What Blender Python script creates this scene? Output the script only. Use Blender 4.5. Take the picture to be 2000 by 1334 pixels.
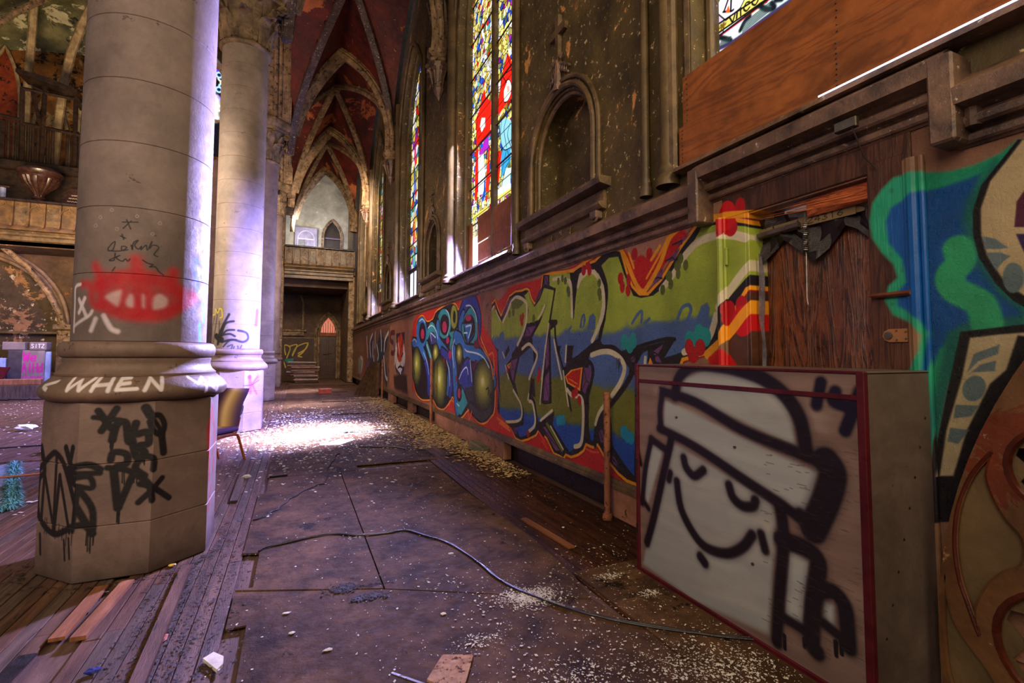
import bpy, bmesh, math, random
import numpy as np
from mathutils import Vector, Matrix
from mathutils.geometry import tessellate_polygon

random.seed(7)
rng = np.random.default_rng(7)
for o in list(bpy.data.objects):
    bpy.data.objects.remove(o)
scene = bpy.context.scene
COL = scene.collection
PI = math.pi

# ------------------------------------------------------------------ camera
F, CY, YAW, PITCH, ROLL, EYE = 955.53, 638.92, 0.4159, 0.0546, -0.0034, 1.5
W = 2.747                                   # distance of the aisle wall from the camera's axis
sy_, cy_ = math.sin(YAW), math.cos(YAW)
sp_, cp_ = math.sin(PITCH), math.cos(PITCH)
sr_, cr_ = math.sin(ROLL), math.cos(ROLL)
fwd = Vector((sy_*cp_, cy_*cp_, sp_))
v0 = Vector((-sy_*sp_, -cy_*sp_, cp_))
r0 = Vector((cy_, -sy_, 0))
rgt = r0*cr_ - v0*sr_
upv = r0*sr_ + v0*cr_
cam_data = bpy.data.cameras.new('camera')
cam = bpy.data.objects.new('camera', cam_data)
COL.objects.link(cam)
cam.matrix_world = Matrix(((rgt.x, upv.x, -fwd.x, 0), (rgt.y, upv.y, -fwd.y, 0), (rgt.z, upv.z, -fwd.z, EYE), (0, 0, 0, 1)))
cam_data.sensor_width = 36
cam_data.lens = F/2000*36
cam_data.shift_y = -(667-CY)/2000
cam_data.clip_start = 0.05
cam_data.clip_end = 200
scene.camera = cam

# ------------------------------------------------------------------ world, lights, exposure
scene.view_settings.view_transform = 'Standard'
scene.view_settings.look = 'None'
scene.view_settings.gamma = 1
scene.view_settings.use_curve_mapping = False
scene.view_settings.exposure = -0.30
world = bpy.data.worlds.new('world')
scene.world = world
world.use_nodes = True
world.node_tree.nodes['Background'].inputs['Color'].default_value = (0.66, 0.55, 0.52, 1)
world.node_tree.nodes['Background'].inputs['Strength'].default_value = 0.24

def look(o, loc, target):
    o.location = loc
    d = Vector(target)-Vector(loc)
    o.rotation_euler = d.to_track_quat('-Z', 'Y').to_euler()

def area(name, loc, target, sx, sy, power, col, spread=PI):
    l = bpy.data.lights.new(name, 'AREA')
    l.shape = 'RECTANGLE'; l.size = sx; l.size_y = sy; l.energy = power; l.color = col; l.spread = spread
    o = bpy.data.objects.new(name, l); COL.objects.link(o); look(o, loc, target)
    return o

def spot(name, loc, target, ang, power, col, blend=0.6, rad=0.1):
    l = bpy.data.lights.new(name, 'SPOT')
    l.spot_size = ang; l.spot_blend = blend; l.energy = power; l.color = col; l.shadow_soft_size = rad
    o = bpy.data.objects.new(name, l); COL.objects.link(o); look(o, loc, target)
    return o

# daylight through the broken lower lights of the tall windows
area('daylight_pane_light', (2.86, 8.13, 3.42), (-.7, 4.7, 2.6), 0.18, 0.95, 1000, (0.46, 0.42, 1.0), 1.5)
area('daylight_pane_light', (2.86, 8.40, 3.42), (-.9, 10.9, 1.3), 0.24, 0.95, 1700, (0.28, 0.27, 1.0), 1.5)
area('daylight_pane_light', (2.88, 13.6, 3.5), (0, 13.9, 2.6), 0.6, 1.2, 850, (0.42, 0.42, 1.0))
area('daylight_pane_light', (2.88, 19.3, 3.5), (0, 19.6, 2.4), 0.6, 1.2, 600, (0.52, 0.50, 1.0))  # added at the fourth window to brighten the dim far aisle
# lamp added high over the nave, for its assumed, unseen clerestory windows
area('clerestory_light', (-8.5, 16, 14), (-7.9, 16.5, 0), 5, 13, 1800, (0.62, 0.54, 1.0), 1.15)
# unseen warm fill lights, added behind the camera for the aisle wall
area('west_window_light', (-4.4, -1.8, 5.0), (2.7, 5, 1.8), 3.6, 3.6, 430, (1.0, 0.78, 0.60))
area('west_window_light', (1.3, -3.0, 6.2), (2.6, 9, 5.0), 3.0, 2.5, 330, (1.0, 0.76, 0.44), 2.0)
area('vault_window_light', (-4.2, 11.5, 6.0), (1.6, 18.5, 10.6), 3.5, 3.0, 125, (1.0, 0.66, 0.44), 2.0)  # unseen fill, added to brighten the vault; so is the next one
area('vault_window_light', (0.9, 2.5, 7.4), (1.3, 12.5, 11.0), 2.0, 1.2, 14, (1.0, 0.70, 0.50), 2.2)
area('nave_window_light', (-4.6, 9.2, 5.6), (2.7, 13.5, 1.4), 2.0, 2.0, 190, (1.0, 0.80, 0.60), 1.5)  # unseen fill, added to brighten the far mural
area('sanctuary_light', (-7.0, 15.5, 4.6), (-9.0, 27, 10.5), 3, 3, 1000, (1.0, 0.70, 0.40), 2.2)  # unseen warm fill, added for the nave end and its balcony
area('loft_window_light', (0.2, 28.6, 8.2), (1.6, 31.2, 9.2), 1.0, 1.4, 170, (0.95, 0.92, 1.0))  # unseen lights, this and the next, added to brighten the loft wall
area('loft_window_light', (2.2, 29.2, 7.2), (0.2, 31.2, 7.8), .6, .8, 60, (0.35, 0.45, 1.0))
area('aisle_window_light', (1.3, 19.0, 7.8), (1.4, 30, 3.0), 1.6, 1.6, 430, (1.0, 0.76, 0.54), 2.2)  # unseen fill hung in the aisle, added to brighten the end wall
# area lamps added inside the aisle before three windows, for assumed slanting sun
for y_, p_ in ((7.75, 520), (13.3, 90), (19.0, 75)):
    area('window_sun_light', (2.22, y_, 5.4), (2.22-.30, y_+.36, 5.4-.88), 2.2, 1.15, p_, (0.78, 0.74, 1.0), 0.30)

# ------------------------------------------------------------------ pixel of the photograph -> point on a real plane
def ray(x, y):
    r2 = (x-1000)/F; v2 = (CY-y)/F
    return rgt*r2 + upv*v2 + fwd
def atX(x, y, X=W):
    d = ray(x, y); t = X/d.x
    return (X, d.y*t, EYE+d.z*t)
def atY(x, y, Y):
    d = ray(x, y); t = Y/d.y
    return (d.x*t, Y, EYE+d.z*t)
def atZ(x, y, Z=0.0):
    d = ray(x, y); t = (Z-EYE)/d.z
    return (d.x*t, d.y*t, Z)

# ------------------------------------------------------------------ objects
WL = {}
def link(o, parent=None, loc=(0, 0, 0)):
    COL.objects.link(o)
    WL[o.name] = Vector(loc)
    if parent is not None:
        o.parent = parent
        o.location = Vector(loc)-WL[parent.name]
    else:
        o.location = loc
    return o
def tag(o, label=None, cat=None, group=None, kind=None):
    if label: o['label'] = label
    if cat: o['category'] = cat
    if group: o['group'] = group
    if kind: o['kind'] = kind
    return o
def thing(name, label, cat, loc=(0, 0, 0), group=None, kind=None):
    o = bpy.data.objects.new(name, None)
    o.empty_display_size = 0.1
    link(o, None, loc)
    return tag(o, label, cat, group, kind)

class MB:
    """collects boxes, sweeps and lathes in world coordinates; build() links them as one mesh object"""
    def __init__(s): s.v = []; s.f = []; s.sm = []
    def add(s, vs, fs, smooth=False):
        n = len(s.v); s.v.extend([tuple(p) for p in vs]); s.f.extend([tuple(i+n for i in f) for f in fs]); s.sm.extend([smooth]*len(fs)); return s
    def box(s, a, b, bev=0.0):
        x0, y0, z0 = [min(a[i], b[i]) for i in range(3)]; x1, y1, z1 = [max(a[i], b[i]) for i in range(3)]
        if bev <= 0:
            vs = [(x, y, z) for z in (z0, z1) for y in (y0, y1) for x in (x0, x1)]
            return s.add(vs, [(0, 2, 3, 1), (4, 5, 7, 6), (0, 1, 5, 4), (2, 6, 7, 3), (0, 4, 6, 2), (1, 3, 7, 5)])
        bev = min(bev, (x1-x0)*.45, (y1-y0)*.45, (z1-z0)*.45)
        bm = bmesh.new(); bmesh.ops.create_cube(bm, size=1)
        for v in bm.verts: v.co = Vector(((x0+x1)/2+v.co.x*(x1-x0), (y0+y1)/2+v.co.y*(y1-y0), (z0+z1)/2+v.co.z*(z1-z0)))
        bmesh.ops.bevel(bm, geom=list(bm.edges), offset=bev, segments=1, affect='EDGES')
        bm.verts.index_update()
        s.add([v.co[:] for v in bm.verts], [[v.index for v in f.verts] for f in bm.faces]); bm.free(); return s
    def obox(s, c, size, rz=0, rx=0, ry=0, bev=0.0):
        t = MB(); h = [k/2 for k in size]; t.box((-h[0], -h[1], -h[2]), h, bev)
        M_ = Matrix.Translation(c) @ Matrix.Rotation(rz, 4, 'Z') @ Matrix.Rotation(ry, 4, 'Y') @ Matrix.Rotation(rx, 4, 'X')
        return s.add([M_ @ Vector(p) for p in t.v], t.f)
    def lathe(s, prof, c=(0, 0), seg=48, a0=0, a1=2*PI, smooth=True, close=True, phase=0, scale=None):
        n = len(prof); full = abs(a1-a0-2*PI) < 1e-6; m = seg if full else seg+1
        vs = []
        for i in range(m):
            a = a0+(a1-a0)*i/seg+phase
            for r, z in prof:
                k = scale(a, z) if scale else 1
                vs.append((c[0]+r*k*math.cos(a), c[1]+r*k*math.sin(a), z))
        fs = []
        for i in range(seg):
            j = (i+1) % m
            for k in range(n-1):
                fs.append((i*n+k, j*n+k, j*n+k+1, i*n+k+1))
        s.add(vs, fs, smooth)
        return s
    def tube(s, path, r, seg=8, caps=True, smooth=True):
        P = [Vector(p) for p in path]; n = len(P); vs = []; rr = r if hasattr(r, '__len__') else [r]*n
        t = (P[1]-P[0]).normalized(); up = Vector((0, 0, 1)) if abs(t.z) < .9 else Vector((1, 0, 0)); u = t.cross(up).normalized()
        for i in range(n):
            t = (P[min(i+1, n-1)]-P[max(i-1, 0)]).normalized()
            u = (u-t*u.dot(t)).normalized(); w = t.cross(u)
            for k in range(seg):
                a = 2*PI*k/seg; vs.append(P[i]+(u*math.cos(a)+w*math.sin(a))*rr[i])
        fs = [(i*seg+k, i*seg+(k+1) % seg, (i+1)*seg+(k+1) % seg, (i+1)*seg+k) for i in range(n-1) for k in range(seg)]
        s.add(vs, fs, smooth)
        if caps:
            m = len(s.v)-len(vs)
            s.f.append(tuple(m+k for k in range(seg))[::-1]); s.f.append(tuple(m+(n-1)*seg+k for k in range(seg))); s.sm += [False, False]
        return s
    def sweep(s, path, prof, side, smooth=False, caps=True):
        """profile points (outward, along side) carried along a planar path"""
        P = [Vector(p) for p in path]; sd = Vector(side).normalized(); n = len(P); m = len(prof); vs = []
        for i in range(n):
            a = (P[i]-P[i-1]).normalized() if i > 0 else None; b = (P[i+1]-P[i]).normalized() if i < n-1 else None
            t = ((a or b)+(b or a)).normalized(); o_ = sd.cross(t).normalized()
            k = 1.0
            if a is not None and b is not None:
                k = 1/max(0.4, math.cos(a.angle(b)/2))
            for (q, w) in prof: vs.append(P[i]+o_*q*k+sd*w)
        fs = [(i*m+k, i*m+(k+1) % m, (i+1)*m+(k+1) % m, (i+1)*m+k) for i in range(n-1) for k in range(m)]
        if caps: fs += [tuple(range(m))[::-1], tuple((n-1)*m+k for k in range(m))]
        return s.add(vs, fs, smooth)
    def slab(s, outer, holes, d0, d1, fn):
        """polygon with holes between depths d0 and d1; fn(u, v, d) -> world point"""
        loops = [outer]+list(holes)
        tris = tessellate_polygon([[Vector((p[0], p[1], 0)) for p in L] for L in loops])
        flat = [p for L in loops for p in L]; n = len(flat)
        vs = [fn(p[0], p[1], d0) for p in flat]+[fn(p[0], p[1], d1) for p in flat]
        fs = [tuple(t) for t in tris]+[(t[0]+n, t[2]+n, t[1]+n) for t in tris]
        k = 0
        for L in loops:
            m = len(L)
            for i in range(m):
                j = (i+1) % m; fs.append((k+i, k+j, k+j+n, k+i+n))
            k += m
        return s.add(vs, fs)
    def build(s, name, m, parent=None, loc=None, uv=None, smooth_angle=0.6):
        if loc is None: loc = WL[parent.name] if parent is not None else (0, 0, 0)
        loc = Vector(loc)
        me = bpy.data.meshes.new(name)
        me.from_pydata([tuple(Vector(p)-loc) for p in s.v], [], s.f)
        bm = bmesh.new(); bm.from_mesh(me); bmesh.ops.recalc_face_normals(bm, faces=bm.faces); bm.to_mesh(me); bm.free()
        if any(s.sm):
            me.polygons.foreach_set('use_smooth', [True]*len(me.polygons))
            me.set_sharp_from_angle(angle=smooth_angle)
        if m is not None: me.materials.append(m)
        if uv is not None:
            L = me.uv_layers.new(name='paint')
            for lp in me.loops:
                L.data[lp.index].uv = uv(Vector(me.vertices[lp.vertex_index].co)+loc)
        me.update()
        return link(bpy.data.objects.new(name, me), parent, loc)

def parch(a, b, zs, H, n=12, legs=None):
    """outline of a pointed (or round, when H = half the span) arch from (a, zs) over to (b, zs)"""
    w = (b-a)/2; rho = H/w; R = (1+rho*rho)/2*w
    al = math.asin(min(1, H/R)) if R >= w*1.0001 else PI/2
    if rho > 1.0: al = math.atan2(H, R-w)
    L = [(a+R-R*math.cos(al*i/n), zs+R*math.sin(al*i/n)) for i in range(n+1)]
    Rr = [(a+b-p[0], p[1]) for p in L[::-1]][1:]
    pts = L+Rr
    if legs is not None: pts = [(a, legs)]+pts+[(b, legs)]
    return pts
def P(a, rho=2.2):
    """height, 0..1, of a pointed vault at distance a (0..1) from its ridge"""
    x = 1-min(1, abs(a)); R = (1+rho*rho)/2
    return math.sqrt(max(0, R*R-(R-x)**2))/rho

# ------------------------------------------------------------------ materials
def rgb(*c):
    if len(c) == 1: c = c[0]
    return tuple((x/255/12.92 if x/255 <= .04045 else ((x/255+.055)/1.055)**2.4) for x in c)+(1,)
MATS = {}
def M(name, c1, c2, scale=3.0, rough=0.7, bump=0.25, bscale=18.0, peel=None, peel2=None, stretch=(1, 1, 1), metal=0.0, paint=None, grime=0.35, gscale=1.3, bands=None, emit=None, spec=0.4, grain=None, gamt=.8):
    if name in MATS: return MATS[name]
    m = bpy.data.materials.new(name); m.use_nodes = True; MATS[name] = m
    nt = m.node_tree; N = nt.nodes; Lk = nt.links; N.clear()
    out = N.new('ShaderNodeOutputMaterial'); bs = N.new('ShaderNodeBsdfPrincipled'); Lk.new(bs.outputs[0], out.inputs[0])
    geo = N.new('ShaderNodeNewGeometry'); mp = N.new('ShaderNodeMapping'); mp.inputs['Scale'].default_value = stretch
    Lk.new(geo.outputs['Position'], mp.inputs['Vector'])
    def noise(sc, det=6, ro=.6, dist=0.0, vec=None):
        n = N.new('ShaderNodeTexNoise'); n.inputs['Scale'].default_value = sc; n.inputs['Detail'].default_value = det
        n.inputs['Roughness'].default_value = ro; n.inputs['Distortion'].default_value = dist
        Lk.new((vec or mp).outputs[0], n.inputs['Vector']); return n.outputs['Fac']
    def ramp(src, a, b, ca=(0, 0, 0, 1), cb=(1, 1, 1, 1)):
        r = N.new('ShaderNodeValToRGB'); r.color_ramp.elements[0].position = a; r.color_ramp.elements[1].position = b
        r.color_ramp.elements[0].color = ca; r.color_ramp.elements[1].color = cb; Lk.new(src, r.inputs[0]); return r.outputs[0]
    def mix(fac, a, b, mode='MIX'):
        x = N.new('ShaderNodeMix'); x.data_type = 'RGBA'; x.blend_type = mode
        if isinstance(fac, float): x.inputs['Factor'].default_value = fac
        else: Lk.new(fac, x.inputs['Factor'])
        for k, s_ in (('A', a), ('B', b)):
            sock = [i for i in x.inputs if i.name == k and i.type == 'RGBA'][0]
            if isinstance(s_, tuple): sock.default_value = s_
            else: Lk.new(s_, sock)
        return [o for o in x.outputs if o.type == 'RGBA'][0]
    n1 = noise(scale, 8, .65, .3)
    col = ramp(n1, .32, .68, rgb(c1), rgb(c2))
    if grain:                                       # wood figure: (colour, scale, stretch)
        gm = N.new('ShaderNodeMapping'); gm.inputs['Scale'].default_value = grain[2]; Lk.new(geo.outputs['Position'], gm.inputs['Vector'])
        wv = noise(grain[1], 5, .55, 2.2, gm)
        mm = N.new('ShaderNodeMath'); mm.operation = 'MULTIPLY'; mm.inputs[1].default_value = 14; Lk.new(wv, mm.inputs[0])
        pp = N.new('ShaderNodeMath'); pp.operation = 'PINGPONG'; pp.inputs[1].default_value = 1; Lk.new(mm.outputs[0], pp.inputs[0])
        gf = ramp(pp.outputs[0], .35, 1.0, (0, 0, 0, 1), (gamt, gamt, gamt, 1))
        col = mix(gf, col, rgb(grain[0]))
        gbump = pp.outputs[0]
    if bands:                                       # stain with height: (z0, z1, colour)
        sx = N.new('ShaderNodeSeparateXYZ'); Lk.new(geo.outputs['Position'], sx.inputs[0])
        ad = N.new('ShaderNodeMath'); ad.operation = 'MULTIPLY_ADD'; ad.inputs[1].default_value = .6; Lk.new(n1, ad.inputs[0]); Lk.new(sx.outputs[2], ad.inputs[2])
        mr = N.new('ShaderNodeMapRange'); mr.inputs['From Min'].default_value = bands[0]; mr.inputs['From Max'].default_value = bands[1]; Lk.new(ad.outputs[0], mr.inputs[0])
        col = mix(mr.outputs[0], rgb(bands[2]), col)
    pf = None
    if peel:                                        # flaked patches: (colour, threshold, scale)
        pf = ramp(noise(peel[2], 10, .72, .4), peel[1], peel[1]+.02)
        col = mix(pf, col, rgb(peel[0]))
    if peel2:
        pf2 = ramp(noise(peel2[2], 9, .75, .2), peel2[1], peel2[1]+.02)
        col = mix(pf2, col, rgb(peel2[0]))
    if paint is not None:
        uvn = N.new('ShaderNodeUVMap'); uvn.uv_map = 'paint'
        im = N.new('ShaderNodeTexImage'); im.image = paint; im.interpolation = 'Linear'; im.extension = 'CLIP'
        Lk.new(uvn.outputs[0], im.inputs[0])
        col = mix(im.outputs['Alpha'], col, im.outputs['Color'])
    if grime:
        g = ramp(noise(gscale, 9, .7, .5), .35, .62, (1-grime, 1-grime, 1-grime, 1), (1, 1, 1, 1))
        col = mix(1.0, col, g, 'MULTIPLY')
    Lk.new(col, bs.inputs['Base Color'])
    bs.inputs['Metallic'].default_value = metal
    bs.inputs['Specular IOR Level'].default_value = spec
    rr = ramp(noise(bscale*.5, 4), .3, .7, (max(0, rough-.15),)*3+(1,), (min(1, rough+.12),)*3+(1,)); Lk.new(rr, bs.inputs['Roughness'])
    bp = N.new('ShaderNodeBump'); bp.inputs['Strength'].default_value = bump; bp.inputs['Distance'].default_value = .02
    h = noise(bscale, 8, .7)
    if pf is not None:
        ma = N.new('ShaderNodeMath'); ma.operation = 'MULTIPLY_ADD'; ma.inputs[1].default_value = -.6; Lk.new(pf, ma.inputs[0]); Lk.new(h, ma.inputs[2]); h = ma.outputs[0]
    if grain:
        ma = N.new('ShaderNodeMath'); ma.operation = 'MULTIPLY_ADD'; ma.inputs[1].default_value = .35; Lk.new(gbump, ma.inputs[0]); Lk.new(h, ma.inputs[2]); h = ma.outputs[0]
    Lk.new(h, bp.inputs['Height']); Lk.new(bp.outputs[0], bs.inputs['Normal'])
    if emit:
        bs.inputs['Emission Color'].default_value = rgb(emit[0]); bs.inputs['Emission Strength'].default_value = emit[1]
    return m

# ------------------------------------------------------------------ spray paint: a small vector rasteriser in metres
def smooth_pts(p, n=6, closed=False):
    q = [np.array(a, float) for a in p]; m = len(q)
    if m < 3: return [tuple(a) for a in q]
    out = []
    rngk = range(m) if closed else range(m-1)
    for i in rngk:
        if closed: a, b, c, d = q[i-1], q[i], q[(i+1) % m], q[(i+2) % m]
        else: a, b, c, d = q[max(i-1, 0)], q[i], q[i+1], q[min(i+2, m-1)]
        for k in range(n):
            t = k/n
            out.append(tuple(.5*((2*b)+(c-a)*t+(2*a-5*b+4*c-d)*t*t+(3*b-a-3*c+d)*t**3)))
    if not closed: out.append(tuple(q[-1]))
    return out
class Canvas:
    def __init__(s, u0, u1, v0, v1, ppm, tr=None):
        s.u0, s.v0, s.u1, s.v1, s.p = u0, v0, u1, v1, ppm
        s.w = int(round((u1-u0)*ppm)); s.h = int(round((v1-v0)*ppm)); s.a = np.zeros((s.h, s.w, 4), np.float32)
        s.tr = tr or (lambda x, y: (x, y))
    def c(s, pts): return [s.tr(*p) for p in pts]
    def _over(s, sl, m, col):
        A = s.a[sl]; a = m[..., None]; c_ = np.asarray(col, np.float32)
        al = A[..., 3:4]; na = a+al*(1-a)
        A[..., :3] = np.where(na > 1e-4, (c_*a+A[..., :3]*al*(1-a))/np.maximum(na, 1e-4), A[..., :3]); A[..., 3:4] = na
    def _win(s, P_, pad):
        x0 = max(0, int((P_[:, 0].min()-s.u0-pad)*s.p)-1); x1 = min(s.w, int((P_[:, 0].max()-s.u0+pad)*s.p)+2)
        y0 = max(0, int((P_[:, 1].min()-s.v0-pad)*s.p)-1); y1 = min(s.h, int((P_[:, 1].max()-s.v0+pad)*s.p)+2)
        if x1 <= x0 or y1 <= y0: return None
        X, Y = np.meshgrid((np.arange(x0, x1)+.5)/s.p+s.u0, (np.arange(y0, y1)+.5)/s.p+s.v0)
        return (slice(y0, y1), slice(x0, x1)), X.astype(np.float32), Y.astype(np.float32)
    def _dist(s, P_, X, Y, closed, wid=None):
        n = len(P_); D = np.full(X.shape, 1e9, np.float32)
        for i in range(n if closed else n-1):
            a = P_[i]; b = P_[(i+1) % n]; d = b-a; L = float(d@d)+1e-12
            t = np.clip(((X-a[0])*d[0]+(Y-a[1])*d[1])/L, 0, 1)
            dd = np.hypot(X-a[0]-t*d[0], Y-a[1]-t*d[1])
            if wid is not None: dd = dd-(wid[i]+(wid[(i+1) % n]-wid[i])*t)
            D = np.minimum(D, dd)
        return D
    def stroke(s, pts, w, col, soft=0.0, a=1.0, smooth=True, closed=False, raw=False, taper=None):
        q = pts if raw else s.c(pts)
        if smooth: q = smooth_pts(q, 5, closed)
        P_ = np.array(q, np.float32)
        win = s._win(P_, w/2+soft+.01)
        if win is None: return s
        sl, X, Y = win; n = len(P_)
        wid = np.full(n, w/2)
        if taper is not None: wid = np.interp(np.linspace(0, 1, n), np.linspace(0, 1, len(taper)), np.array(taper)*w/2)
        D = s._dist(P_, X, Y, closed, wid); e = max(soft, .6/s.p)
        m = np.clip(.5-D/(2*e), 0, 1); m = m*m*(3-2*m)
        s._over(sl, m*a, np.array(col)/255.); return s
    def poly(s, pts, col, soft=0.0, a=1.0, smooth=False, raw=False, fn=None):
        q = pts if raw else s.c(pts)
        if smooth: q = smooth_pts(q, 5, True)
        P_ = np.array(q, np.float32); win = s._win(P_, soft+.01)
        if win is None: return s
        sl, X, Y = win; ins = np.zeros(X.shape, bool); n = len(P_)
        for i in range(n):
            x0, y0 = P_[i]; x1, y1 = P_[(i+1) % n]
            if y0 == y1: continue
            c_ = ((y0 > Y) != (y1 > Y)) & (X < (x1-x0)*(Y-y0)/(y1-y0)+x0); ins ^= c_
        D = s._dist(P_, X, Y, True); D = np.where(ins, -D, D); e = max(soft, .6/s.p); m = np.clip(.5-D/(2*e), 0, 1); m = m*m*(3-2*m)
        c_ = fn(X, Y) if fn else np.array(col)/255.
        s._over(sl, m*a, c_); return s
    def oval(s, cx, cy, rx, ry, col, rot=0, soft=0.0, a=1.0):
        return s.poly([(cx+rx*math.cos(t)*math.cos(rot)-ry*math.sin(t)*math.sin(rot), cy+rx*math.cos(t)*math.sin(rot)+ry*math.sin(t)*math.cos(rot)) for t in [2*PI*k/20 for k in range(20)]], col, soft, a)
    def drips(s, pts, col, n=8, L=.12, w=.008):
        q = s.c(pts)
        for k in range(n):
            i = random.randrange(len(q)-1); t = random.random(); x = q[i][0]+(q[i+1][0]-q[i][0])*t; y = q[i][1]+(q[i+1][1]-q[i][1])*t
            s.stroke([(x, y), (x+random.uniform(-.003, .003), y-L*random.uniform(.3, 1))], w, col, .002, raw=True, smooth=False)
    def uv(s, fu=lambda p: p.y, fv=lambda p: p.z):
        return lambda p: ((fu(p)-s.u0)/(s.u1-s.u0), (fv(p)-s.v0)/(s.v1-s.v0))
    def image(s, name):
        im = bpy.data.images.new(name, s.w, s.h, alpha=True); im.alpha_mode = 'CHANNEL_PACKED'
        im.pixels.foreach_set(np.clip(s.a, 0, 1).ravel()); im.update(); im.pack(); return im
def crop(x0, y0, k):
    """points measured in an enlarged detail of the photograph"""
    return lambda pts: [(x0+k*a, y0+k*b) for a, b in pts]
STROKES = {'W': [[(0, 1), (.25, 0), (.5, .8), (.75, 0), (1, 1)]], 'e': [[(0, .3), (.8, .35), (.7, .6), (.3, .65), (0, .35), (.2, 0), (.8, .05)]], 'A': [[(0, 0), (.5, 1), (1, 0)], [(.2, .4), (.8, .4)]], 'l': [[(.5, 1), (.5, 0)]],
  'H': [[(0, 1), (0, 0)], [(1, 1), (1, 0)], [(0, .5), (1, .5)]], 'a': [[(.8, .6), (.3, .6), (0, .3), (.3, 0), (.8, .2)], [(.8, .6), (.9, 0)]], 'd': [[(.8, .4), (.3, .6), (0, .3), (.3, 0), (.8, .2)], [(.8, 1), (.8, 0)]],
  'c': [[(.8, .55), (.3, .6), (0, .3), (.3, 0), (.8, .1)]], 'h': [[(0, 1), (0, 0)], [(0, .4), (.4, .6), (.8, .4), (.8, 0)]], 'n': [[(0, .6), (0, 0)], [(0, .4), (.4, .6), (.8, .4), (.8, 0)]], 'g': [[(.8, .4), (.3, .6), (0, .3), (.3, 0), (.8, .2)], [(.8, .6), (.8, -.3), (.2, -.35)]],
  'S': [[(.9, .85), (.4, 1), (.1, .75), (.8, .35), (.6, 0), (0, .1)]], 'I': [[(.5, 1), (.5, 0)]], 'T': [[(0, 1), (1, 1)], [(.5, 1), (.5, 0)]], 'Z': [[(0, 1), (1, 1), (0, 0), (1, 0)]], 'V': [[(0, 1), (.5, 0), (1, 1)]], 'C': [[(.9, .85), (.4, 1), (0, .5), (.4, 0), (.9, .15)]],
  'O': [[(.5, 1), (0, .5), (.5, 0), (1, .5), (.5, 1)]], '2': [[(0, .8), (.5, 1), (.9, .7), (0, 0), (1, 0)]], '4': [[(.7, 0), (.7, 1), (0, .35), (1, .35)]], '3': [[(0, .9), (.6, 1), (.8, .75), (.4, .5), (.9, .3), (.5, 0), (0, .1)]], '1': [[(.3, .8), (.5, 1), (.5, 0)]], '6': [[(.8, .95), (.3, .7), (0, .3), (.5, 0), (.9, .3), (.5, .5), (.1, .4)]], 'Y': [[(0, 1), (.5, .5), (1, 1)], [(.5, .5), (.5, 0)]], 'U': [[(0, 1), (.1, .1), (.6, 0), (.95, .2), (1, 1)]], 'P': [[(0, 0), (0, 1), (.8, .9), (.7, .5), (0, .45)]], 'r': [[(0, .6), (0, 0)], [(0, .4), (.5, .6)]]}
def write(cv, text, x, y, cw, ch, w, col, soft=0.0, flip=1):
    for ch_ in text:
        for st in STROKES.get(ch_, []): cv.stroke([(x+flip*a*cw*.75, y+b*ch) for a, b in st], w, col, soft, raw=True, smooth=ch_ in 'eadchngSCO236')
        x += flip*cw
# ------------------------------------------------------------------ the graffiti, drawn on the surfaces it was sprayed on
wallYZ = lambda x, y: atX(x, y, W)[1:]
BLACK, CREAM, PURP, ORAN, RED, DRED = (26, 21, 25), (214, 204, 172), (112, 66, 118), (240, 158, 28), (196, 26, 24), (128, 18, 26)
CA = Canvas(0.82, 7.2, 0.20, 2.62, 270, wallYZ)          # near stretch of the aisle wall and the door case
CB = Canvas(6.6, 25.5, 0.20, 2.62, 130, wallYZ)          # far stretch
A_ = crop(750, 550, .25); B_ = crop(1050, 400, .225); G_ = crop(950, 540, .15); F_ = crop(950, 780, .15); J_ = crop(1150, 660, .15); D_ = crop(1700, 300, .45); H_ = crop(800, 560, .225); C_ = crop(700, 600, .15)

def fbm(X, Y, f, seed):
    r = np.random.default_rng(seed); out = 0; amp = 1
    for k in range(4):
        g = r.random((64, 64)).astype(np.float32); x = X*f; y = Y*f; xi = np.floor(x).astype(int); yi = np.floor(y).astype(int); fx = x-xi; fy = y-yi
        fx = fx*fx*(3-2*fx); fy = fy*fy*(3-2*fy); xi %= 64; yi %= 64; x1 = (xi+1) % 64; y1 = (yi+1) % 64
        out = out+amp*((g[yi, xi]*(1-fx)+g[yi, x1]*fx)*(1-fy)+(g[y1, xi]*(1-fx)+g[y1, x1]*fx)*fy); amp *= .5; f *= 2.1
    return out/1.875
def body(X, Y):
    z = Y+(fbm(X, Y, 3, 1)-.5)*.22
    v = .6*(fbm(X, Y*.35, 9, 2)[..., None]-.5)+.9*(fbm(X, Y, 2.2, 5)[..., None]-.5)
    G1, B1, O1, B2 = [np.array(c)/255. for c in ((158, 176, 62), (76, 106, 164), (112, 116, 34), (26, 78, 172))]
    def st(t): t = np.clip(t, 0, 1); return (t*t*(3-2*t))[..., None]
    c = G1*np.ones(X.shape+(1,)); c = c+(B1-c)*st((1.78-z)/.08); c = c+(O1-c)*st((1.27-z)/.10); c = c+(B2-c)*st((.80-z)/.10)
    return np.clip(c*(1+.22*v), 0, 1)
def stk(cv, tr, pts, w, col, soft=.004, **k):
    if tr is H_ and w >= .12: cv.stroke(tr(pts), w+.075, (14, 12, 20), .006, **k)
    cv.stroke(tr(pts), w, col, soft, **k)
def ply(cv, tr, pts, col, soft=.003, **k): cv.poly(tr(pts), col, soft, **k)
def blobs(cv, tr, pts, col, r):
    for x, y in tr(pts):
        u, v = cv.tr(x, y); q = random.uniform(.75, 1.15); cv.poly([(u+r*q*math.cos(t), v+1.25*r*math.sin(t)) for t in [k*PI/9 for k in range(18)]], col, .003, raw=True)

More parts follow.
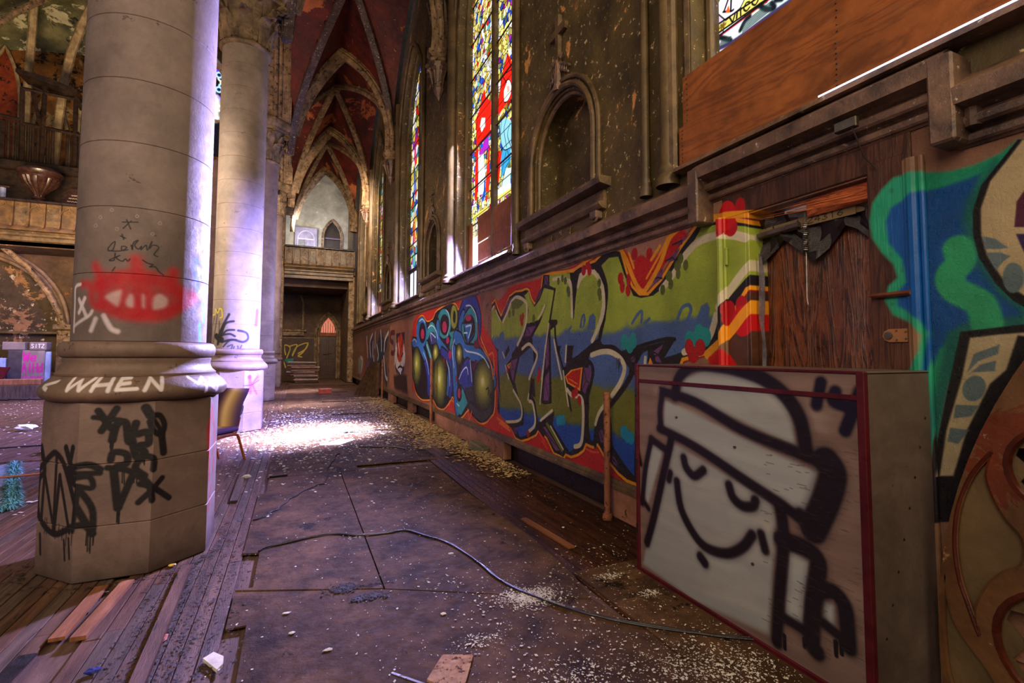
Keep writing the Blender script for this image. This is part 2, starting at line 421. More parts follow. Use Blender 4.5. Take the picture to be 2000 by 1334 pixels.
def mural_near():
    cv = CA
    # pink lime plaster worn through in brown, red halo
    ply(cv, F_, [(-150, 280), (0, 300), (300, 480), (900, 760), (1550, 1060), (1960, 1200), (1960, 900), (1650, 600), (700, 300), (100, 50), (-150, 0)], RED, .02)
    ply(cv, F_, [(0, 360), (60, 290), (160, 380), (240, 420), (200, 470), (60, 420)], (176, 110, 92), .01)
    ply(cv, G_, [(-30, 330), (60, 250), (150, 330), (200, 280), (300, 140), (450, 90), (600, 60), (720, 20), (740, 300), (400, 400), (0, 500)], (200, 40, 20), .015)
    ply(cv, B_, [(280, 540), (420, 480), (640, 370), (730, 370), (830, 420), (900, 440), (980, 490), (1100, 300), (1250, 180), (1300, 260), (900, 800), (300, 620)], (196, 22, 24), .01)
    ply(cv, B_, [(740, 370), (980, 300), (1150, 230), (1110, 330), (1000, 490), (960, 470), (905, 430), (850, 480), (830, 540), (780, 420)], (170, 120, 100), .01)
    top = G_([(-10, 620), (10, 480), (60, 380), (110, 320), (150, 440), (190, 530), (240, 420), (300, 270), (380, 210), (460, 200), (520, 175), (550, 190), (580, 300), (625, 375), (670, 290), (720, 150), (740, -20)])
    top += B_([(100, 610), (270, 590), (310, 590), (350, 550), (420, 530), (500, 500), (560, 440), (650, 395), (715, 410), (765, 590), (815, 720), (880, 790), (960, 790), (1080, 660), (1250, 380), (1380, 200), (1540, 150), (1700, 150), (1800, 165)])
    right = B_([(1960, 200), (1960, 640), (1815, 720), (1700, 920), (1600, 1140), (1500, 1260), (1250, 1330)])
    low = F_([(1960, 1090), (1830, 1040), (1720, 950), (1640, 850), (1540, 730), (1450, 570), (1380, 605), (1290, 565), (1260, 650), (1190, 705), (1100, 735), (1030, 700), (1000, 755), (960, 725), (880, 690), (790, 500), (685, 370), (640, 455), (540, 505), (450, 530), (380, 495), (320, 370), (220, 320), (160, 250), (100, 100)])
    left = A_([(855, 1000), (872, 820), (850, 690), (858, 570), (815, 565), (790, 430), (772, 300)])
    sil = top+right+low+left
    cv.stroke(sil, .085, DRED, .01, smooth=False, closed=True)
    cv.stroke(sil, .060, ORAN, .004, smooth=False, closed=True)
    cv.poly(sil, BLACK, .004)
    # inner fill, a hand's width inside the black outline
    def bd(tr, pts, smooth=False): cv.poly(tr(pts), None, .004, fn=body, smooth=smooth)
    bd(G_, [(25, 560), (45, 450), (100, 375), (135, 470), (180, 575), (215, 600), (270, 490), (330, 320), (385, 255), (450, 260), (520, 340), (540, 460), (520, 620), (480, 760), (420, 860), (310, 1045), (200, 1150), (170, 1333), (160, 960), (100, 900), (60, 800)])
    bd(A_, [(890, 545), (985, 540), (1000, 590), (955, 650), (975, 740), (1010, 830), (1050, 940), (1080, 1010), (1075, 1085), (960, 1100), (905, 1080), (900, 900), (905, 800)])
    bd(F_, [(170, 140), (380, 0), (460, 130), (470, 230), (430, 290), (240, 310), (190, 250)])
    bd(G_, [(495, 250), (550, 195), (570, 290), (625, 395), (690, 310), (750, 150), (870, 180), (880, 200), (840, 570), (830, 640), (690, 1333), (590, 1333), (620, 1180), (690, 1020), (590, 800), (700, 600), (800, 320), (730, 500), (680, 570), (560, 610), (520, 610), (550, 440)])
    bd(A_, [(1215, 330), (1330, 75), (1340, 70), (1280, 440), (1220, 930), (1170, 1130), (1110, 1190), (1060, 1210), (1030, 1140), (1095, 1120), (1092, 1000), (1050, 900), (1020, 780), (1060, 590), (1160, 500), (1210, 580), (1150, 740), (1130, 900), (1170, 960), (1190, 1080), (1160, 450)])
    bd(F_, [(500, 60), (640, 250), (640, 380), (540, 430), (520, 470), (450, 490), (400, 370), (480, 340), (490, 200)])
    bd(G_, [(820, -60), (1090, -40), (1130, 560), (1200, -40), (1460, -40), (1530, 120), (1550, 340), (1500, 620), (1460, 800), (1110, 1090), (1050, 1130), (1010, 1200), (960, 1180), (910, 920), (880, 600), (830, 640), (900, 160), (820, 120)])
    bd(A_, [(1300, 380), (1335, 350), (1350, 480), (1400, 680), (1440, 840), (1500, 900), (1555, 950), (1560, 1010), (1560, 1240), (1490, 1300), (1450, 1333), (1390, 1333), (1300, 1120), (1330, 1020), (1230, 1090), (1200, 1100), (1190, 960), (1150, 880), (1250, 960), (1310, 950)])
    bd(F_, [(880, 150), (1240, 0), (1260, 50), (1240, 540), (1150, 640), (1080, 670), (860, 330), (860, 230)])
    bd(B_, [(550, 530), (620, 460), (700, 450), (750, 600), (830, 790), (900, 810), (1000, 790), (1120, 700), (1300, 420), (1420, 200), (1540, 175), (1700, 180), (1815, 190), (1960, 230), (1960, 500), (1820, 640), (1620, 870), (1570, 1000), (1500, 1130), (1380, 1230), (1200, 1300), (1100, 1330), (1200, 1160), (740, 1280), (560, 1210), (540, 1170), (590, 1000), (600, 780), (580, 620)])
    bd(J_, [(0, 240), (40, 200), (200, 150), (340, 190), (440, 260), (530, 390), (520, 470), (440, 620), (290, 800), (280, 1000), (290, 1100), (600, 1500), (600, 480), (560, 500), (300, 860), (150, 1050), (60, 1330), (20, 1330), (0, 700)])
    bd(J_, [(200, 1000), (300, 800), (450, 630), (575, 470), (590, 1500), (540, 1650), (320, 1330), (290, 1040)])
    bd(F_, [(1350, 0), (1560, 0), (1560, 110), (1450, 240), (1410, 400), (1400, 540), (1370, 540), (1335, 400), (1330, 200)])
    bd(F_, [(1620, 100), (1925, 0), (1925, 1000), (1840, 900), (1740, 760), (1640, 600)])
    # purple sides of the letters
    for tr, pts in [(A_, [(790, 200), (820, 170), (812, 260), (800, 330), (835, 540), (815, 540), (785, 380), (780, 290)]), (A_, [(868, 560), (888, 560), (890, 700), (895, 850), (890, 1000), (870, 1040), (865, 900), (875, 760)]), (A_, [(925, 250), (965, 150), (1005, 120), (960, 220), (930, 280)]), (A_, [(1180, 160), (1215, 70), (1235, 40), (1225, 110), (1190, 165)]),
                    (A_, [(1110, 360), (1190, 345), (1140, 425), (1105, 430)]), (A_, [(990, 620), (1045, 600), (1020, 700), (1008, 790), (985, 700)]), (A_, [(1255, 750), (1290, 700), (1290, 930), (1245, 930)]), (A_, [(1262, 560), (1285, 430), (1290, 640), (1265, 690)]), (A_, [(1560, 670), (1625, 680), (1600, 790), (1572, 880), (1545, 850)]),
                    (J_, [(530, 300), (560, 250), (615, 240), (590, 320)]), (J_, [(830, 180), (965, 85), (940, 160), (900, 230), (960, 330), (870, 310), (860, 240)]), (B_, [(1110, 490), (1240, 370), (1190, 480), (1150, 500)]), (B_, [(1000, 650), (1090, 540), (1080, 640), (1010, 700)]), (B_, [(1170, 350), (1330, 250), (1250, 340)]), (F_, [(100, 0), (140, 0), (150, 130), (165, 240), (120, 150)]), (F_, [(340, 370), (390, 370), (400, 450), (360, 440)]),
                    (F_, [(730, 360), (770, 360), (960, 660), (900, 670), (840, 560)]), (F_, [(1460, 420), (1510, 400), (1540, 560), (1490, 560)]), (F_, [(1620, 740), (1660, 740), (1740, 900), (1650, 840)]), (B_, [(60, 620), (90, 620), (90, 700), (60, 690)]), (B_, [(305, 610), (345, 600), (320, 650)]), (J_, [(130, 1200), (185, 1200), (170, 1330), (140, 1300)])]:
        ply(cv, tr, pts, PURP)
        q = tr(pts); c0 = (sum(p[0] for p in q)/len(q), sum(p[1] for p in q)/len(q))
        for p in q[::2]: cv.stroke([c0, p], .012, BLACK, .003, smooth=False)
    # black bars and inner lines
    for tr, pts in [(A_, [(940, 560), (975, 495), (980, 540), (952, 592)]), (A_, [(1345, 505), (1385, 503), (1370, 550), (1345, 560)]), (A_, [(1430, 500), (1480, 500), (1468, 600), (1600, 535), (1680, 455), (1705, 500), (1600, 570), (1480, 622), (1430, 637), (1418, 620)]),
                    (G_, [(1085, -40), (1210, -40), (1170, 150), (1138, 560), (1120, 250)]), (B_, [(290, 600), (350, 600), (330, 780), (312, 1000), (303, 790)]), (F_, [(700, 330), (850, 190), (885, 150), (860, 330), (1075, 680), (1000, 700), (760, 300), (720, 340)])]:
        ply(cv, tr, pts, BLACK)
    for tr, pts, w in [(A_, [(1335, 60), (1290, 340), (1250, 600)], .035), (A_, [(1335, 345), (1345, 480), (1400, 690), (1460, 1005)], .04), (B_, [(540, 540), (592, 700), (592, 850), (560, 1050), (530, 1190)], .055), (A_, [(1140, 900), (1172, 955), (1200, 1120), (1245, 1190)], .07), (A_, [(1295, 320), (1345, 318)], .06),
                       (A_, [(1400, 690), (1500, 645), (1600, 630), (1632, 690), (1620, 780), (1590, 900)], .05), (J_, [(150, 130), (300, 125), (400, 190), (470, 270), (545, 380), (560, 470), (480, 620), (330, 820), (180, 1000), (90, 1200), (80, 1400)], .05), (A_, [(900, 800), (915, 945)], .02), (J_, [(440, 190), (700, 95), (1000, 15), (1120, 20)], .03)]:
        stk(cv, tr, pts, w, BLACK)
    ply(cv, F_, [(790, 290), (830, 350), (1005, 650), (985, 690), (770, 320)], (100, 115, 35))
    # red eye with its orange rim
    ply(cv, A_, [(1412, 742), (1460, 690), (1552, 668), (1532, 856), (1432, 795)], ORAN)
    ply(cv, A_, [(1424, 742), (1468, 702), (1538, 684), (1522, 832), (1440, 786)], RED)
    stk(cv, A_, [(1445, 760), (1510, 800)], .012, ORAN)
    ply(cv, A_, [(958, 655), (992, 628), (980, 684)], ORAN); ply(cv, A_, [(968, 655), (985, 643), (978, 668)], (120, 60, 90))
    ply(cv, J_, [(768, 352), (798, 250), (838, 352)], ORAN)
    ply(cv, J_, [(620, 352), (700, 200), (768, 160), (765, 352)], (74, 104, 160))
    # cream highlights
    for tr, pts, w in [(G_, [(60, 470), (100, 390), (140, 490), (185, 580)], .028), (G_, [(215, 590), (270, 470), (320, 340), (380, 275), (450, 285), (520, 360), (520, 560), (480, 720), (405, 890)], .05), (G_, [(670, 550), (720, 470), (755, 380)], .03), (G_, [(870, 38), (960, 22), (1050, 50), (1100, 120), (1115, 520)], .045), (G_, [(1190, 130), (1230, 30), (1300, -40)], .045), (G_, [(1400, -60), (1470, 40), (1520, 200), (1520, 400), (1460, 650), (1375, 840)], .05),
                       (G_, [(465, 945), (550, 880), (620, 950), (660, 1040), (590, 1240), (555, 1333)], .045), (G_, [(810, 620), (760, 1000), (720, 1333)], .03), (G_, [(880, 830), (920, 1050), (980, 1333)], .035), (G_, [(1040, 905), (1028, 1110)], .035), (G_, [(210, 990), (235, 1060)], .03), (G_, [(245, 1160), (290, 1333)], .03),
                       (A_, [(1010, 850), (1068, 960), (1075, 1050), (1040, 1090), (952, 1096)], .04), (A_, [(1130, 880), (1124, 925)], .03), (A_, [(1135, 935), (1160, 950), (1180, 1060), (1172, 1130), (1120, 1178)], .045), (A_, [(1430, 845), (1470, 890), (1550, 930), (1545, 1240), (1490, 1290)], .05), (A_, [(1260, 500), (1218, 955)], .028), (A_, [(1400, 700), (1440, 970)], .028),
                       (B_, [(350, 710), (375, 610), (430, 575), (500, 600), (555, 720), (578, 860), (555, 1000), (478, 1180)], .042), (B_, [(135, 650), (230, 640), (285, 720), (300, 970)], .035), (B_, [(1075, 735), (1180, 600), (1280, 440), (1400, 320), (1560, 270), (1700, 265), (1815, 290)], .062), (B_, [(1960, 420), (1800, 580), (1640, 800), (1570, 890)], .062), (B_, [(1550, 960), (1500, 1130), (1420, 1220), (1270, 1280)], .055),
                       (J_, [(35, 225), (150, 185), (270, 182), (380, 240), (450, 330), (460, 440), (400, 600), (300, 750)], .055), (J_, [(220, 850), (130, 980), (85, 1125)], .04), (J_, [(735, 258), (730, 350)], .035), (F_, [(705, 275), (855, 145)], .035), (F_, [(835, 350), (1000, 652)], .022)]:
        stk(cv, tr, pts, w, CREAM)
    # blue loops above the blue band, turquoise dabs, ovals
    for pts in ([(370, 1060), (385, 980), (405, 960), (400, 1050)], [(820, 1030), (870, 950), (905, 930), (900, 1020)], [(1210, 1010), (1250, 900), (1310, 870), (1330, 920), (1300, 1000)], [(260, 1110), (290, 1060)], [(930, 1030), (970, 990)]): stk(cv, B_, pts, .03, (72, 102, 158))
    for pts in ([(430, 1080), (450, 970), (480, 945), (505, 980), (500, 1080)], [(1370, 1020), (1420, 880), (1470, 850), (1495, 900), (1480, 1000)]): ply(cv, B_, pts, (72, 102, 158), .01)
    for pts in ([(150, 850), (180, 740), (215, 710), (235, 760), (225, 840)], [(1310, 700), (1340, 540), (1390, 485), (1420, 540), (1400, 700)]): ply(cv, G_, pts, (72, 102, 158), .01)
    stk(cv, G_, [(1235, 660), (1240, 560), (1270, 510), (1285, 580), (1250, 670)], .02, (72, 102, 158)); stk(cv, G_, [(85, 810), (100, 770)], .03, (72, 102, 158))
    blobs(cv, B_, [(1320, 1180), (1400, 1120), (1450, 1150), (830, 1180), (800, 1220), (750, 1190), (1360, 1190)], (30, 150, 150), .06)
    blobs(cv, F_, [(960, 270), (930, 280), (1000, 270), (1810, 440), (1830, 480), (1880, 500), (1790, 430)], (20, 150, 190), .05)
    blobs(cv, B_, [(180, 665), (215, 640), (240, 660), (265, 740), (270, 770), (1240, 470), (1215, 530), (1220, 600), (1140, 620), (1085, 740), (1155, 690), (1285, 525), (535, 680), (535, 760), (540, 800)], (88, 100, 40), .035)
    ply(cv, G_, [(330, 430), (320, 340), (380, 290), (450, 310), (490, 340), (420, 420)], (96, 110, 40), .01); blobs(cv, G_, [(300, 490), (350, 470), (615, 550)], (96, 110, 40), .045)
    for tr, pts, r in [(B_, [(720, 640), (790, 650), (785, 745), (735, 715), (840, 430), (970, 430), (450, 570), (400, 570), (435, 520)], .045), (B_, [(1655, 90), (1690, 200), (1600, 210), (1770, 20), (1675, 910), (1780, 870), (1690, 985), (1410, 1240), (1315, 1235), (1350, 1305)], .05), (G_, [(445, 540), (475, 520), (462, 600), (115, 400), (690, 1240)], .04), (A_, [(1215, 720), (1205, 760), (1500, 860), (1525, 930), (1480, 880), (965, 690), (1125, 1190)], .04)]:
        blobs(cv, tr, pts, (178, 18, 24), r)
    blobs(cv, B_, [(1650, 100), (1790, 1010)], (205, 20, 24), .085)
    blobs(cv, B_, [(905, 560), (905, 620)], (190, 20, 24), .09)
    ply(cv, B_, [(830, 520), (860, 460), (905, 440), (960, 480), (1000, 500), (920, 720), (900, 740), (850, 640)], (192, 20, 24), .006)
    stk(cv, B_, [(720, 385), (770, 480), (840, 660), (905, 755), (960, 700), (1060, 520), (1140, 300), (1230, 200)], .05, ORAN)
    stk(cv, B_, [(985, 480), (1060, 360)], .03, ORAN); stk(cv, B_, [(790, 420), (835, 550)], .025, ORAN); stk(cv, B_, [(945, 640), (1050, 450), (1130, 290)], .025, ORAN)
    stk(cv, B_, [(10, 600), (280, 575), (420, 490), (640, 360)], .035, ORAN); stk(cv, B_, [(1230, 200), (1380, 140), (1560, 110), (1700, 90), (1960, 80)], .05, ORAN)
    stk(cv, B_, [(1960, 800), (1815, 930), (1700, 1080), (1600, 1190), (1480, 1300)], .075, ORAN); ply(cv, B_, [(1640, 1250), (1700, 1333), (1820, 1500), (1500, 1500), (1480, 1333), (1560, 1260)], (200, 18, 22), .01)
    for pts in ([(160, 350), (280, 400)], [(220, 410), (280, 420)], [(720, 540), (790, 640)], [(1290, 640), (1370, 680), (1460, 690)], [(690, 430), (760, 560)]): stk(cv, F_, pts, .02, (245, 90, 40))
    cv.drips(J_([(330, 250), (420, 280)]), BLACK, 6, .15, .006)
    # --- the second piece, right of the door: turquoise, blue, a big cream eye
    T, T2, BL = (34, 158, 118), (26, 108, 100), (14, 84, 160)
    ply(cv, D_, [(8, 300), (20, 220), (60, 160), (110, 110), (200, 84), (340, 78), (450, 50), (560, 0), (640, -60), (900, -60), (900, 900), (330, 1000), (260, 1500), (222, 1333), (230, 1200), (205, 1060), (170, 960), (230, 860), (240, 790), (200, 740), (110, 700), (75, 640), (90, 580), (130, 540), (110, 480), (60, 430), (20, 370)], T, .012)
    ply(cv, D_, [(78, 300), (100, 240), (200, 175), (320, 145), (420, 112), (480, 90), (420, 250), (440, 400), (560, 600), (667, 690), (640, 740), (390, 765), (300, 850), (240, 1000), (250, 880), (270, 780), (230, 720), (130, 660), (130, 600), (170, 560), (150, 460), (90, 390)], BL, .012)
    ply(cv, D_, [(540, 30), (480, 110), (420, 200), (400, 300), (420, 400), (470, 500), (560, 610), (667, 690), (667, 640), (540, 520), (470, 420), (450, 300), (480, 180), (560, 60)], T2, .03)
    ply(cv, D_, [(330, 780), (400, 740), (667, 700), (667, 760), (420, 800), (350, 1000), (280, 1300), (240, 1500), (250, 1200)], T2, .02)
    stk(cv, D_, [(378, 410), (390, 470), (345, 530), (365, 590), (430, 625), (480, 660), (505, 735)], .115, (54, 176, 120), .01)
    for cx_, cy2, r in [(103, 165, 11), (100, 440, 8), (150, 510, 9), (105, 655, 8)]: cv.oval(1700+.45*cx_, 300+.45*cy2, .45*r, .45*r, (40, 130, 100), 0, .006)
    eye = [(640, -60), (560, 40), (480, 140), (445, 250), (445, 350), (470, 450), (540, 560), (620, 640), (800, 740), (1200, 700), (1200, -100)]
    ply(cv, D_, eye, BLACK); ply(cv, D_, [(660, -60), (600, 20), (520, 120), (478, 240), (480, 350), (505, 440), (570, 540), (640, 600), (760, 680), (1200, 650), (1200, -100)], (205, 184, 140), .006)
    ply(cv, D_, [(488, 360), (540, 370), (600, 410), (560, 415), (495, 415)], (110, 130, 134)); ply(cv, D_, [(500, 430), (560, 430), (610, 445), (575, 470), (545, 510)], (110, 130, 134)); cv.oval(1700+.45*620, 300+.45*540, 21, 30, (110, 130, 134), .0, .004)
    ply(cv, D_, [(625, 320), (635, 210), (690, 130), (900, 100), (900, 320)], (88, 36, 62)); ply(cv, D_, [(632, 350), (900, 350), (900, 420), (667, 430)], (60, 40, 90))
    ply(cv, D_, [(900, 720), (667, 742), (390, 775), (372, 860), (330, 1050), (290, 1250), (270, 1600), (900, 1600)], BLACK); ply(cv, D_, [(432, 800), (560, 785), (900, 760), (900, 830), (640, 790), (590, 940), (520, 1000), (420, 1200), (360, 1400), (300, 1400), (330, 1200), (395, 980)], (198, 180, 140), .006)
    ply(cv, D_, [(420, 950), (450, 870), (560, 830), (555, 870), (470, 900)], (104, 124, 126)); ply(cv, D_, [(425, 960), (480, 915), (545, 900), (540, 945), (440, 950)], (104, 124, 126)); cv.oval(1700+.45*450, 300+.45*1020, 22, 26, (104, 124, 126), .5, .004)
    ply(cv, D_, [(370, 1090), (470, 1095), (440, 1140), (360, 1150)], (104, 124, 126)); ply(cv, D_, [(345, 1190), (430, 1200), (380, 1260), (335, 1250)], (104, 124, 126))

def mural_far():
    cv = CB; cv2 = CA
    for cv in (CB, CA):
        bg = [(-20, 500), (20, 330), (60, 250), (200, 180), (400, 110), (600, 70), (640, 330), (760, 560), (760, 1080), (880, 1230), (980, 1500), (700, 1300), (450, 1190), (200, 1100), (20, 990)]
        ply(cv, H_, bg, (206, 40, 28), .03)
        ply(cv, H_, [(20, 900), (20, 990), (200, 1080), (600, 1200), (560, 1160), (300, 1060)], (150, 95, 80), .04)
        out = [(15, 480), (60, 430), (66, 300), (110, 255), (150, 305), (200, 285), (235, 215), (350, 150), (400, 160), (425, 205), (460, 120), (520, 92), (575, 125), (605, 250), (612, 430), (660, 560), (722, 700), (738, 850), (732, 1070), (690, 1140), (640, 1178), (580, 1150), (520, 1060), (460, 1122), (430, 1132), (400, 1080), (375, 950), (330, 1020), (290, 1058), (240, 1040), (200, 975), (160, 978), (100, 970), (50, 900), (25, 750), (18, 560)]
        cv.stroke(H_(out), .10, (150, 20, 20), .02, closed=True); cv.stroke(H_(out), .07, (250, 160, 50), .006, closed=True)
        cv.poly(H_(out), (20, 16, 26), .006, smooth=True)
        bl, tl, dk, pk, wh = (40, 116, 200), (40, 156, 170), (36, 62, 166), (190, 40, 96), (214, 234, 250)
        def ov(x, y, rx, ry, c, rot=0, soft=.005): cv.oval(800+.225*x, 560+.225*y, .225*rx, .225*ry, c, rot, soft)
        stk(cv, H_, [(30, 500), (60, 490), (100, 520), (135, 620), (165, 780), (165, 900)], .25, dk); stk(cv, H_, [(30, 480), (90, 520), (130, 600)], .22, bl)
        stk(cv, H_, [(150, 430), (185, 350), (215, 380), (240, 470), (250, 560)], .22, tl); stk(cv, H_, [(150, 500), (185, 620), (190, 690)], .16, tl); ply(cv, H_, [(170, 400), (215, 390), (240, 490), (180, 500)], (60, 70, 140))
        ov(105, 395, 46, 135, bl); ov(112, 400, 30, 90, (16, 12, 22)); ov(112, 410, 15, 45, pk)
        ov(300, 320, 60, 130, tl); ov(305, 330, 42, 92, (16, 12, 22)); ov(303, 350, 20, 52, pk)
        stk(cv, H_, [(245, 330), (250, 470), (320, 580), (350, 700), (330, 900)], .22, bl); stk(cv, H_, [(280, 560), (350, 640), (370, 800), (350, 930)], .16, dk)
        stk(cv, H_, [(440, 420), (445, 260), (490, 140), (545, 130), (590, 260), (580, 430), (520, 530)], .27, dk); stk(cv, H_, [(450, 440), (440, 330), (465, 250)], .2, bl)
        stk(cv, H_, [(480, 280), (530, 210), (575, 280), (575, 430), (520, 520), (470, 470), (462, 350)], .12, tl); ov(512, 330, 44, 90, (18, 14, 24)); ov(510, 270, 26, 30, pk); ply(cv, H_, [(472, 325), (545, 315), (508, 500)], bl)
        stk(cv, H_, [(490, 345), (535, 340), (512, 440)], .035, wh); stk(cv, H_, [(472, 400), (500, 400)], .03, wh)
        ov(386, 262, 30, 105, (140, 150, 50)); ov(388, 262, 12, 55, (22, 20, 20))
        stk(cv, H_, [(410, 385), (370, 440), (355, 520)], .12, tl); ply(cv, H_, [(340, 400), (415, 370), (380, 470), (370, 520), (350, 560), (365, 450)], tl); ov(330, 465, 14, 30, pk)
        stk(cv, H_, [(380, 560), (390, 720), (400, 900), (415, 1060)], .26, bl); stk(cv, H_, [(400, 440), (440, 470), (480, 560), (560, 580), (640, 640), (700, 740), (720, 820)], .26, bl)
        stk(cv, H_, [(440, 800), (480, 700), (510, 680), (530, 800), (530, 900)], .2, dk); ply(cv, H_, [(430, 820), (500, 700), (520, 900), (480, 900)], dk); ply(cv, H_, [(480, 880), (550, 860), (560, 1000), (520, 1030), (500, 960)], (40, 48, 66))
        ply(cv, H_, [(410, 1010), (460, 880), (505, 1010), (445, 1115), (415, 1090)], tl); ov(430, 930, 22, 70, (16, 12, 22)); ov(430, 925, 13, 45, pk); ov(350, 590, 14, 40, pk); ov(580, 500, 24, 40, (110, 20, 40)); ply(cv, H_, [(540, 700), (570, 630), (590, 640), (560, 740)], (90, 30, 80))
        stk(cv, H_, [(530, 1040), (600, 1120), (660, 1110), (700, 1060)], .13, (50, 58, 70))
        for x, y, rx, ry in ((62, 690, 40, 168), (226, 580, 28, 88), (262, 822, 60, 222), (430, 585, 31, 92), (642, 850, 88, 225)):
            ov(x, y, rx+6, ry+6, (14, 14, 14))
            for k in range(9):
                f = 1-k/9; t = (k/8)**.9; c0 = (46, 56, 34); c1 = (226, 226, 84)
                ov(x-rx*.06*k/8, y-ry*.1*k/8, rx*f, ry*f, tuple(c0[i]+(c1[i]-c0[i])*t for i in range(3)), 0, .03)
            ov(x-rx*.08, y-ry*.12, rx*.16, ry*.14, (246, 240, 200), 0, .05)
        for pts in ([(85, 300), (110, 280), (135, 310)], [(25, 470), (45, 455), (60, 480)], [(120, 570), (150, 650), (168, 760)], [(160, 360), (190, 335), (225, 370), (245, 450)], [(180, 400), (190, 470)], [(185, 400), (225, 440)], [(315, 200), (340, 240), (345, 340), (325, 420)], [(490, 165), (530, 165), (570, 230), (582, 300)], [(480, 540), (500, 560), (590, 580), (650, 625), (690, 700)], [(430, 800), (460, 730), (495, 700), (508, 760)], [(525, 640), (540, 820)], [(410, 1015), (430, 1035)], [(320, 640), (345, 740), (350, 860)], [(390, 460), (370, 540), (385, 700)], [(150, 500), (180, 600), (188, 660)]): stk(cv, H_, pts, .03, wh)
        for pts in ([(610, 480), (650, 560), (700, 650), (728, 800)], [(690, 590), (725, 585), (735, 760)], [(340, 1030), (360, 985), (380, 1000)], [(505, 1060), (518, 1150), (540, 1080)], [(670, 1180), (715, 1120)], [(780, 1180), (870, 1250)], [(760, 1140), (860, 1220)]): stk(cv, H_, pts, .035, (240, 130, 50))
        for pts in ([(590, 330), (600, 450), (640, 520)], [(600, 460), (620, 520)]): stk(cv, H_, pts, .05, (180, 20, 26))
        stk(cv, H_, [(665, 890), (685, 880), (680, 940)], .03, (20, 18, 20)); stk(cv, H_, [(690, 900), (700, 960)], .03, (20, 18, 20)); stk(cv, H_, [(718, 920), (700, 950), (715, 975)], .03, (20, 18, 20)); stk(cv, H_, [(36, 700), (45, 760)], .05, (26, 22, 24))
        blobs(cv, H_, [(300, 640), (228, 860), (75, 760), (405, 800)], (150, 30, 26), .05)
    cv = CB
    # striped animal face on bare pink plaster, dark wash under it
    ply(cv, C_, [(410, 240), (640, 170), (720, 150), (690, 420), (700, 700), (700, 1180), (640, 1150), (400, 1050)], (168, 112, 84), .05)
    ply(cv, C_, [(460, 900), (560, 860), (630, 900), (640, 1130), (470, 1060)], (44, 28, 22), .08); ply(cv, C_, [(40, 360), (410, 240), (400, 600), (370, 760), (380, 1040), (330, 1000), (100, 700)], (110, 78, 66), .1)
    ply(cv, C_, [(475, 730), (490, 840), (540, 880), (590, 850), (605, 720)], (40, 42, 84), .05)
    ply(cv, C_, [(480, 540), (500, 420), (580, 420), (605, 560), (600, 720), (560, 840), (530, 850), (490, 780), (470, 660)], (222, 214, 206), .03)
    ply(cv, C_, [(490, 345), (605, 320), (600, 460), (560, 520), (500, 520)], (48, 28, 62), .02)
    ply(cv, C_, [(510, 400), (560, 330), (590, 440), (580, 560), (560, 700), (525, 715), (502, 640), (505, 500)], (206, 62, 26), .02)
    for pts in ([(512, 430), (525, 520)], [(575, 400), (560, 520)], [(540, 360), (542, 430)], [(505, 600), (520, 640)], [(580, 600), (560, 650)], [(545, 715), (545, 770)], [(515, 790), (545, 770), (575, 790)], [(600, 560), (606, 650)], [(482, 560), (476, 650)]): stk(cv, C_, pts, .06, (20, 12, 18), .01)
    for pts in ([(490, 540), (478, 640), (470, 740)], [(590, 520), (606, 640), (596, 760)], [(520, 470), (535, 600)], [(535, 820), (550, 860)]): stk(cv, C_, pts, .08, (236, 228, 220), .02)
    stk(cv, C_, [(470, 330), (425, 340), (420, 430), (465, 480), (460, 590), (430, 595)], .16, (92, 22, 34), .02); ply(cv, C_, [(450, 380), (480, 370), (480, 560), (455, 560)], (120, 122, 120), .03, a=.7)
    for pts, c in (([(240, 480), (295, 300), (330, 420), (390, 330), (370, 520), (330, 640), (340, 760), (240, 780)], (30, 50, 74)), ([(330, 640), (380, 880), (370, 1040), (330, 900)], (34, 62, 84)), ([(140, 640), (160, 400), (190, 350), (200, 760), (120, 860)], (52, 60, 90)), ([(70, 480), (110, 380), (130, 420), (120, 900), (80, 940)], (130, 70, 50)), ([(110, 740), (180, 720), (190, 800), (110, 900)], (70, 84, 160)), ([(0, 660), (40, 640), (60, 760), (40, 860), (0, 860)], (150, 150, 130))): ply(cv, C_, pts, c, .03)
    for pts in ([(110, 390), (120, 640)], [(185, 350), (150, 460), (160, 640)], [(190, 460), (185, 640)], [(220, 330), (215, 520)], [(290, 310), (300, 440), (300, 560)], [(240, 490), (260, 620), (250, 680)], [(390, 330), (345, 430), (335, 560)], [(330, 650), (350, 880), (375, 940)], [(30, 650), (55, 690), (40, 820)], [(200, 640), (205, 760)]): stk(cv, C_, pts, .14, (212, 206, 192), .02)
    stk(cv, C_, [(60, 820), (70, 960)], .2, (190, 40, 20), .05)

mural_near(); mural_far()
IMG_A = CA.image('paint_near'); IMG_B = CB.image('paint_far')

# --- spray on the first column
cyl1 = lambda R: (lambda x, y: _cyl(x, y, R))
CX, CY1, SP = -1.084, 4.615, 6.507
def _cyl(x, y, R, cy=None):
    d = ray(x, y); cy = cy if cy is not None else CY1
    a = d.x**2+d.y**2; b = -2*(d.x*CX+d.y*cy); c = CX**2+cy**2-R**2; D = b*b-4*a*c
    if D < 0: D = 0
    t = (-b-math.sqrt(D))/(2*a); px, py = d.x*t-CX, d.y*t-cy
    return (math.atan2(px, -py), EYE+d.z*t)          # angle from the side that faces the camera's end, height
SR = 0.4185
class CylCanvas(Canvas): pass
def ang_canvas(R, cy, z0, z1, ppm): return Canvas(-1.9*R, 1.9*R, z0, z1, ppm, lambda x, y: (lambda q: (q[0]*R, q[1]))(_cyl(x, y, R, cy)))
CS = ang_canvas(SR, CY1, 1.55, 3.3, 240)
K_ = crop(0, 400, .225)
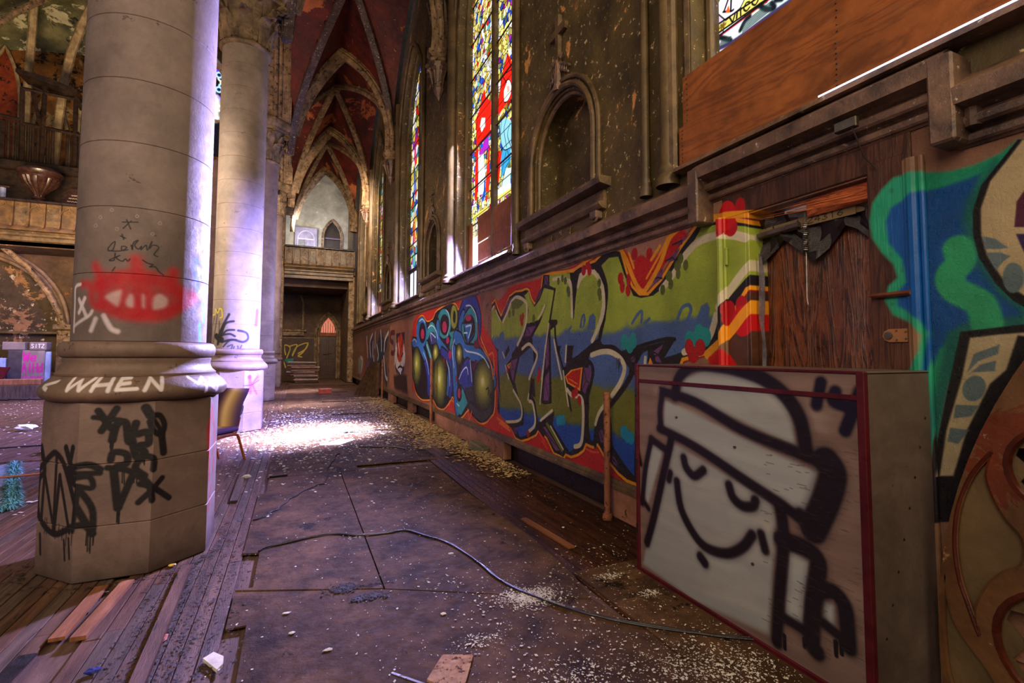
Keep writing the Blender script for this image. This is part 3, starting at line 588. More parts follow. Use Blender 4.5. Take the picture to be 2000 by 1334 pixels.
def column_paint():
    cv = CS; R2 = (182, 12, 30)
    ply(cv, K_, [(860, 640), (1000, 600), (1190, 590), (1400, 630), (1560, 720), (1700, 790), (1600, 880), (1440, 970), (1250, 980), (1050, 950), (900, 880), (860, 780)], R2, .07, a=.6, smooth=True)
    for pts, w in (([(860, 700), (1000, 640), (1190, 630), (1400, 660), (1560, 760)], .10), ([(900, 870), (1050, 940), (1250, 960), (1430, 950), (1560, 880), (1680, 800)], .085), ([(1180, 480), (1200, 620), (1190, 940)], .08), ([(830, 530), (880, 640)], .06), ([(1510, 590), (1500, 640)], .075), ([(720, 690), (780, 700), (800, 830), (840, 880)], .05), ([(880, 700), (880, 860)], .05), ([(1060, 720), (1050, 900)], .045), ([(1290, 740), (1300, 920)], .05)): stk(cv, K_, pts, w, R2, .035, a=.85)
    for pts in ([(910, 800), (960, 760), (1060, 740), (1030, 880), (960, 850)], [(1090, 830), (1130, 770), (1165, 800), (1160, 890), (1100, 880)], [(1230, 780), (1260, 790), (1260, 890), (1232, 880)], [(1330, 810), (1390, 770), (1460, 820), (1440, 890), (1330, 910)]): ply(cv, K_, pts, (200, 178, 178), .02, smooth=True, a=.85)
    wh = (214, 200, 208)
    stk(cv, K_, [(700, 690), (655, 720), (650, 850), (640, 1100)], .025, wh, .008); stk(cv, K_, [(640, 1060), (760, 970), (800, 920)], .022, wh, .01); stk(cv, K_, [(735, 810), (700, 900), (685, 935)], .03, wh, .008); stk(cv, K_, [(685, 820), (720, 900), (750, 970)], .028, wh, .008); stk(cv, K_, [(830, 990), (790, 1090)], .03, wh, .012); stk(cv, K_, [(900, 960), (960, 1070), (1020, 1100)], .032, wh, .012)
    bb = (60, 90, 200)
    stk(cv, K_, [(1705, 480), (1700, 560), (1720, 740)], .055, bb, .01); stk(cv, K_, [(1710, 500), (1775, 520)], .03, bb, .01); stk(cv, K_, [(1710, 630), (1770, 625)], .035, bb, .01)
    for x, y0, y1 in ((1735, 1040, 1200), (1765, 860, 1010)): stk(cv, K_, [(x, y0), (x+3, y1)], .045, (40, 140, 160), .01)
    bk = (30, 26, 32)
    for pts in ([(1100, 130), (1135, 210)], [(1065, 150), (1200, 152)], [(1140, 140), (1070, 205)], [(1060, 255), (1075, 300)], [(1045, 270), (1090, 290)], [(940, 400), (980, 390), (1000, 320), (960, 350), (940, 395), (1050, 400), (1100, 370), (1060, 360), (1060, 395), (1110, 390)], [(1140, 350), (1150, 390), (1160, 330), (1200, 310), (1170, 350), (1200, 385), (1230, 360), (1225, 390), (1270, 350), (1280, 395), (1320, 320), (1300, 380), (1330, 350), (1380, 370), (1340, 430), (1370, 450)],
                [(1000, 420), (990, 480), (950, 480), (1040, 440), (1010, 460), (1060, 490), (1090, 470), (1110, 490), (1130, 470)], [(1240, 480), (1290, 510), (1330, 520), (1300, 540), (1350, 540), (1380, 580), (1420, 610)], [(1000, 540), (975, 575)]): stk(cv, K_, pts, .008, bk, .002)
    for x, y in ((870, 110), (1190, 100), (1015, 210), (1325, 255), (830, 180), (970, 45), (1390, 160)): stk(cv, K_, [(x-15, y), (x, y-16), (x+15, y), (x, y+14), (x-15, y)], .006, (170, 160, 156), .003, a=.6)
column_paint(); IMG_S = CS.image('paint_shaft')
CT = Canvas(-1.9*.56, 1.9*.56, 1.10, 1.36, 300, lambda x, y: (lambda q: (q[0]*.56, q[1]))(_cyl(x, y, .56, CY1)))
L_ = crop(0, 650, .3)
for pts in ([(340, 320), (280, 345), (310, 370)], [(430, 300), (445, 376), (495, 312), (520, 376), (585, 296)], [(622, 296), (600, 378)], [(718, 300), (706, 380)], [(606, 345), (714, 336)], [(845, 294), (782, 300), (760, 372), (890, 364)], [(772, 336), (840, 328)], [(940, 375), (985, 295), (1045, 372), (1070, 292)], [(1255, 290), (1290, 330), (1350, 290), (1330, 380)], [(1390, 300), (1372, 345), (1400, 370), (1415, 320), (1390, 300)]): CT.stroke(L_(pts), .024, (222, 212, 214), .006, smooth=False)
IMG_T = CT.image('paint_base')
# plinth: unrolled eight-sided face, u measured along the perimeter
HS = 0.2055; AP = HS*2.4142
def _oct(x, y, CY1=CY1):
    d = ray(x, y); best = None
    for k in range(8):
        th = -PI/2+k*PI/4; nx, ny = math.cos(th), math.sin(th); den = d.x*nx+d.y*ny
        if den >= 0: continue
        t = (AP+CX*nx+CY1*ny)/den; px, py = d.x*t-CX, d.y*t-CY1; tx, ty = -ny, nx; s_ = px*tx+py*ty
        if abs(s_) <= HS*1.02+1e-6:
            kk = k if k <= 4 else k-8
            if best is None or t < best[0]: best = (t, kk*2*HS+s_, EYE+d.z*t)
    if best is None: return _oct(x+(1.0 if x < 240 else -1.0), y, CY1)
    return best[1:]
CP = Canvas(-3*HS*1.2, 5.2*HS, 0.0, 1.18, 280, _oct)
bk = (24, 18, 22)
for pts, w in (([(640, 510), (720, 620)], .045), ([(760, 495), (660, 640)], .045), ([(610, 552), (780, 570)], .035), ([(730, 700), (760, 600), (820, 590), (840, 710), (885, 590)], .05), ([(900, 660), (960, 650), (965, 720), (900, 740), (940, 780), (890, 810), (860, 700)], .05), ([(720, 830), (740, 780), (820, 790), (825, 850), (760, 870)], .045), ([(700, 880), (800, 890), (870, 910)], .04), ([(740, 900), (765, 1140)], .05), ([(870, 910), (770, 1140)], .045), ([(1000, 890), (1000, 820), (930, 810), (880, 880), (940, 930)], .045), ([(900, 930), (970, 990), (990, 1090)], .045), ([(1055, 945), (900, 1105)], .04), ([(910, 985), (1000, 1010), (1100, 1075)], .04), ([(950, 490), (980, 540)], .06), ([(980, 540), (1040, 540), (1070, 600), (1050, 660), (1000, 640), (975, 580)], .04), ([(1005, 570), (1050, 640)], .03), ([(1050, 640), (1065, 780)], .05),
               ([(250, 890), (330, 800), (370, 790), (430, 900), (600, 1310)], .045), ([(370, 800), (345, 1300)], .03), ([(270, 740), (290, 900), (245, 960), (250, 1180), (350, 1310), (480, 1260), (600, 1270)], .045), ([(290, 910), (270, 1200)], .03), ([(290, 910), (350, 1290)], .03), ([(390, 930), (350, 1290)], .035), ([(390, 930), (450, 1300)], .03), ([(430, 750), (470, 900)], .05), ([(475, 750), (450, 900), (480, 960)], .045), ([(440, 890), (560, 860), (650, 890)], .045), ([(470, 910), (650, 915)], .035), ([(480, 950), (580, 940), (600, 1010), (500, 1000), (470, 980)], .035), ([(500, 1030), (470, 1290)], .04), ([(520, 1030), (600, 1150), (600, 1310)], .04), ([(260, 1310), (262, 1440)], .025), ([(415, 1350), (420, 1480)], .02), ([(445, 1340), (450, 1470)], .02)):
    CP.stroke(L_(pts), w, bk, .007)
for pts in ([(720, 690), (740, 700)], [(700, 890), (900, 900)], [(760, 1130), (780, 1140)], [(560, 1300), (620, 1310)], [(290, 1200), (470, 1290)], [(880, 810), (960, 740)]): CP.drips(L_(pts), bk, 7, .13, .008)
for pts, w in (([(1382, 480), (1366, 620), (1360, 960)], .05), ([(1382, 480), (1395, 700), (1385, 900)], .04), ([(1372, 1000), (1355, 1150)], .04)): CP.stroke(L_(pts), w, (186, 20, 50), .015, a=.8)
IMG_P = CP.image('paint_plinth')

# --- second column
cy2_ = CY1+SP; N_ = crop(380, 560, .2249)
CS2 = ang_canvas(SR, cy2_, 1.5, 3.6, 120)
for pts, w in (([(300, 240), (220, 400), (200, 500)], .05), ([(340, 300), (270, 320), (230, 420)], .045), ([(345, 375), (280, 380), (240, 420)], .04), ([(215, 430), (300, 410), (350, 430)], .04), ([(380, 380), (450, 400), (465, 450), (420, 480), (330, 460), (240, 480)], .045), ([(165, 480), (190, 300), (200, 200)], .02), ([(210, 500), (215, 300)], .02), ([(150, 420), (175, 260)], .02), ([(160, 500), (150, 350)], .02), ([(190, 430), (230, 460)], .12), ([(250, 520), (300, 470), (360, 460)], .03), ([(285, 520), (330, 505), (310, 555)], .02), ([(345, 520), (335, 550), (365, 545)], .02), ([(375, 515), (385, 550), (410, 510)], .02)): CS2.stroke(N_(pts), w, bk, .012)
for pts in ([(160, 180), (150, 240), (175, 240), (180, 190)], [(190, 200), (200, 230), (215, 190)], [(220, 190), (235, 200), (240, 260), (220, 270)]): CS2.stroke(N_(pts), .025, (196, 178, 40), .006)
CS2.stroke(N_([(545, 210), (535, 330)]), .11, (206, 36, 66), .04, a=.8)
IMG_S2 = CS2.image('paint_shaft_two')

CP2 = Canvas(-3*HS, 5.2*HS, 0.0, 1.18, 160, lambda x, y: _oct(x, y, cy2_))
for pts, w in (([(480, 780), (485, 920)], .07), ([(550, 780), (500, 850)], .05), ([(495, 840), (540, 930)], .05)): CP2.stroke(N_(pts), w, (206, 60, 130), .02, a=.8)
CP2.oval(380+.2249*478, 560+.2249*785, 3.6, 4, (200, 30, 110), 0, .02, a=.8)
for pts, w in (([(430, 860), (500, 850), (560, 810)], .012), ([(380, 1060), (415, 1040), (400, 1100), (370, 1130)], .05), ([(370, 1080), (395, 1110)], .03)): CP2.stroke(N_(pts), w, bk, .006)
CP2.drips(N_([(365, 1090), (405, 1090)]), bk, 5, .12, .012)
IMG_P2 = CP2.image('paint_plinth_two')
# ------------------------------------------------------------------ materials
m_plaster = M('olive_plaster', (62, 50, 26), (102, 84, 46), 1.2, .5, .4, 26, peel=((196, 138, 72), .615, 2.0), peel2=((226, 200, 150), .60, 15), grime=.5, gscale=2)
m_reveal = M('reveal_plaster', (66, 52, 32), (108, 88, 56), 2, .4, .3, 22, peel2=((210, 184, 140), .66, 12), grime=.4)
m_mould = M('painted_moulding', (62, 48, 34), (122, 98, 66), 4, .38, .45, 30, peel2=((224, 202, 160), .64, 16), grime=.5)
m_mould_dark = M('soot_moulding', (58, 44, 40), (138, 106, 84), 5, .35, .5, 30, peel2=((226, 212, 184), .625, 22), grime=.5, spec=.6)
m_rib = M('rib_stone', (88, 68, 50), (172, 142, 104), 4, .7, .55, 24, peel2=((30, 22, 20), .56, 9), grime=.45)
m_rib_dark = M('sooty_rib', (34, 26, 28), (92, 74, 74), 5, .5, .8, 26, peel2=((214, 200, 196), .60, 22), grime=.4)  # darker rib colour, used on the two nearest bays
m_web = M('red_vault_plaster', (50, 14, 13), (112, 34, 24), 1.4, .6, .45, 18, peel=((190, 108, 60), .575, .6), peel2=((230, 190, 120), .64, 9), grime=.6, gscale=.8)
m_floor = M('old_floor_boards', (84, 62, 54), (132, 104, 90), 2, .55, .3, 30, stretch=(6, .6, 1), grime=.4, spec=.12)
m_plank = M('worn_plank', (74, 52, 40), (122, 90, 72), 2.5, .5, .4, 30, stretch=(8, .7, 1), peel2=((44, 33, 28), .60, 5), grime=.5, spec=.12)
m_plank2 = M('worn_plank_reddish', (80, 54, 40), (126, 90, 70), 2.5, .5, .4, 30, stretch=(8, .7, 1), peel2=((48, 34, 28), .60, 5), grime=.5, spec=.12)
m_plank3 = M('worn_plank_grey', (72, 56, 46), (116, 94, 80), 2.5, .55, .4, 30, stretch=(8, .7, 1), peel2=((40, 31, 27), .60, 5), grime=.5, spec=.12)
m_sheet = M('hardboard_sheet', (66, 46, 32), (116, 84, 58), 1.9, .7, .5, 34, peel=((34, 24, 17), .60, 1.7), peel2=((134, 106, 82), .66, 3.1), grime=.7, gscale=3.4, spec=.10)
m_darkwood = M('wet_dark_boards', (44, 24, 14), (98, 58, 34), 2.5, .4, .35, 26, stretch=(7, .7, 1), grime=.6, spec=.12)
wall_args = dict(scale=2.2, rough=.36, bump=.75, bscale=85, grime=.3, gscale=2.4)
m_wallA = M('painted_wall_near', (128, 92, 74), (170, 124, 98), paint=IMG_A, peel2=((80, 56, 44), .62, 4), **wall_args)
m_wallB = M('painted_wall_far', (112, 76, 58), (160, 108, 82), paint=IMG_B, peel2=((60, 40, 30), .58, 3), **wall_args)
m_base = M('pink_plaster_base', (132, 88, 66), (178, 124, 94), 3, .6, .4, 30, peel2=((66, 44, 34), .60, 6), grime=.4)
m_black = M('dark_recess', (16, 12, 10), (40, 28, 20), 4, .5, .5, 20, peel2=((120, 100, 76), .66, 14))
stone = dict(scale=1.5, rough=.7, bump=.22, bscale=26, grime=.34, gscale=1.6, peel2=((70, 54, 52), .635, 5))
m_stone = M('column_stone', (108, 90, 84), (144, 124, 116), **stone)
m_stone_s = M('column_stone_sprayed', (96, 82, 80), (130, 113, 108), paint=IMG_S, **stone)
m_stone_s2 = M('second_column_stone_sprayed', (116, 102, 90), (150, 134, 122), paint=IMG_S2, **stone)
m_stone_t = M('base_moulding_lettered', (100, 80, 68), (138, 112, 96), 1.5, .5, .3, 22, grime=.4, paint=IMG_T, peel2=((62, 48, 42), .62, 8))
m_stone_b = M('base_moulding_stone', (100, 80, 70), (138, 114, 100), 1.5, .55, .3, 22, grime=.4, peel2=((62, 48, 42), .62, 8))
m_plinth = M('plinth_stone_sprayed', (106, 86, 80), (138, 115, 108), 1.5, .65, .28, 20, grime=.36, bands=(.18, .62, (52, 38, 34)), peel2=((200, 172, 156), .69, 3.0), paint=IMG_P)
m_plinth2 = M('second_plinth_sprayed', (116, 96, 90), (150, 128, 120), 1.5, .65, .28, 20, grime=.36, paint=IMG_P2, peel2=((70, 54, 50), .62, 4))
m_plinth0 = M('plinth_stone', (116, 96, 90), (150, 128, 120), 1.5, .65, .28, 20, grime=.36, bands=(.18, .5, (70, 52, 46)), peel2=((70, 54, 50), .62, 4))
m_capital = M('carved_stone', (92, 75, 56), (156, 130, 98), 3, .6, .6, 24, grime=.65, gscale=5, peel2=((40, 30, 24), .60, 6))
m_nave = M('golden_plaster', (104, 62, 24), (190, 128, 52), 1.1, .6, .4, 12, peel=((196, 170, 112), .57, 1.1), peel2=((24, 16, 12), .53, 1.6), grime=.6)
m_nave_rib = M('pale_nave_rib', (120, 98, 70), (200, 176, 128), 3, .6, .3, 16, grime=.5)
m_nave_red = M('red_nave_plaster', (96, 30, 14), (170, 70, 28), 1.4, .6, .4, 12, peel2=((30, 16, 12), .55, 2), grime=.5)
m_farwall = M('far_wall_plaster', (60, 42, 28), (98, 70, 48), 1.2, .7, .35, 14, peel=((150, 100, 64), .60, .9), grime=.45)
m_loft = M('loft_plaster', (130, 124, 104), (180, 172, 148), .9, .8, .2, 14, peel=((222, 206, 176), .62, 1.1), grime=.35)
m_gallery = M('gallery_oak', (66, 48, 26), (118, 88, 50), 3, .5, .3, 20, grime=.5)
m_rail = M('black_rail', (20, 15, 14), (48, 36, 30), 3, .4, .2, 20)
m_blindarch = M('flaking_arch_wall', (52, 40, 28), (84, 66, 46), 1, .7, .4, 12, peel=((160, 118, 86), .53, .9), peel2=((214, 194, 172), .58, 2.4), grime=.4)

# ------------------------------------------------------------------ floor
floor = MB().box((-16, -2, -.30), (4.2, 33, -.028)).build('floor', m_floor); tag(floor, kind='structure')
X0, X1 = -5.3, -0.30
pw = .083; nrow = int((X1-X0)/pw); pms = [m_plank, m_plank2, m_plank3]
cnt = 0
for i in range(nrow):
    x = X0+i*pw; y = 1.0+random.uniform(-.8, .2); yend = 9.0 if x > -2.6 else 8.6
    while y < yend:
        L = random.uniform(2.3, 4.2); y1 = min(y+L, yend)
        if y1-y < .5: break
        zt = -.006+random.uniform(-.0025, .0025)
        if cnt < 190 and not (-1.15 < x < -1.02 and y < 3.2):
            MB().box((x+.002, y+.002, -.028), (x+pw-.002, y1-.002, zt), .003).build('plank', random.choice(pms), floor); cnt += 1
        y = y1
b = MB(); 
for i in range(int((9.5+5.2)/.11)):            # the boards further off, joined: too narrow to pick apart there
    x = -9.5+i*.11
    if x < X1-.05: b.box((x+.003, 8.65 if x < X0 else 9.03, -.028), (x+.107, 30, -.008+random.uniform(-.002, .002)))
for i in range(int((5.3-9.5)/-.11)):
    x = -9.5+i*.11; b.box((x+.003, 1, -.028), (x+.107, 8.62, -.008+random.uniform(-.002, .002)))
tag(b.build('plank', m_plank, floor), kind='stuff')
# bare boards by the wall, uncovered where the sheets stop
for i in range(12):
    x = 1.78+i*.083
    MB().box((x+.002, 2.2, -.028), (x+.081, 7.4, -.006+random.uniform(-.002, .002)), .003).build('plank', m_darkwood, floor)
# big stepped hardboard sheets laid over the boards
def sheet(pts, z=.006):
    MB().slab(pts, [], z, -.006, lambda u, v, d: (u, v, d)).build('hardboard_panel', m_sheet, floor)
sheet([(-.21, 1.2), (-.21, 3.13), (-.31, 3.13), (-.31, 3.58), (.62, 3.22), (1.7, 2.6), (1.78, 2.2), (1.78, 1.2)], .004)
sheet([(-.31, 3.60), (-.21, 3.60), (-.21, 4.19), (-.32, 4.22), (-.32, 5.9), (-.25, 5.9), (-.25, 6.6), (.55, 6.6), (.55, 3.26)], .007)
sheet([(.56, 3.25), (1.70, 2.62), (1.76, 2.95), (1.80, 3.56), (1.74, 5.0), (1.74, 6.6), (.56, 6.6)], .0075)
sheet([(1.79, 1.0), (2.70, 1.0), (2.70, 2.9), (2.36, 2.98), (1.79, 2.98)], .006)
for y0, y1 in ((6.61, 9.6), (9.61, 12.6), (12.61, 16.0), (16.01, 20), (20.01, 25)):
    sheet([(-.27, y0), (.78, y0), (.78, y1), (-.27, y1)], .006+random.uniform(-.001, .002)); sheet([(.785, y0+.3), (1.9, y0+.3), (1.9, y1), (.785, y1)], .006)
sheet([(1.91, 8.9), (2.69, 8.9), (2.69, 25), (1.91, 25)], .002)

# ------------------------------------------------------------------ the aisle wall
DT = .85
def YZ(u, v, d): return (W+d, u, v)
def circ_arch(a, b, zs, legs, n=10): return parch(a, b, zs, (b-a)/2, n, legs)
wins = [(.0, 2.80, 2.92, 7.3, 2.8), (6.25, 8.85, 2.92, 7.6, 2.3), (11.7, 14.4, 2.92, 7.6, 2.3), (17.5, 20.1, 2.92, 7.6, 2.3), (22.4, 24.6, 2.92, 7.6, 2.3)]
niches = [(4.18, 5.50, 3.20, 3.84), (10.1, 11.2, 3.20, 3.90), (15.85, 16.95, 3.20, 3.85), (21.1, 21.9, 3.20, 3.9)]
holes = [parch(a, b, zs, H, 12, z0) for a, b, z0, zs, H in wins]+[circ_arch(a, b, zs, z0) for a, b, z0, zs in niches]
w_up = MB().slab([(-3, 2.60), (31.2, 2.60), (31.2, 13.5), (-3, 13.5)], holes, 0, DT*.5, YZ)
for a, b, z0, zs in niches: w_up.box((W+.30, a-.05, z0-.05), (W+.42, b+.05, zs+.8))
wr = w_up.build('wall_right', m_plaster); tag(wr, kind='structure')
doorY = (1.56, 2.31)
MB().slab([(7.0, .30), (7.0, 2.60), (-3, 2.60), (-3, .30), (doorY[0], .30), (doorY[0], 2.44), (doorY[1], 2.44), (doorY[1], .30)], [], 0, .12, YZ).build('dado', m_wallA, wr, uv=CA.uv())
MB().box((W, 7.0, .30), (W+.12, 31.2, 2.60)).build('dado', m_wallB, wr, uv=CB.uv())
MB().box((W+.12, doorY[1], 0), (W+.35, 31.2, 2.62)).box((W+.12, -3, 0), (W+.35, doorY[0], 2.62)).build('core', m_black, wr)
for a, b in ((-3, 1.30), (2.55, 3.90), (6.45, 10.2), (12.4, 12.95), (15.1, 15.9), (18.5, 19.1)):
    MB().box((W-.02, a, 0), (W+.10, b, .27), .006).build('base_block', m_base, wr)
for k, (a, b) in enumerate(((-3, 1.30), (2.55, 16.6), (17.0, 31.2))):
    pr = [(W+.02, .27), (W-.05, .27), (W-.05, .295), (W-.035, .305), (W-.035, .325), (W-.015, .345), (W+.02, .36)]
    tag(MB().slab(pr, [], a, b, lambda u, v, d: (u, d, v)).build('baseboard_right', m_mould if k else m_base), kind='structure')
# string course that steps up over the door
def cornice(y0, y1, zb, ht, m):
    def roll(cx, cz, r, a0=-100, a1=100, n=6): return [(cx-r*math.cos(math.radians(a)), cz+r*math.sin(math.radians(a))) for a in [a0+(a1-a0)*i/n for i in range(n+1)]]
    k = ht/.27
    pr = [(W+.02, zb)]+[(W-.01, zb)]+roll(W-.025, zb+.035*k, .024)+[(W-.02, zb+.065*k), (W-.035, zb+.075*k)]+roll(W-.055, zb+.11*k, .030)+[(W-.05, zb+.15*k), (W-.09, zb+.165*k), (W-.15, zb+.175*k), (W-.155, zb+.255*k), (W-.14, zb+ht), (W+.02, zb+ht+.10)]
    return tag(MB().slab(pr, [], y0, y1, lambda u, v, d: (u, d, v)).build('trim_1', m), kind='structure')
cornice(2.66, 26.3, 2.475, .27, m_mould_dark)
cornice(1.17, 2.66, 2.60, .25, m_mould_dark)
cornice(-3, 1.17, 2.43, .25, m_mould_dark)
for y in (2.66, 1.17):                               # mitred returns where it steps
    b = MB(); s = 1 if y > 2 else -1
    b.box((W-.155, y-.05, 2.44), (W+.02, y+.05, 2.84), .01); b.tube([(W-.06, y+s*.075, 2.50), (W-.06, y+s*.075, 2.70)], .03, 8)
    tag(b.build('trim_1', m_mould_dark), kind='structure')

# windows: moulded jambs and arch, mullion, glazing bars, stained glass
GX = W+.30
def glass_canvas(y0, y1, z0, z1, ppm, tr): return Canvas(y0, y1, z0, z1, ppm, tr)
def quarries(cv, sx, sz, pal, wts, seed, lead=.012, topcol=None):
    r = np.random.default_rng(seed); nx = int((cv.u1-cv.u0)/sx)+3; nz = int((cv.v1-cv.v0)/sz)+3
    px = r.random((nz, nx)); pz = r.random((nz, nx)); ci = r.choice(len(pal), (nz, nx), p=np.array(wts)/sum(wts)); br = r.uniform(.72, 1.15, (nz, nx))
    X, Y = np.meshgrid((np.arange(cv.w)+.5)/cv.p/sx, (np.arange(cv.h)+.5)/cv.p/sz)
    xi = X.astype(int)+1; zi = Y.astype(int)+1; d1 = np.full(X.shape, 1e9); d2 = np.full(X.shape, 1e9); c1 = np.zeros(X.shape, int); b1 = np.ones(X.shape)
    for a in (-1, 0, 1):
        for b in (-1, 0, 1):
            q, w = np.clip(zi+a, 0, nz-1), np.clip(xi+b, 0, nx-1)
            d = np.hypot((w-1+px[q, w]-X)*sx, (q-1+pz[q, w]-Y)*sz)
            n = d < d1; d2 = np.where(n, d1, np.minimum(d2, d)); c1 = np.where(n, ci[q, w], c1); b1 = np.where(n, br[q, w], b1); d1 = np.where(n, d, d1)
    P_ = np.array(pal)/255.; cv.a[..., :3] = P_[c1]*b1[..., None]; cv.a[..., :3] *= np.clip((d2-d1)/(lead*.75)-.25, 0.02, 1)[..., None]; cv.a[..., 3] = 1
PAL = [(236, 220, 120), (250, 248, 236), (40, 76, 190), (224, 36, 26), (150, 40, 150), (60, 170, 190), (200, 160, 60), (120, 130, 60)]
def glass_mat(name, img, st=1.0):
    m = bpy.data.materials.new(name); m.use_nodes = True; nt = m.node_tree; N = nt.nodes; N.clear()
    out = N.new('ShaderNodeOutputMaterial'); em = N.new('ShaderNodeEmission'); gl = N.new('ShaderNodeBsdfGlossy'); gl.inputs['Roughness'].default_value = .25; ad = N.new('ShaderNodeMixShader'); ad.inputs[0].default_value = .06
    uv = N.new('ShaderNodeUVMap'); uv.uv_map = 'paint'; im = N.new('ShaderNodeTexImage'); im.image = img; im.extension = 'EXTEND'
    nt.links.new(uv.outputs[0], im.inputs[0]); nt.links.new(im.outputs['Color'], em.inputs['Color']); em.inputs['Strength'].default_value = st
    nt.links.new(em.outputs[0], ad.inputs[1]); nt.links.new(gl.outputs[0], ad.inputs[2]); nt.links.new(ad.outputs[0], out.inputs[0]); return m
glX = lambda x, y: atX(x, y, GX)[1:]
U_ = crop(890, 0, .1687); V_ = crop(890, 220, .1687); Q_ = crop(1360, 0, .10493)
def glass_two():
    cv = glass_canvas(6.2, 8.9, 2.9, 9.95, 150, glX)
    quarries(cv, .055, .16, PAL, [5, 4, 2.2, .5, 1, .5, 1.6, .8], 3)
    R_, Wh, Cy, Vi, Bl, Li = (240, 34, 20), (250, 250, 250), (90, 190, 220), (170, 40, 190), (20, 90, 200), (200, 220, 214)
    for pts, c in (([(600, 620), (640, 680), (655, 760), (655, 1130), (600, 1180), (500, 1330), (480, 1330), (490, 1180), (520, 1000), (550, 800)], R_), ([(330, 1020), (350, 1130), (410, 1170), (410, 1334), (260, 1334), (290, 1200)], R_)): ply(cv, U_, pts, c)
    for pts, c in (([(255, 0), (410, 0), (400, 270), (340, 300), (290, 330), (255, 420), (240, 620), (230, 560), (240, 200)], R_), ([(380, 420), (395, 420), (385, 920), (345, 910), (355, 700), (370, 560)], R_), ([(235, 420), (262, 420), (258, 860), (245, 1020), (220, 1020), (225, 700)], R_), ([(480, 440), (530, 450), (525, 560), (500, 800), (468, 820), (470, 600)], R_),
                   ([(262, 480), (320, 480), (345, 640), (335, 900), (320, 940), (262, 960), (260, 700)], Wh), ([(300, 60), (345, 60), (340, 160), (300, 230), (280, 160)], Wh), ([(340, 300), (380, 270), (385, 420), (345, 440), (280, 500), (270, 470)], Vi), ([(285, 350), (310, 350), (318, 400), (285, 410)], Bl), ([(330, 780), (346, 780), (345, 960), (310, 1040), (300, 990), (325, 900)], Bl),
                   ([(510, 90), (590, 60), (645, 110), (640, 400), (560, 430), (520, 350)], (140, 205, 222)), ([(540, 440), (640, 400), (635, 560), (560, 700), (530, 760), (520, 560)], (60, 160, 210)), ([(580, 640), (632, 640), (635, 830), (540, 880), (520, 860)], Li), ([(445, 930), (530, 860), (640, 820), (640, 870), (440, 1000)], Wh)): ply(cv, V_, pts, c)
    ply(cv, U_, [(600, 930), (630, 920), (645, 1000), (635, 1100), (600, 1170), (560, 1180), (555, 1060)], Wh); ply(cv, U_, [(600, 570), (640, 560), (650, 620), (625, 650)], Wh); ply(cv, U_, [(590, 1000), (620, 990), (625, 1050), (600, 1080)], (228, 170, 150))
    ply(cv, V_, [(195, 1200), (375, 1080), (372, 1120), (190, 1250)], (240, 216, 90)); ply(cv, V_, [(440, 1000), (640, 870), (640, 920), (440, 1050)], (240, 220, 110))
    ld = (8, 8, 12)
    for tr, pts in ((U_, [(600, 620), (560, 780), (520, 1000), (480, 1330)]), (U_, [(590, 620), (640, 780), (655, 900)]), (U_, [(560, 860), (655, 800)]), (U_, [(540, 880), (590, 960)]), (U_, [(555, 1060), (560, 1180), (600, 1170), (640, 1080), (645, 980), (610, 920), (555, 1000)]), (V_, [(262, 0), (240, 250), (235, 620)]), (V_, [(345, 60), (320, 200), (260, 300)]), (V_, [(340, 430), (330, 560), (345, 700), (335, 930)]), (V_, [(290, 500), (262, 700), (258, 960)]),
                    (V_, [(530, 90), (520, 300), (560, 430), (640, 400)]), (V_, [(590, 430), (560, 560), (520, 760)]), (V_, [(600, 440), (620, 560), (580, 640), (530, 860)]), (V_, [(590, 60), (560, 200), (590, 400)]), (V_, [(480, 440), (500, 560), (470, 820)]), (V_, [(630, 120), (600, 260), (640, 390)])): stk(cv, tr, pts, .014, ld, .003)
    for k in range(26):
        z = 3.0+k*.27; cv.stroke([(6.2, z), (8.9, z)], .012, ld, .002, raw=True, smooth=False)
    ply(cv, V_, [(190, 1250), (230, 1230), (230, 1700), (180, 1700)], (240, 226, 160), a=.5)
    cv.poly([(7.95, 2.9), (8.85, 2.9), (8.85, 3.7), (7.95, 3.7)], (250, 250, 255), .01, raw=True)
    return cv
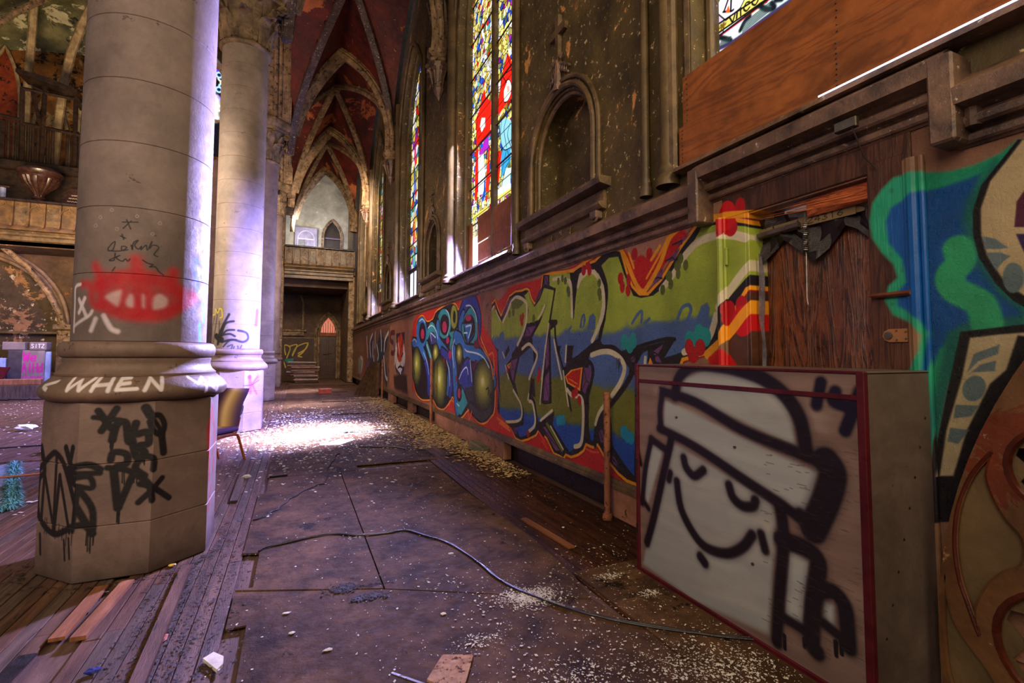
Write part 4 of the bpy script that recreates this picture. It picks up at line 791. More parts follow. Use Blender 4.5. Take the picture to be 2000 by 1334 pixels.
def glass_one():
    cv = glass_canvas(.6, 2.9, 3.5, 6.0, 230, glX)
    quarries(cv, .22, .20, [(248, 240, 250), (250, 248, 200), (240, 232, 120), (222, 200, 230), (255, 255, 255), (150, 60, 40)], [5, 2, 2, 1.5, 4, .3], 8, .014)
    ld = (10, 10, 14)
    ply(cv, Q_, [(160, 160), (300, 60), (330, 480), (170, 590)], (236, 222, 90)); ply(cv, Q_, [(165, 620), (310, 540), (560, 380), (750, 240), (990, 80), (1330, -160), (1330, -20), (830, 320), (160, 790)], (240, 226, 110)); ply(cv, Q_, [(170, 850), (830, 350), (1500, -140), (1500, -100), (830, 400), (170, 885)], (205, 24, 50))
    ply(cv, Q_, [(170, 890), (830, 410), (1500, -90), (1900, -350), (1900, 60), (160, 1240)], (226, 240, 236)); ply(cv, Q_, [(520, 640), (820, 430), (820, 560), (790, 650), (640, 740)], (255, 255, 255))
    for pts in ([(340, 760), (380, 880), (360, 960)], [(450, 700), (620, 740), (640, 790)], [(820, 560), (900, 400), (990, 310)], [(1180, 100), (1300, 170), (1450, 150), (1400, 60)], [(1480, 0), (1600, -20)]): stk(cv, Q_, pts, .035, (16, 26, 34), .01)
    for a in range(6): stk(cv, Q_, [(400+a*14, 900-a*30), (620+a*5, 780-a*20)], .006, (40, 60, 60)); stk(cv, Q_, [(860, 600-a*30), (1390, 180-a*30)], .007, (40, 60, 60))
    for pts in ([(170, 1010), (640, 790), (900, 660), (1400, 290), (1900, -60)], [(160, 860), (1500, -140)], [(160, 790), (1400, -80)], [(165, 610), (1250, -110)], [(215, 850), (220, 1230)], [(330, 500), (310, 60)], [(160, 1020), (330, 940)], [(170, 1130), (330, 1030)], [(760, 230), (750, 340)], [(500, 220), (640, 210), (690, 180)], [(520, 200), (600, -30)], [(640, 200), (650, -30)]): stk(cv, Q_, pts, .014, ld, .003)
    stk(cv, Q_, [(240, 960), (640, 800), (1380, 270), (1800, -20)], .03, (64, 56, 96), .008); stk(cv, Q_, [(450, 990), (1000, 560), (1360, 330)], .01, (160, 30, 60), .004)
    ply(cv, Q_, [(540, 240), (600, 100), (630, 230)], (236, 100, 40)); ply(cv, Q_, [(180, 420), (240, 340), (300, 330), (250, 520)], (60, 60, 30), .02, a=.8); ply(cv, Q_, [(430, 500), (500, 420), (550, 430), (500, 530)], (90, 80, 20), .02, a=.8)
    ply(cv, Q_, [(190, 690), (250, 640), (240, 760)], (120, 60, 30), .02, a=.7); stk(cv, Q_, [(260, 860), (310, 850), (280, 910), (240, 900), (260, 860)], .012, ld, .003)
    for ch_, (x, y) in zip('SVICO', Q_([(275, 680), (620, 440), (770, 310), (885, 215), (1040, 110)])):
        u, v = cv.tr(x, y); write(cv, ch_, u, v-.01, .075, .062, .012, (22, 18, 16), .002, -1)
    for k in range(6):
        u, v = cv.tr(*Q_([(485, 490)])[0]); cv.stroke([(u, v), (u+.03*math.cos(k*1.05), v+.025*math.sin(k*1.05))], .012, (120, 90, 20), .003, raw=True, smooth=False)
    return cv
def glass_far(y0, y1, seed):
    cv = glass_canvas(y0, y1, 2.9, 9.95, 70, glX)
    quarries(cv, .16, .30, PAL, [5, 4, 1.6, 1.6, .4, 1, 1.5, 1.2], seed, .02)
    for k, c in ((5.0, (224, 36, 26)), (6.5, (40, 76, 190)), (7.4, (210, 40, 120)), (4.3, (60, 170, 190))):
        cv.poly([(y0+.6, k), (y0+1.1, k), (y0+1.0, k+.7), (y0+.7, k+.7)], c, .03, raw=True, a=.7); cv.poly([(y1-.8, k-.3), (y1-.4, k-.3), (y1-.5, k+.5)], c, .03, raw=True, a=.7)
    for k in range(9): cv.stroke([(y0, 3.6+k*.72), (y1, 3.6+k*.72)], .03, (10, 10, 10), .005, raw=True, smooth=False)
    return cv
gcs = [glass_one(), glass_two(), glass_far(11.6, 14.5, 21), glass_far(17.4, 20.2, 33), glass_far(22.3, 24.7, 40)]
gst = [1.6, 1.9, 1.7, 1.5, 1.4]
m_lead = M('lead_bars', (20, 20, 24), (44, 42, 44), 5, .5, .2, 20)
m_clear = M('bare_daylight_pane', (230, 232, 255), (255, 255, 255), emit=((222, 226, 255), 2.2), grime=0)
for k, ((a, b, z0, zs, H), gc) in enumerate(zip(wins, gcs)):
    w = thing('window_%d' % (k+1), None, None, (GX, (a+b)/2, z0), kind='structure')
    gm = glass_mat('stained_glass_%d' % (k+1), gc.image('glass_%d' % (k+1)), gst[k]); mid = (a+b)/2
    MB().slab(parch(a, b, zs, H, 12, z0+(.95 if k in (2, 3) else 0)), [], 0, .02, lambda u, v, d: (GX+d, u, v)).build('stained_glass', gm, w, uv=gc.uv())
    if k in (2, 3):
        cp = MB().box((GX-.005, mid+.05, z0+.1), (GX+.015, b-.1, z0+.93)).box((GX-.005, a+.1, z0+.1), (GX+.015, mid-.05, z0+.93)).build('clear_pane', m_clear, w)
        fb = MB(); fb.box((GX-.04, a, z0+.90), (GX+.02, b, z0+1.02), .01); fb.box((GX-.04, a, z0), (GX+.02, b, z0+.1), .01)
        for y in (a+.4, a+.8, mid+.35, mid+.75): fb.box((GX-.03, y-.02, z0+.1), (GX+.01, y+.02, z0+.9))
        fb.build('casement_frame', m_lead, w)
    MB().box((GX-.10, mid-.055, z0), (GX+.01, mid+.055, zs+H*.72), .02).build('mullion', m_mould, w)
    for z in [z0+1.0+.72*i for i in range(9 if k else 0)]: MB().tube([(GX-.03, a, z), (GX-.03, b, z)], .014, 6).build('glazing_bar', m_lead, w)
    # recessed orders round the opening, slim shafts beside it
    side = (1, 0, 0)
    for i, (off, dx, r) in enumerate(((.03, .17, .035), (-.05, .03, .05), (-.17, -.035, .045))):
        pth = [(W+dx, y, z) for y, z in parch(a+off, b-off, zs, H-off*.6, 10, z0)]
        MB().tube(pth, r, 8).build('jamb_moulding', m_mould if i else m_reveal, w)
    tag(MB().slab([(W-.12, z0-.02), (W+.32, z0-.02), (W+.32, z0+.10), (W-.10, z0+.02)], [], a-.1, b+.1, lambda u, v, d: (u, d, v)).build('sill', m_mould_dark, w))

SHAFT = {9.02: 'thick wall shaft lit blue at its foot, beyond the bright gap of the tall window', 5.98: 'thin wall shaft between the tall window and the largest arched niche', 3.02: 'wall shaft directly beside the long orange plywood sheets', 14.6: 'wall shaft beyond the bare bright panes of the second distant window', 11.48: 'thin wall shaft between the second niche and the distant window', 20.35: 'wall shaft farthest down the aisle, before the balcony', 3.30: 'thinnest wall shaft, between the large niche and the plywood sheets'}
# ribs' wall shafts beside the windows (slim columns standing on the string course)
for y, r, top in ((9.02, .10, 9.5), (5.98, .04, 9.5), (3.02, .06, 9.5), (14.6, .10, 9), (11.48, .04, 9), (20.35, .1, 9), (3.30, .035, 9.5)):
    b = MB(); b.lathe([(r*1.6, 2.84), (r*1.6, 2.90), (r*1.2, 2.94), (r*1.35, 2.97), (r, 3.02), (r, top)], (W-.03-r*.3, y), 16)
    tag(b.build('wall_shaft', m_reveal), SHAFT[y], 'shaft', 'slender wall shafts beside the windows')

# ------------------------------------------------------------------ vault over the aisle
ceil = thing('ceiling', None, None, (1, 13, 8), kind='structure')
LX, RX, ZS, VH = -.35, 2.62, 8.15, 3.3
Ls = [CY1, CY1+SP, CY1+2*SP, CY1+3*SP]; Rs = [4.1, 9.7, 15.3, 20.9]
Ls.append(29.0); Rs.append(26.2)
def vp(k, s, t):
    l = Ls[k]+(Ls[k+1]-Ls[k])*(t+1)/2; r = Rs[k]+(Rs[k+1]-Rs[k])*(t+1)/2
    x = LX+(RX-LX)*(s+1)/2; y = l+(r-l)*(s+1)/2
    return x, y
def vz(s, t): return ZS+VH*max(P(s), P(t)*.98)+.35*(1-abs(s))*(1-abs(t))
for k in range(4):
    n = 22; us = [math.sin(PI/2*(2*i/n-1)) for i in range(n+1)]; vs = []
    for t in us:
        for s in us:
            x, y = vp(k, s, t); vs.append((x, y, vz(s, t)))
    fs = [(j*(n+1)+i, j*(n+1)+i+1, (j+1)*(n+1)+i+1, (j+1)*(n+1)+i) for j in range(n) for i in range(n)]
    MB().add(vs, fs, True).build('vault_web', m_web, ceil, smooth_angle=.5)
    for sg in (1, -1):
        pth = []
        for i in range(25):
            s = math.sin(PI/2*(2*i/24-1)); x, y = vp(k, s, s*sg); pth.append((x, y, vz(s, s)-.03))
        a = Vector(pth[0]); bb_ = Vector(pth[-1]); sd = Vector((-(bb_-a).y, (bb_-a).x, 0)).normalized()
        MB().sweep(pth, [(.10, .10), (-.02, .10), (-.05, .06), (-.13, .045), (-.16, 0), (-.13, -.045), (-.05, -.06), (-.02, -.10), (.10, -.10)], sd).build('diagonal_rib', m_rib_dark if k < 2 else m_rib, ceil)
    x, y = vp(k, 0, 0); z = vz(0, 0)-.16
    MB().lathe([(.02, z-.06), (.16, z-.08), (.22, z-.03), (.24, z+.03), (.2, z+.1)], (x, y), 16).tube([(x+.15*math.cos(a), y+.15*math.sin(a), z-.08) for a in [PI*2*i/16 for i in range(17)]], .035, 6).build('boss', m_rib, ceil)
for k in range(1, 5):
    l, r = Ls[k], Rs[k]; pth = []
    for yy, zz in parch(-1, 1, ZS-.25, 3.3/1.0, 14): 
        pass
    R0 = (1+2.3*2.3)/2
    for i in range(33):
        s = math.sin(PI/2*(2*i/32-1)); x = LX+(RX-LX)*(s+1)/2; y = l+(r-l)*(s+1)/2; pth.append((x, y, ZS-.05+(VH-.10)*P(s)))
    pth = [p for p in pth if p[2] > 8.75 or p[0] > 1]+[(pth[-1][0]-.02, pth[-1][1], 7.75)]
    sd = Vector((l-r, (RX-LX), 0)).normalized()
    MB().sweep(pth, [(.14, .20), (.0, .20), (-.03, .15), (-.08, .14), (-.10, .09), (-.17, .07), (-.20, 0), (-.17, -.07), (-.10, -.09), (-.08, -.14), (-.03, -.15), (.0, -.20), (.14, -.20)], sd).build('transverse_rib', m_rib, ceil)

# nave arcade above the column capitals
arcs = [parch(Ls[k]+.62, Ls[k+1]-.62, 9.05, 3.9, 12) for k in range(0, 3)]
outer = [(CY1-.6, 9.0)]
for A in arcs: outer += [(p[0], p[1]-.05) for p in A]
outer += [(Ls[3]+.62, 9.0), (29, 9.0), (29, 14.2), (CY1-.6, 14.2)]
al = MB().slab(outer, [], -.42, .77, lambda u, v, d: (CX+d, u, v)).build('wall_arcade', m_rib); tag(al, kind='structure')
for A in arcs:
    for off, dx, r in ((0, .44, .06), (0, -.44, .06), (-.05, .30, .07)):
        MB().tube([(CX+dx, y, z-.05+off) for y, z in A], r, 8).build('arch_moulding', m_rib, al)

# far end of the aisle
FY = 31.0
pd = parch(1.22, 2.26, 2.55, 1.15, 10, 0.0); loft_door = parch(1.35, 2.35, 8.4, 1.05, 10, 6.3)
we = MB().slab([(-2.2, -.03), (1.22, -.03)]+pd[1:-1]+[(2.26, -.03), (4, -.03), (4, 6.05), (-2.2, 6.05)], [], 0, .4, lambda u, v, d: (u, FY+d, v)).build('wall_far', m_farwall); tag(we, kind='structure')
tag(MB().slab([(-2.2, 6.05), (4, 6.05), (4, 13.5), (-2.2, 13.5)], [loft_door], 0, .4, lambda u, v, d: (u, FY+d, v)).build('wall_loft', m_loft), kind='structure')
for z in (2.35,): MB().box((-2.2, FY-.03, z), (1.1, FY+.02, z+.06)).build('string_course', m_mould, we)
for off, r in ((0, .07), (-.12, .05), (-.2, .04)):
    MB().tube([(x, FY-.06-off*.3, z) for x, z in parch(1.22+off, 2.26-off, 2.55, 1.15-off*1.1, 10, 0)], r, 8).build('arch_moulding', m_rib, we)
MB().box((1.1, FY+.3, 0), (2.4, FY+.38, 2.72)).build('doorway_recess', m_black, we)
for off, r in ((0, .05), (-.08, .04)):
    MB().tube([(x, FY-.04, z) for x, z in parch(1.35+off, 2.35-off, 8.4, 1.05-off, 10, 6.3)], r, 8).build('arch_moulding', m_rib, we)
# small blind arch on the end wall left of the door
MB().tube([(x, FY-.04, z) for x, z in parch(-1.15, .35, 4.2, 1.2, 10, 2.9)], .07, 8).box((-1.3, FY-.22, 2.75), (.55, FY, 2.87), .02).box((-1.2, FY-.14, 2.5), (.42, FY, 2.75), .02).build('blind_arch', m_rib, we)
# floor of the loft and the soffit under it
tag(MB().box((-1.0, 26.55, 5.55), (3.1, 31, 5.80)).build('floor_loft', m_farwall), kind='structure')
tag(MB().box((-.9, 27.2, 4.9), (2.75, 31, 5.55)).build('ceiling_porch', m_farwall), kind='structure')
# pier masses beside the door at the end
for x0, x1, y0, y1, zt in ((2.45, 2.75, 26.6, 31, 5.5), (-1.5, -.62, 26.4, 27.3, 9.0)):
    tag(MB().box((x0, y0, -.02), (x1, y1, zt), .03).build('wall_pier', m_rib), kind='structure')
# ------------------------------------------------------------------ the four nave columns
ZN = 7.62
def octo(r_in, z): 
    R = r_in/math.cos(PI/8); return [(CX+R*math.cos(PI/8+k*PI/4), z, R*math.sin(PI/8+k*PI/4)) for k in range(8)]
def column(cy, idx, label):
    t = thing('column', label, 'column', (CX, cy, 0), 'nave columns between the aisle and the nave')
    ms = [m_stone_s, m_stone_s2, m_stone, m_stone][idx]; mp = [m_plinth, m_plinth2, m_plinth0, m_plinth0][idx]; cpp = CP2 if idx == 1 else CP; mb = m_stone_t if idx == 0 else m_stone_b
    def angu(p, R): return math.atan2(p.x-CX, -(p.y-cy))*R
    # plinth: three eight-sided courses with open joints
    for z0, z1 in ((0, .352), (.352, .757), (.757, 1.165)):
        b = MB(); R = AP/math.cos(PI/8); e = .006; prof = [(R-e, z0+.001), (R, z0+.001+e), (R, z1-e), (R-e, z1-.0005)]
        vs = []; fs = []
        for k in range(8):
            for s_ in (0, 1):
                a = PI/8+(k+s_)*PI/4
                for r, z in prof: vs.append((CX+r*math.cos(a), cy+r*math.sin(a), z))
            o = k*8
            for j in range(3): fs.append((o+j, o+4+j, o+5+j, o+1+j))
        n = len(vs); fs.append(tuple(k*8+3 for k in range(8))); fs.append(tuple(k*8 for k in range(8))[::-1])
        b.add(vs, fs)
        def uvf(p):
            return (0, 0)
        ob = b.build('plinth_course', mp, t, uv=None)
        if idx < 2:
            L = ob.data.uv_layers.new(name='paint'); me = ob.data
            for pl in me.polygons:
                cxx, cyy = pl.center.x, pl.center.y; kf = round((math.atan2(cyy, cxx)+PI/2)/(PI/4)); kf = (kf+3) % 8-3; th = -PI/2+kf*PI/4
                for li in pl.loop_indices:
                    v = me.vertices[me.loops[li].vertex_index].co; s_ = v.x*(-math.sin(th))+v.y*math.cos(th)
                    L.data[li].uv = ((kf*2*HS+s_-cpp.u0)/(cpp.u1-cpp.u0), (v.z-cpp.v0)/(cpp.v1-cpp.v0)) if abs(pl.normal.z) < .9 else (-1, -1)
    # moulded base: big roll, hollow, small roll
    def ring(name, prof, m_, uvc=None, R=.56): 
        ob = MB().lathe(prof, (CX, cy), 64).build(name, m_, t, uv=(lambda p: ((angu(p, R)-uvc.u0)/(uvc.u1-uvc.u0), (p.z-uvc.v0)/(uvc.v1-uvc.v0))) if uvc else None, smooth_angle=.9); return ob
    ring('lower_torus', [(.46, 1.166), (.52, 1.166), (.556, 1.185), (.575, 1.215), (.572, 1.25), (.55, 1.285), (.515, 1.318), (.497, 1.335), (.46, 1.336)], mb, CT if idx == 0 else None)
    ring('hollow', [(.44, 1.336), (.492, 1.337), (.495, 1.352), (.487, 1.358), (.468, 1.375), (.456, 1.40), (.452, 1.428), (.458, 1.445), (.458, 1.462), (.44, 1.463)], m_stone_b)
    ring('upper_torus', [(.44, 1.463), (.463, 1.464), (.48, 1.480), (.487, 1.512), (.484, 1.545), (.47, 1.568), (.45, 1.577), (.40, 1.578)], m_stone_b)
    # shaft drums
    z = 1.578; hs = [.475, .47, .47, .46, .47, .48]+[.47]*7; k = 0
    while z < ZN-.02:
        z1 = min(z+hs[min(k, 12)], ZN); R = SR; e = .004
        cc = [CS, CS2][idx] if idx < 2 else None
        MB().lathe([(R-.03, z), (R-e, z+.0005), (R, z+e), (R, z1-e), (R-e, z1-.0005), (R-.03, z1)], (CX, cy), 56, phase=PI/2).build('drum', ms, t, uv=(lambda p: ((angu(p, SR)-cc.u0)/(cc.u1-cc.u0), (p.z-cc.v0)/(cc.v1-cc.v0))) if cc else None, smooth_angle=.5)
        z = z1; k += 1
    # capital: neck ring, bell, two tiers of curling leaves, moulded eight-sided abacus
    ring('neck_ring', [(.41, ZN-.01), (.45, ZN), (.475, ZN+.03), (.475, ZN+.06), (.45, ZN+.09), (.41, ZN+.10)], m_capital)
    t0 = t; capo = ring('capital', [(.405, ZN+.08), (.41, ZN+.4), (.45, ZN+.7), (.54, ZN+.95), (.64, ZN+1.08)], m_capital)
    def leaf(a, w, h0, h1, curl, r0_=.43):
        vs = []; n = 9; mcol = 5
        for i in range(n):
            f = i/(n-1); zz = h0+(h1-h0)*min(1, f*1.25)-(max(0, f-.8)/.2)**1.2*curl*.7; rr = r0_+.02+f**2.2*(.22)+(max(0, f-.55)/.45)**2*curl
            ww = w*(.75+.5*math.sin(PI*min(1, f*1.1)))*(1-.45*max(0, f-.7)/.3)
            for j in range(mcol):
                q = (j/(mcol-1)-.5)*2; aa = a+q*ww/rr/2; r2 = rr+(.028 if j in (1, 3) else 0)-(.02 if j == 2 else 0)-.03*abs(q)
                vs.append((CX+r2*math.cos(aa), cy+r2*math.sin(aa), zz-.03*q*q))
        m0 = len(vs); vs += [(CX+(v[0]-CX)*.94, cy+(v[1]-cy)*.94, v[2]-.012) for v in vs]
        fs = [(i*mcol+j, i*mcol+j+1, (i+1)*mcol+j+1, (i+1)*mcol+j) for i in range(n-1) for j in range(mcol-1)]
        fs += [(m0+q[0], m0+q[3], m0+q[2], m0+q[1]) for q in fs]
        for i in range(n-1): fs += [(i*mcol, (i+1)*mcol, m0+(i+1)*mcol, m0+i*mcol), (i*mcol+mcol-1, m0+i*mcol+mcol-1, m0+(i+1)*mcol+mcol-1, (i+1)*mcol+mcol-1)]
        fs += [tuple((n-1)*mcol+j for j in range(mcol))+tuple(m0+(n-1)*mcol+j for j in range(mcol))[::-1]]
        MB().add(vs, fs, True).build('leaf', m_capital, capo, smooth_angle=1.2)
    for q in range(8): leaf(q*PI/4, .26, ZN+.10, ZN+.66, .10)
    for q in range(8): leaf(q*PI/4+PI/8, .24, ZN+.12, ZN+1.00, .17, .44)
    for q in range(8):                               # scrolled knobs under the abacus corners
        a = q*PI/4+PI/8; c = Vector((CX+.70*math.cos(a), cy+.70*math.sin(a), ZN+.93)); pth = []
        for i in range(22):
            f = i/21; r = .10*(1-f*.8); an = f*3.6*PI; pth.append(c+Vector((math.cos(a)*r*math.cos(an), math.sin(a)*r*math.cos(an), r*math.sin(an))))
        MB().tube(pth, .032, 6).build('scroll', m_capital, capo)
    R8 = 1/math.cos(PI/8)
    MB().lathe([(.5*R8, ZN+1.02), (.66*R8, ZN+1.02), (.70*R8, ZN+1.07), (.70*R8, ZN+1.12), (.76*R8, ZN+1.18), (.78*R8, ZN+1.26), (.78*R8, ZN+1.34), (.74*R8, ZN+1.40), (.3, ZN+1.40)], (CX, cy), 8, phase=PI/8, smooth=False).build('abacus', m_capital, t)
    return t
column(CY1, 0, 'thick pale stone column with a red sprayed mouth and WHEN YO lettered on its base')
column(CY1+SP, 1, 'stone column with a leafy capital, black scribble and yellow tag, second from the camera')
column(CY1+2*SP, 2, 'third stone column, half hidden behind the column with the black scribble')
column(CY1+3*SP, 3, 'last stone column, beside the dark balcony at the end of the aisle')
# springer blocks where the vault meets the arcade
for k in (1, 2, 3):
    cy = Ls[k]
    for dy in (-.16, 0, .16):
        MB().lathe([(.07, 8.95), (.07, 10.4)], (CX+.5+(.08 if dy == 0 else 0), cy+dy), 10).build('vault_shaft', m_rib, al)
    tag(MB().box((CX+.35, cy-.3, 8.97), (-.28, cy+.3, 9.1), .03).build('trim_2', m_rib), kind='structure')
# ------------------------------------------------------------------ the doorway and what is left of its door
m_case = M('door_case_painted', (60, 36, 26), (96, 58, 38), 3, .4, .3, 30, paint=IMG_A, grain=((46, 26, 18), .8, (1, 5, .5)), grime=.25)
m_doorwood = M('dark_knotty_plywood', (84, 42, 20), (160, 88, 44), 2, .34, .4, 26, grain=((28, 13, 8), 1.7, (1, 4.4, .5)), gamt=.92, grime=.5, spec=.7)
m_split = M('split_orange_wood', (170, 78, 36), (214, 116, 62), 4, .5, .4, 30, grain=((110, 44, 18), 3, (1, .6, 6)), grime=.2)
m_tarp = M('black_sheeting', (16, 9, 9), (40, 24, 22), 4, .35, .6, 10, grime=.3, spec=.5)
m_steel = M('dull_steel', (90, 84, 80), (140, 132, 124), 5, .35, .2, 30, metal=.8, grime=.3)
m_brass = M('tan_painted_lock', (140, 92, 56), (176, 122, 78), 5, .4, .15, 30, metal=.2, grime=.3)
m_foil = M('grey_foil', (110, 104, 104), (170, 164, 166), 8, .3, .5, 24, metal=.6, grime=.2)
m_tape = M('old_paper_strip', (112, 92, 58), (142, 120, 80), 8, .6, .2, 30, grime=.3)
m_ply = M('orange_plywood', (118, 62, 26), (164, 96, 44), 1.2, .5, .2, 30, grain=((84, 40, 16), .9, (1, .42, 3.4)), gamt=.5, grime=.45, gscale=1.0, peel2=((44, 22, 10), .70, 6))
m_plyv = M('brown_plywood', (126, 68, 34), (168, 100, 54), 1.5, .5, .2, 30, grain=((92, 46, 22), 1.4, (1, 3.6, .5)), gamt=.5, grime=.35)
d = thing('door_1', None, None, (W, 1.93, 0), kind='structure')
def pbox(name, a, b, m, p, bev=.004, uv=None): return MB().box(a, b, bev).build(name, m, p, uv=uv)
pbox('plywood_panel', (W+.16, 1.50, .05), (W+.18, 2.36, 2.36), m_doorwood, d)
pbox('jamb', (W-.01, 2.305, 0), (W+.24, 2.335, 2.46), m_case, d, uv=CA.uv()); pbox('jamb', (W+.0, 1.535, 0), (W+.24, 1.565, 2.46), m_case, d)
pbox('head', (W-.015, 1.36, 2.45), (W+.2, 2.52, 2.60), m_case, d, uv=CA.uv())
pbox('stile', (W-.022, 1.385, .02), (W+.10, 1.560, 2.50), m_case, d, uv=CA.uv())
pbox('casing', (W-.012, 2.33, .30), (W+.02, 2.50, 2.50), M('casing_sprayed', (60, 36, 26), (96, 58, 38), 3, .45, .2, 30, paint=IMG_A), d, uv=CA.uv())
m_moulp = M('door_moulding_sprayed', (110, 80, 56), (146, 110, 80), 4, .4, .2, 30, paint=IMG_A, grime=.3)
for y, r in ((2.53, .030), (2.495, .012), (1.355, .028), (1.315, .014), (1.385, .010)):
    MB().tube([(W-.022, y, 0), (W-.022, y, 2.46)], r, 10).build('casing_moulding', m_moulp, d, uv=CA.uv())
b = MB()                                                   # splintered transom rail
for k in range(9):
    y0 = 2.34-.02*k; zz = 2.40+.008*k; vs = [(W+.01+.006*k, 1.57, 2.33+.017*k), (W+.01+.006*k, 1.57, 2.345+.017*k), (W+.015+.006*k, y0-.25*random.random(), zz-.01), (W+.03+.006*k, 1.57, 2.335+.017*k)]
    b.add(vs, [(0, 1, 2), (1, 3, 2), (3, 0, 2), (0, 3, 1)])
b.box((W+.05, 1.57, 2.33), (W+.08, 1.95, 2.43), .01); b.build('broken_rail', m_split, d)
vs = []; n = 14                                            # wrinkled sheeting hanging at the top
for j in range(7):
    for i in range(n): vs.append((W+.10+.03*math.sin(i*1.9+j)+.01*random.random(), 1.57+(2.31-1.57)*i/(n-1), 2.40-j*.042*(1+.35*math.sin(i*.9+2))))
MB().add(vs, [(j*n+i, j*n+i+1, (j+1)*n+i+1, (j+1)*n+i) for j in range(6) for i in range(n-1)], True).build('torn_sheeting', m_tarp, d, smooth_angle=.4)
MB().obox((W+.09, 1.93, 2.315), (.006, .76, .062), rx=-.03).build('paper_strip', m_tape, d)
NUM = Canvas(0, .3, 0, .06, 900); write(NUM, '24316', .28, .012, .045, .034, .005, (26, 20, 16), .0008, -1)
m_num = M('printed_number', (120, 98, 62), (136, 114, 76), 8, .6, .1, 30, paint=NUM.image('paper_number'), grime=.2)
MB().box((W+.080, 1.68, 2.285), (W+.0845, 1.98, 2.345)).build('number_label', m_num, d, uv=lambda p: ((p.y-1.68)/.3, (p.z-2.285)/.06))
MB().tube([(W+.06, 2.29, 2.29), (W+.06, 2.0, 2.30)], .018, 8).build('closer_rod', m_steel, d)
pth = [(W+.05, 1.955, 2.36), (W+.05, 1.958, 2.30)]+[(W+.05+.012*math.cos(i*1.2), 1.955+.012*math.sin(i*1.2), 2.30-.0022*i) for i in range(80)]+[(W+.05, 1.952, 2.10), (W+.05, 1.955, 1.84), (W+.05, 1.95, 1.80)]
MB().tube(pth, .0045, 5).build('spring_cable', m_steel, d)
MB().slab([(2.275, 2.17), (2.255, 2.14), (2.235, 2.0), (2.24, 1.80), (2.25, 1.70), (2.235, 1.50), (2.25, 1.30), (2.27, 1.32), (2.262, 1.60), (2.285, 1.75), (2.275, 2.0)], [], .04, .045, YZ).build('foil_strip', m_foil, d)
lp = MB().slab([(1.395, 1.565), (1.475, 1.565), (1.497, 1.575), (1.505, 1.595), (1.497, 1.618), (1.475, 1.63), (1.395, 1.63)], [], -.034, -.022, YZ).build('lock_plate', m_brass, d)
MB().tube([(W-.045, 1.475, 1.598), (W-.030, 1.475, 1.598)], .018, 16).build('keyhole_barrel', m_steel, lp)
for y, z in ((1.40, 1.615), (1.40, 1.58), (1.44, 1.62), (1.44, 1.575)): MB().tube([(W-.038, y, z), (W-.032, y, z)], .005, 8).build('screw', m_steel, lp)
MB().box((W-.050, 1.365, 1.79), (W-.022, 1.545, 1.815), .004).tube([(W-.052, 1.37, 1.802), (W-.052, 1.55, 1.802)], .007, 6).build('bolt', M('rusty_bolt', (70, 36, 22), (120, 66, 40), 8, .5, .4, 30, grime=.3), d)
MB().tube([(W-.030, 2.475, 2.12), (W-.030, 2.475, 2.24)], .010, 8).build('hinge', m_moulp, d, uv=CA.uv())

# plywood over the windows
def sheet_v(y0, y1, z0, z1, x, label, m=m_ply, t=.018, nails=None, skew=0):
    o = MB().slab([(y0, z0), (y1, z0+skew), (y1, z1), (y0, z1)], [], 0, t, lambda u, v, d_: (x+d_, u, v)).build('plywood_sheet', m); tag(o, label, 'board', 'plywood sheets nailed over the windows')
    for ny in (nails or []):
        nb = MB()
        for k in range(9): nb.tube([(x-.002, ny+random.uniform(-.008, .008), z0+.03+(z1-z0-.06)*k/8), (x+.002, ny, z0+.03+(z1-z0-.06)*k/8)], .006, 6)
        tag(nb.build('nail_head', M('nail_heads', (24, 14, 10), (40, 24, 16)), o), kind='stuff')
    return o
sheet_v(.1, 2.865, 3.272, 3.66, W-.030, 'long orange plywood sheet directly under the stained glass of the nearest window', nails=(1.68, 2.82))
sheet_v(.1, 2.895, 2.960, 3.262, W-.045, 'long orange plywood sheet above the door, lower of the pair on the nearest window', nails=(1.68, 2.86), skew=-.045)
MB().box((W-.118, .1, 2.934), (W-.112, 1.74, 2.942)).build('clear_pane', m_clear, bpy.data.objects['window_1'])  # glowing strip on the sill edge stands in for daylight leaking under the sheet
for (a, b_, z0, z1, lab) in ((7.60, 8.24, 3.50, 3.97, 'narrow upright brown board beside the bright gap of the tall window'), (6.25, 7.59, 3.48, 3.93, 'brown board under the stained glass of the tall window, near the arched niche'), (6.25, 8.22, 3.16, 3.47, 'wide brown board with vertical seams in the tall window, middle of the stack'), (7.55, 8.22, 2.95, 3.145, 'small brown offcut at the foot of the tall window beside the bright gap'), (6.25, 7.54, 2.95, 3.145, 'low brown board at the foot of the tall window nearest the niche')):
    sheet_v(a, b_, z0, z1, GX-.09, lab, m_plyv)
sheet_v(8.62, 8.84, 2.96, 3.95, GX-.07, 'thin brown plywood strip beyond the bright gap in the tall window', m_plyv)
sheet_v(17.6, 20.0, 2.95, 3.9, GX-.07, 'orange board low in the distant stained glass window', m_ply)

# small black box fixed to the string course over the door
t = thing('junction_box', 'small black electrical box with a dangling wire above the broken door', 'box', (2.58, 1.56, 2.66))
MB().obox((2.575, 1.56, 2.685), (.03, .11, .055), rx=.0, bev=.004).build('housing', m_rail, t)
MB().obox((2.558, 1.56, 2.685), (.006, .10, .045)).build('cover', M('grey_cover', (60, 58, 56), (90, 86, 82), 20, .4, .1), t)
MB().tube([(2.57, 1.53, 2.66), (2.60, 1.525, 2.60), (2.66, 1.53, 2.52), (2.70, 1.50, 2.46)], .0035, 5).build('wire', m_rail, t)

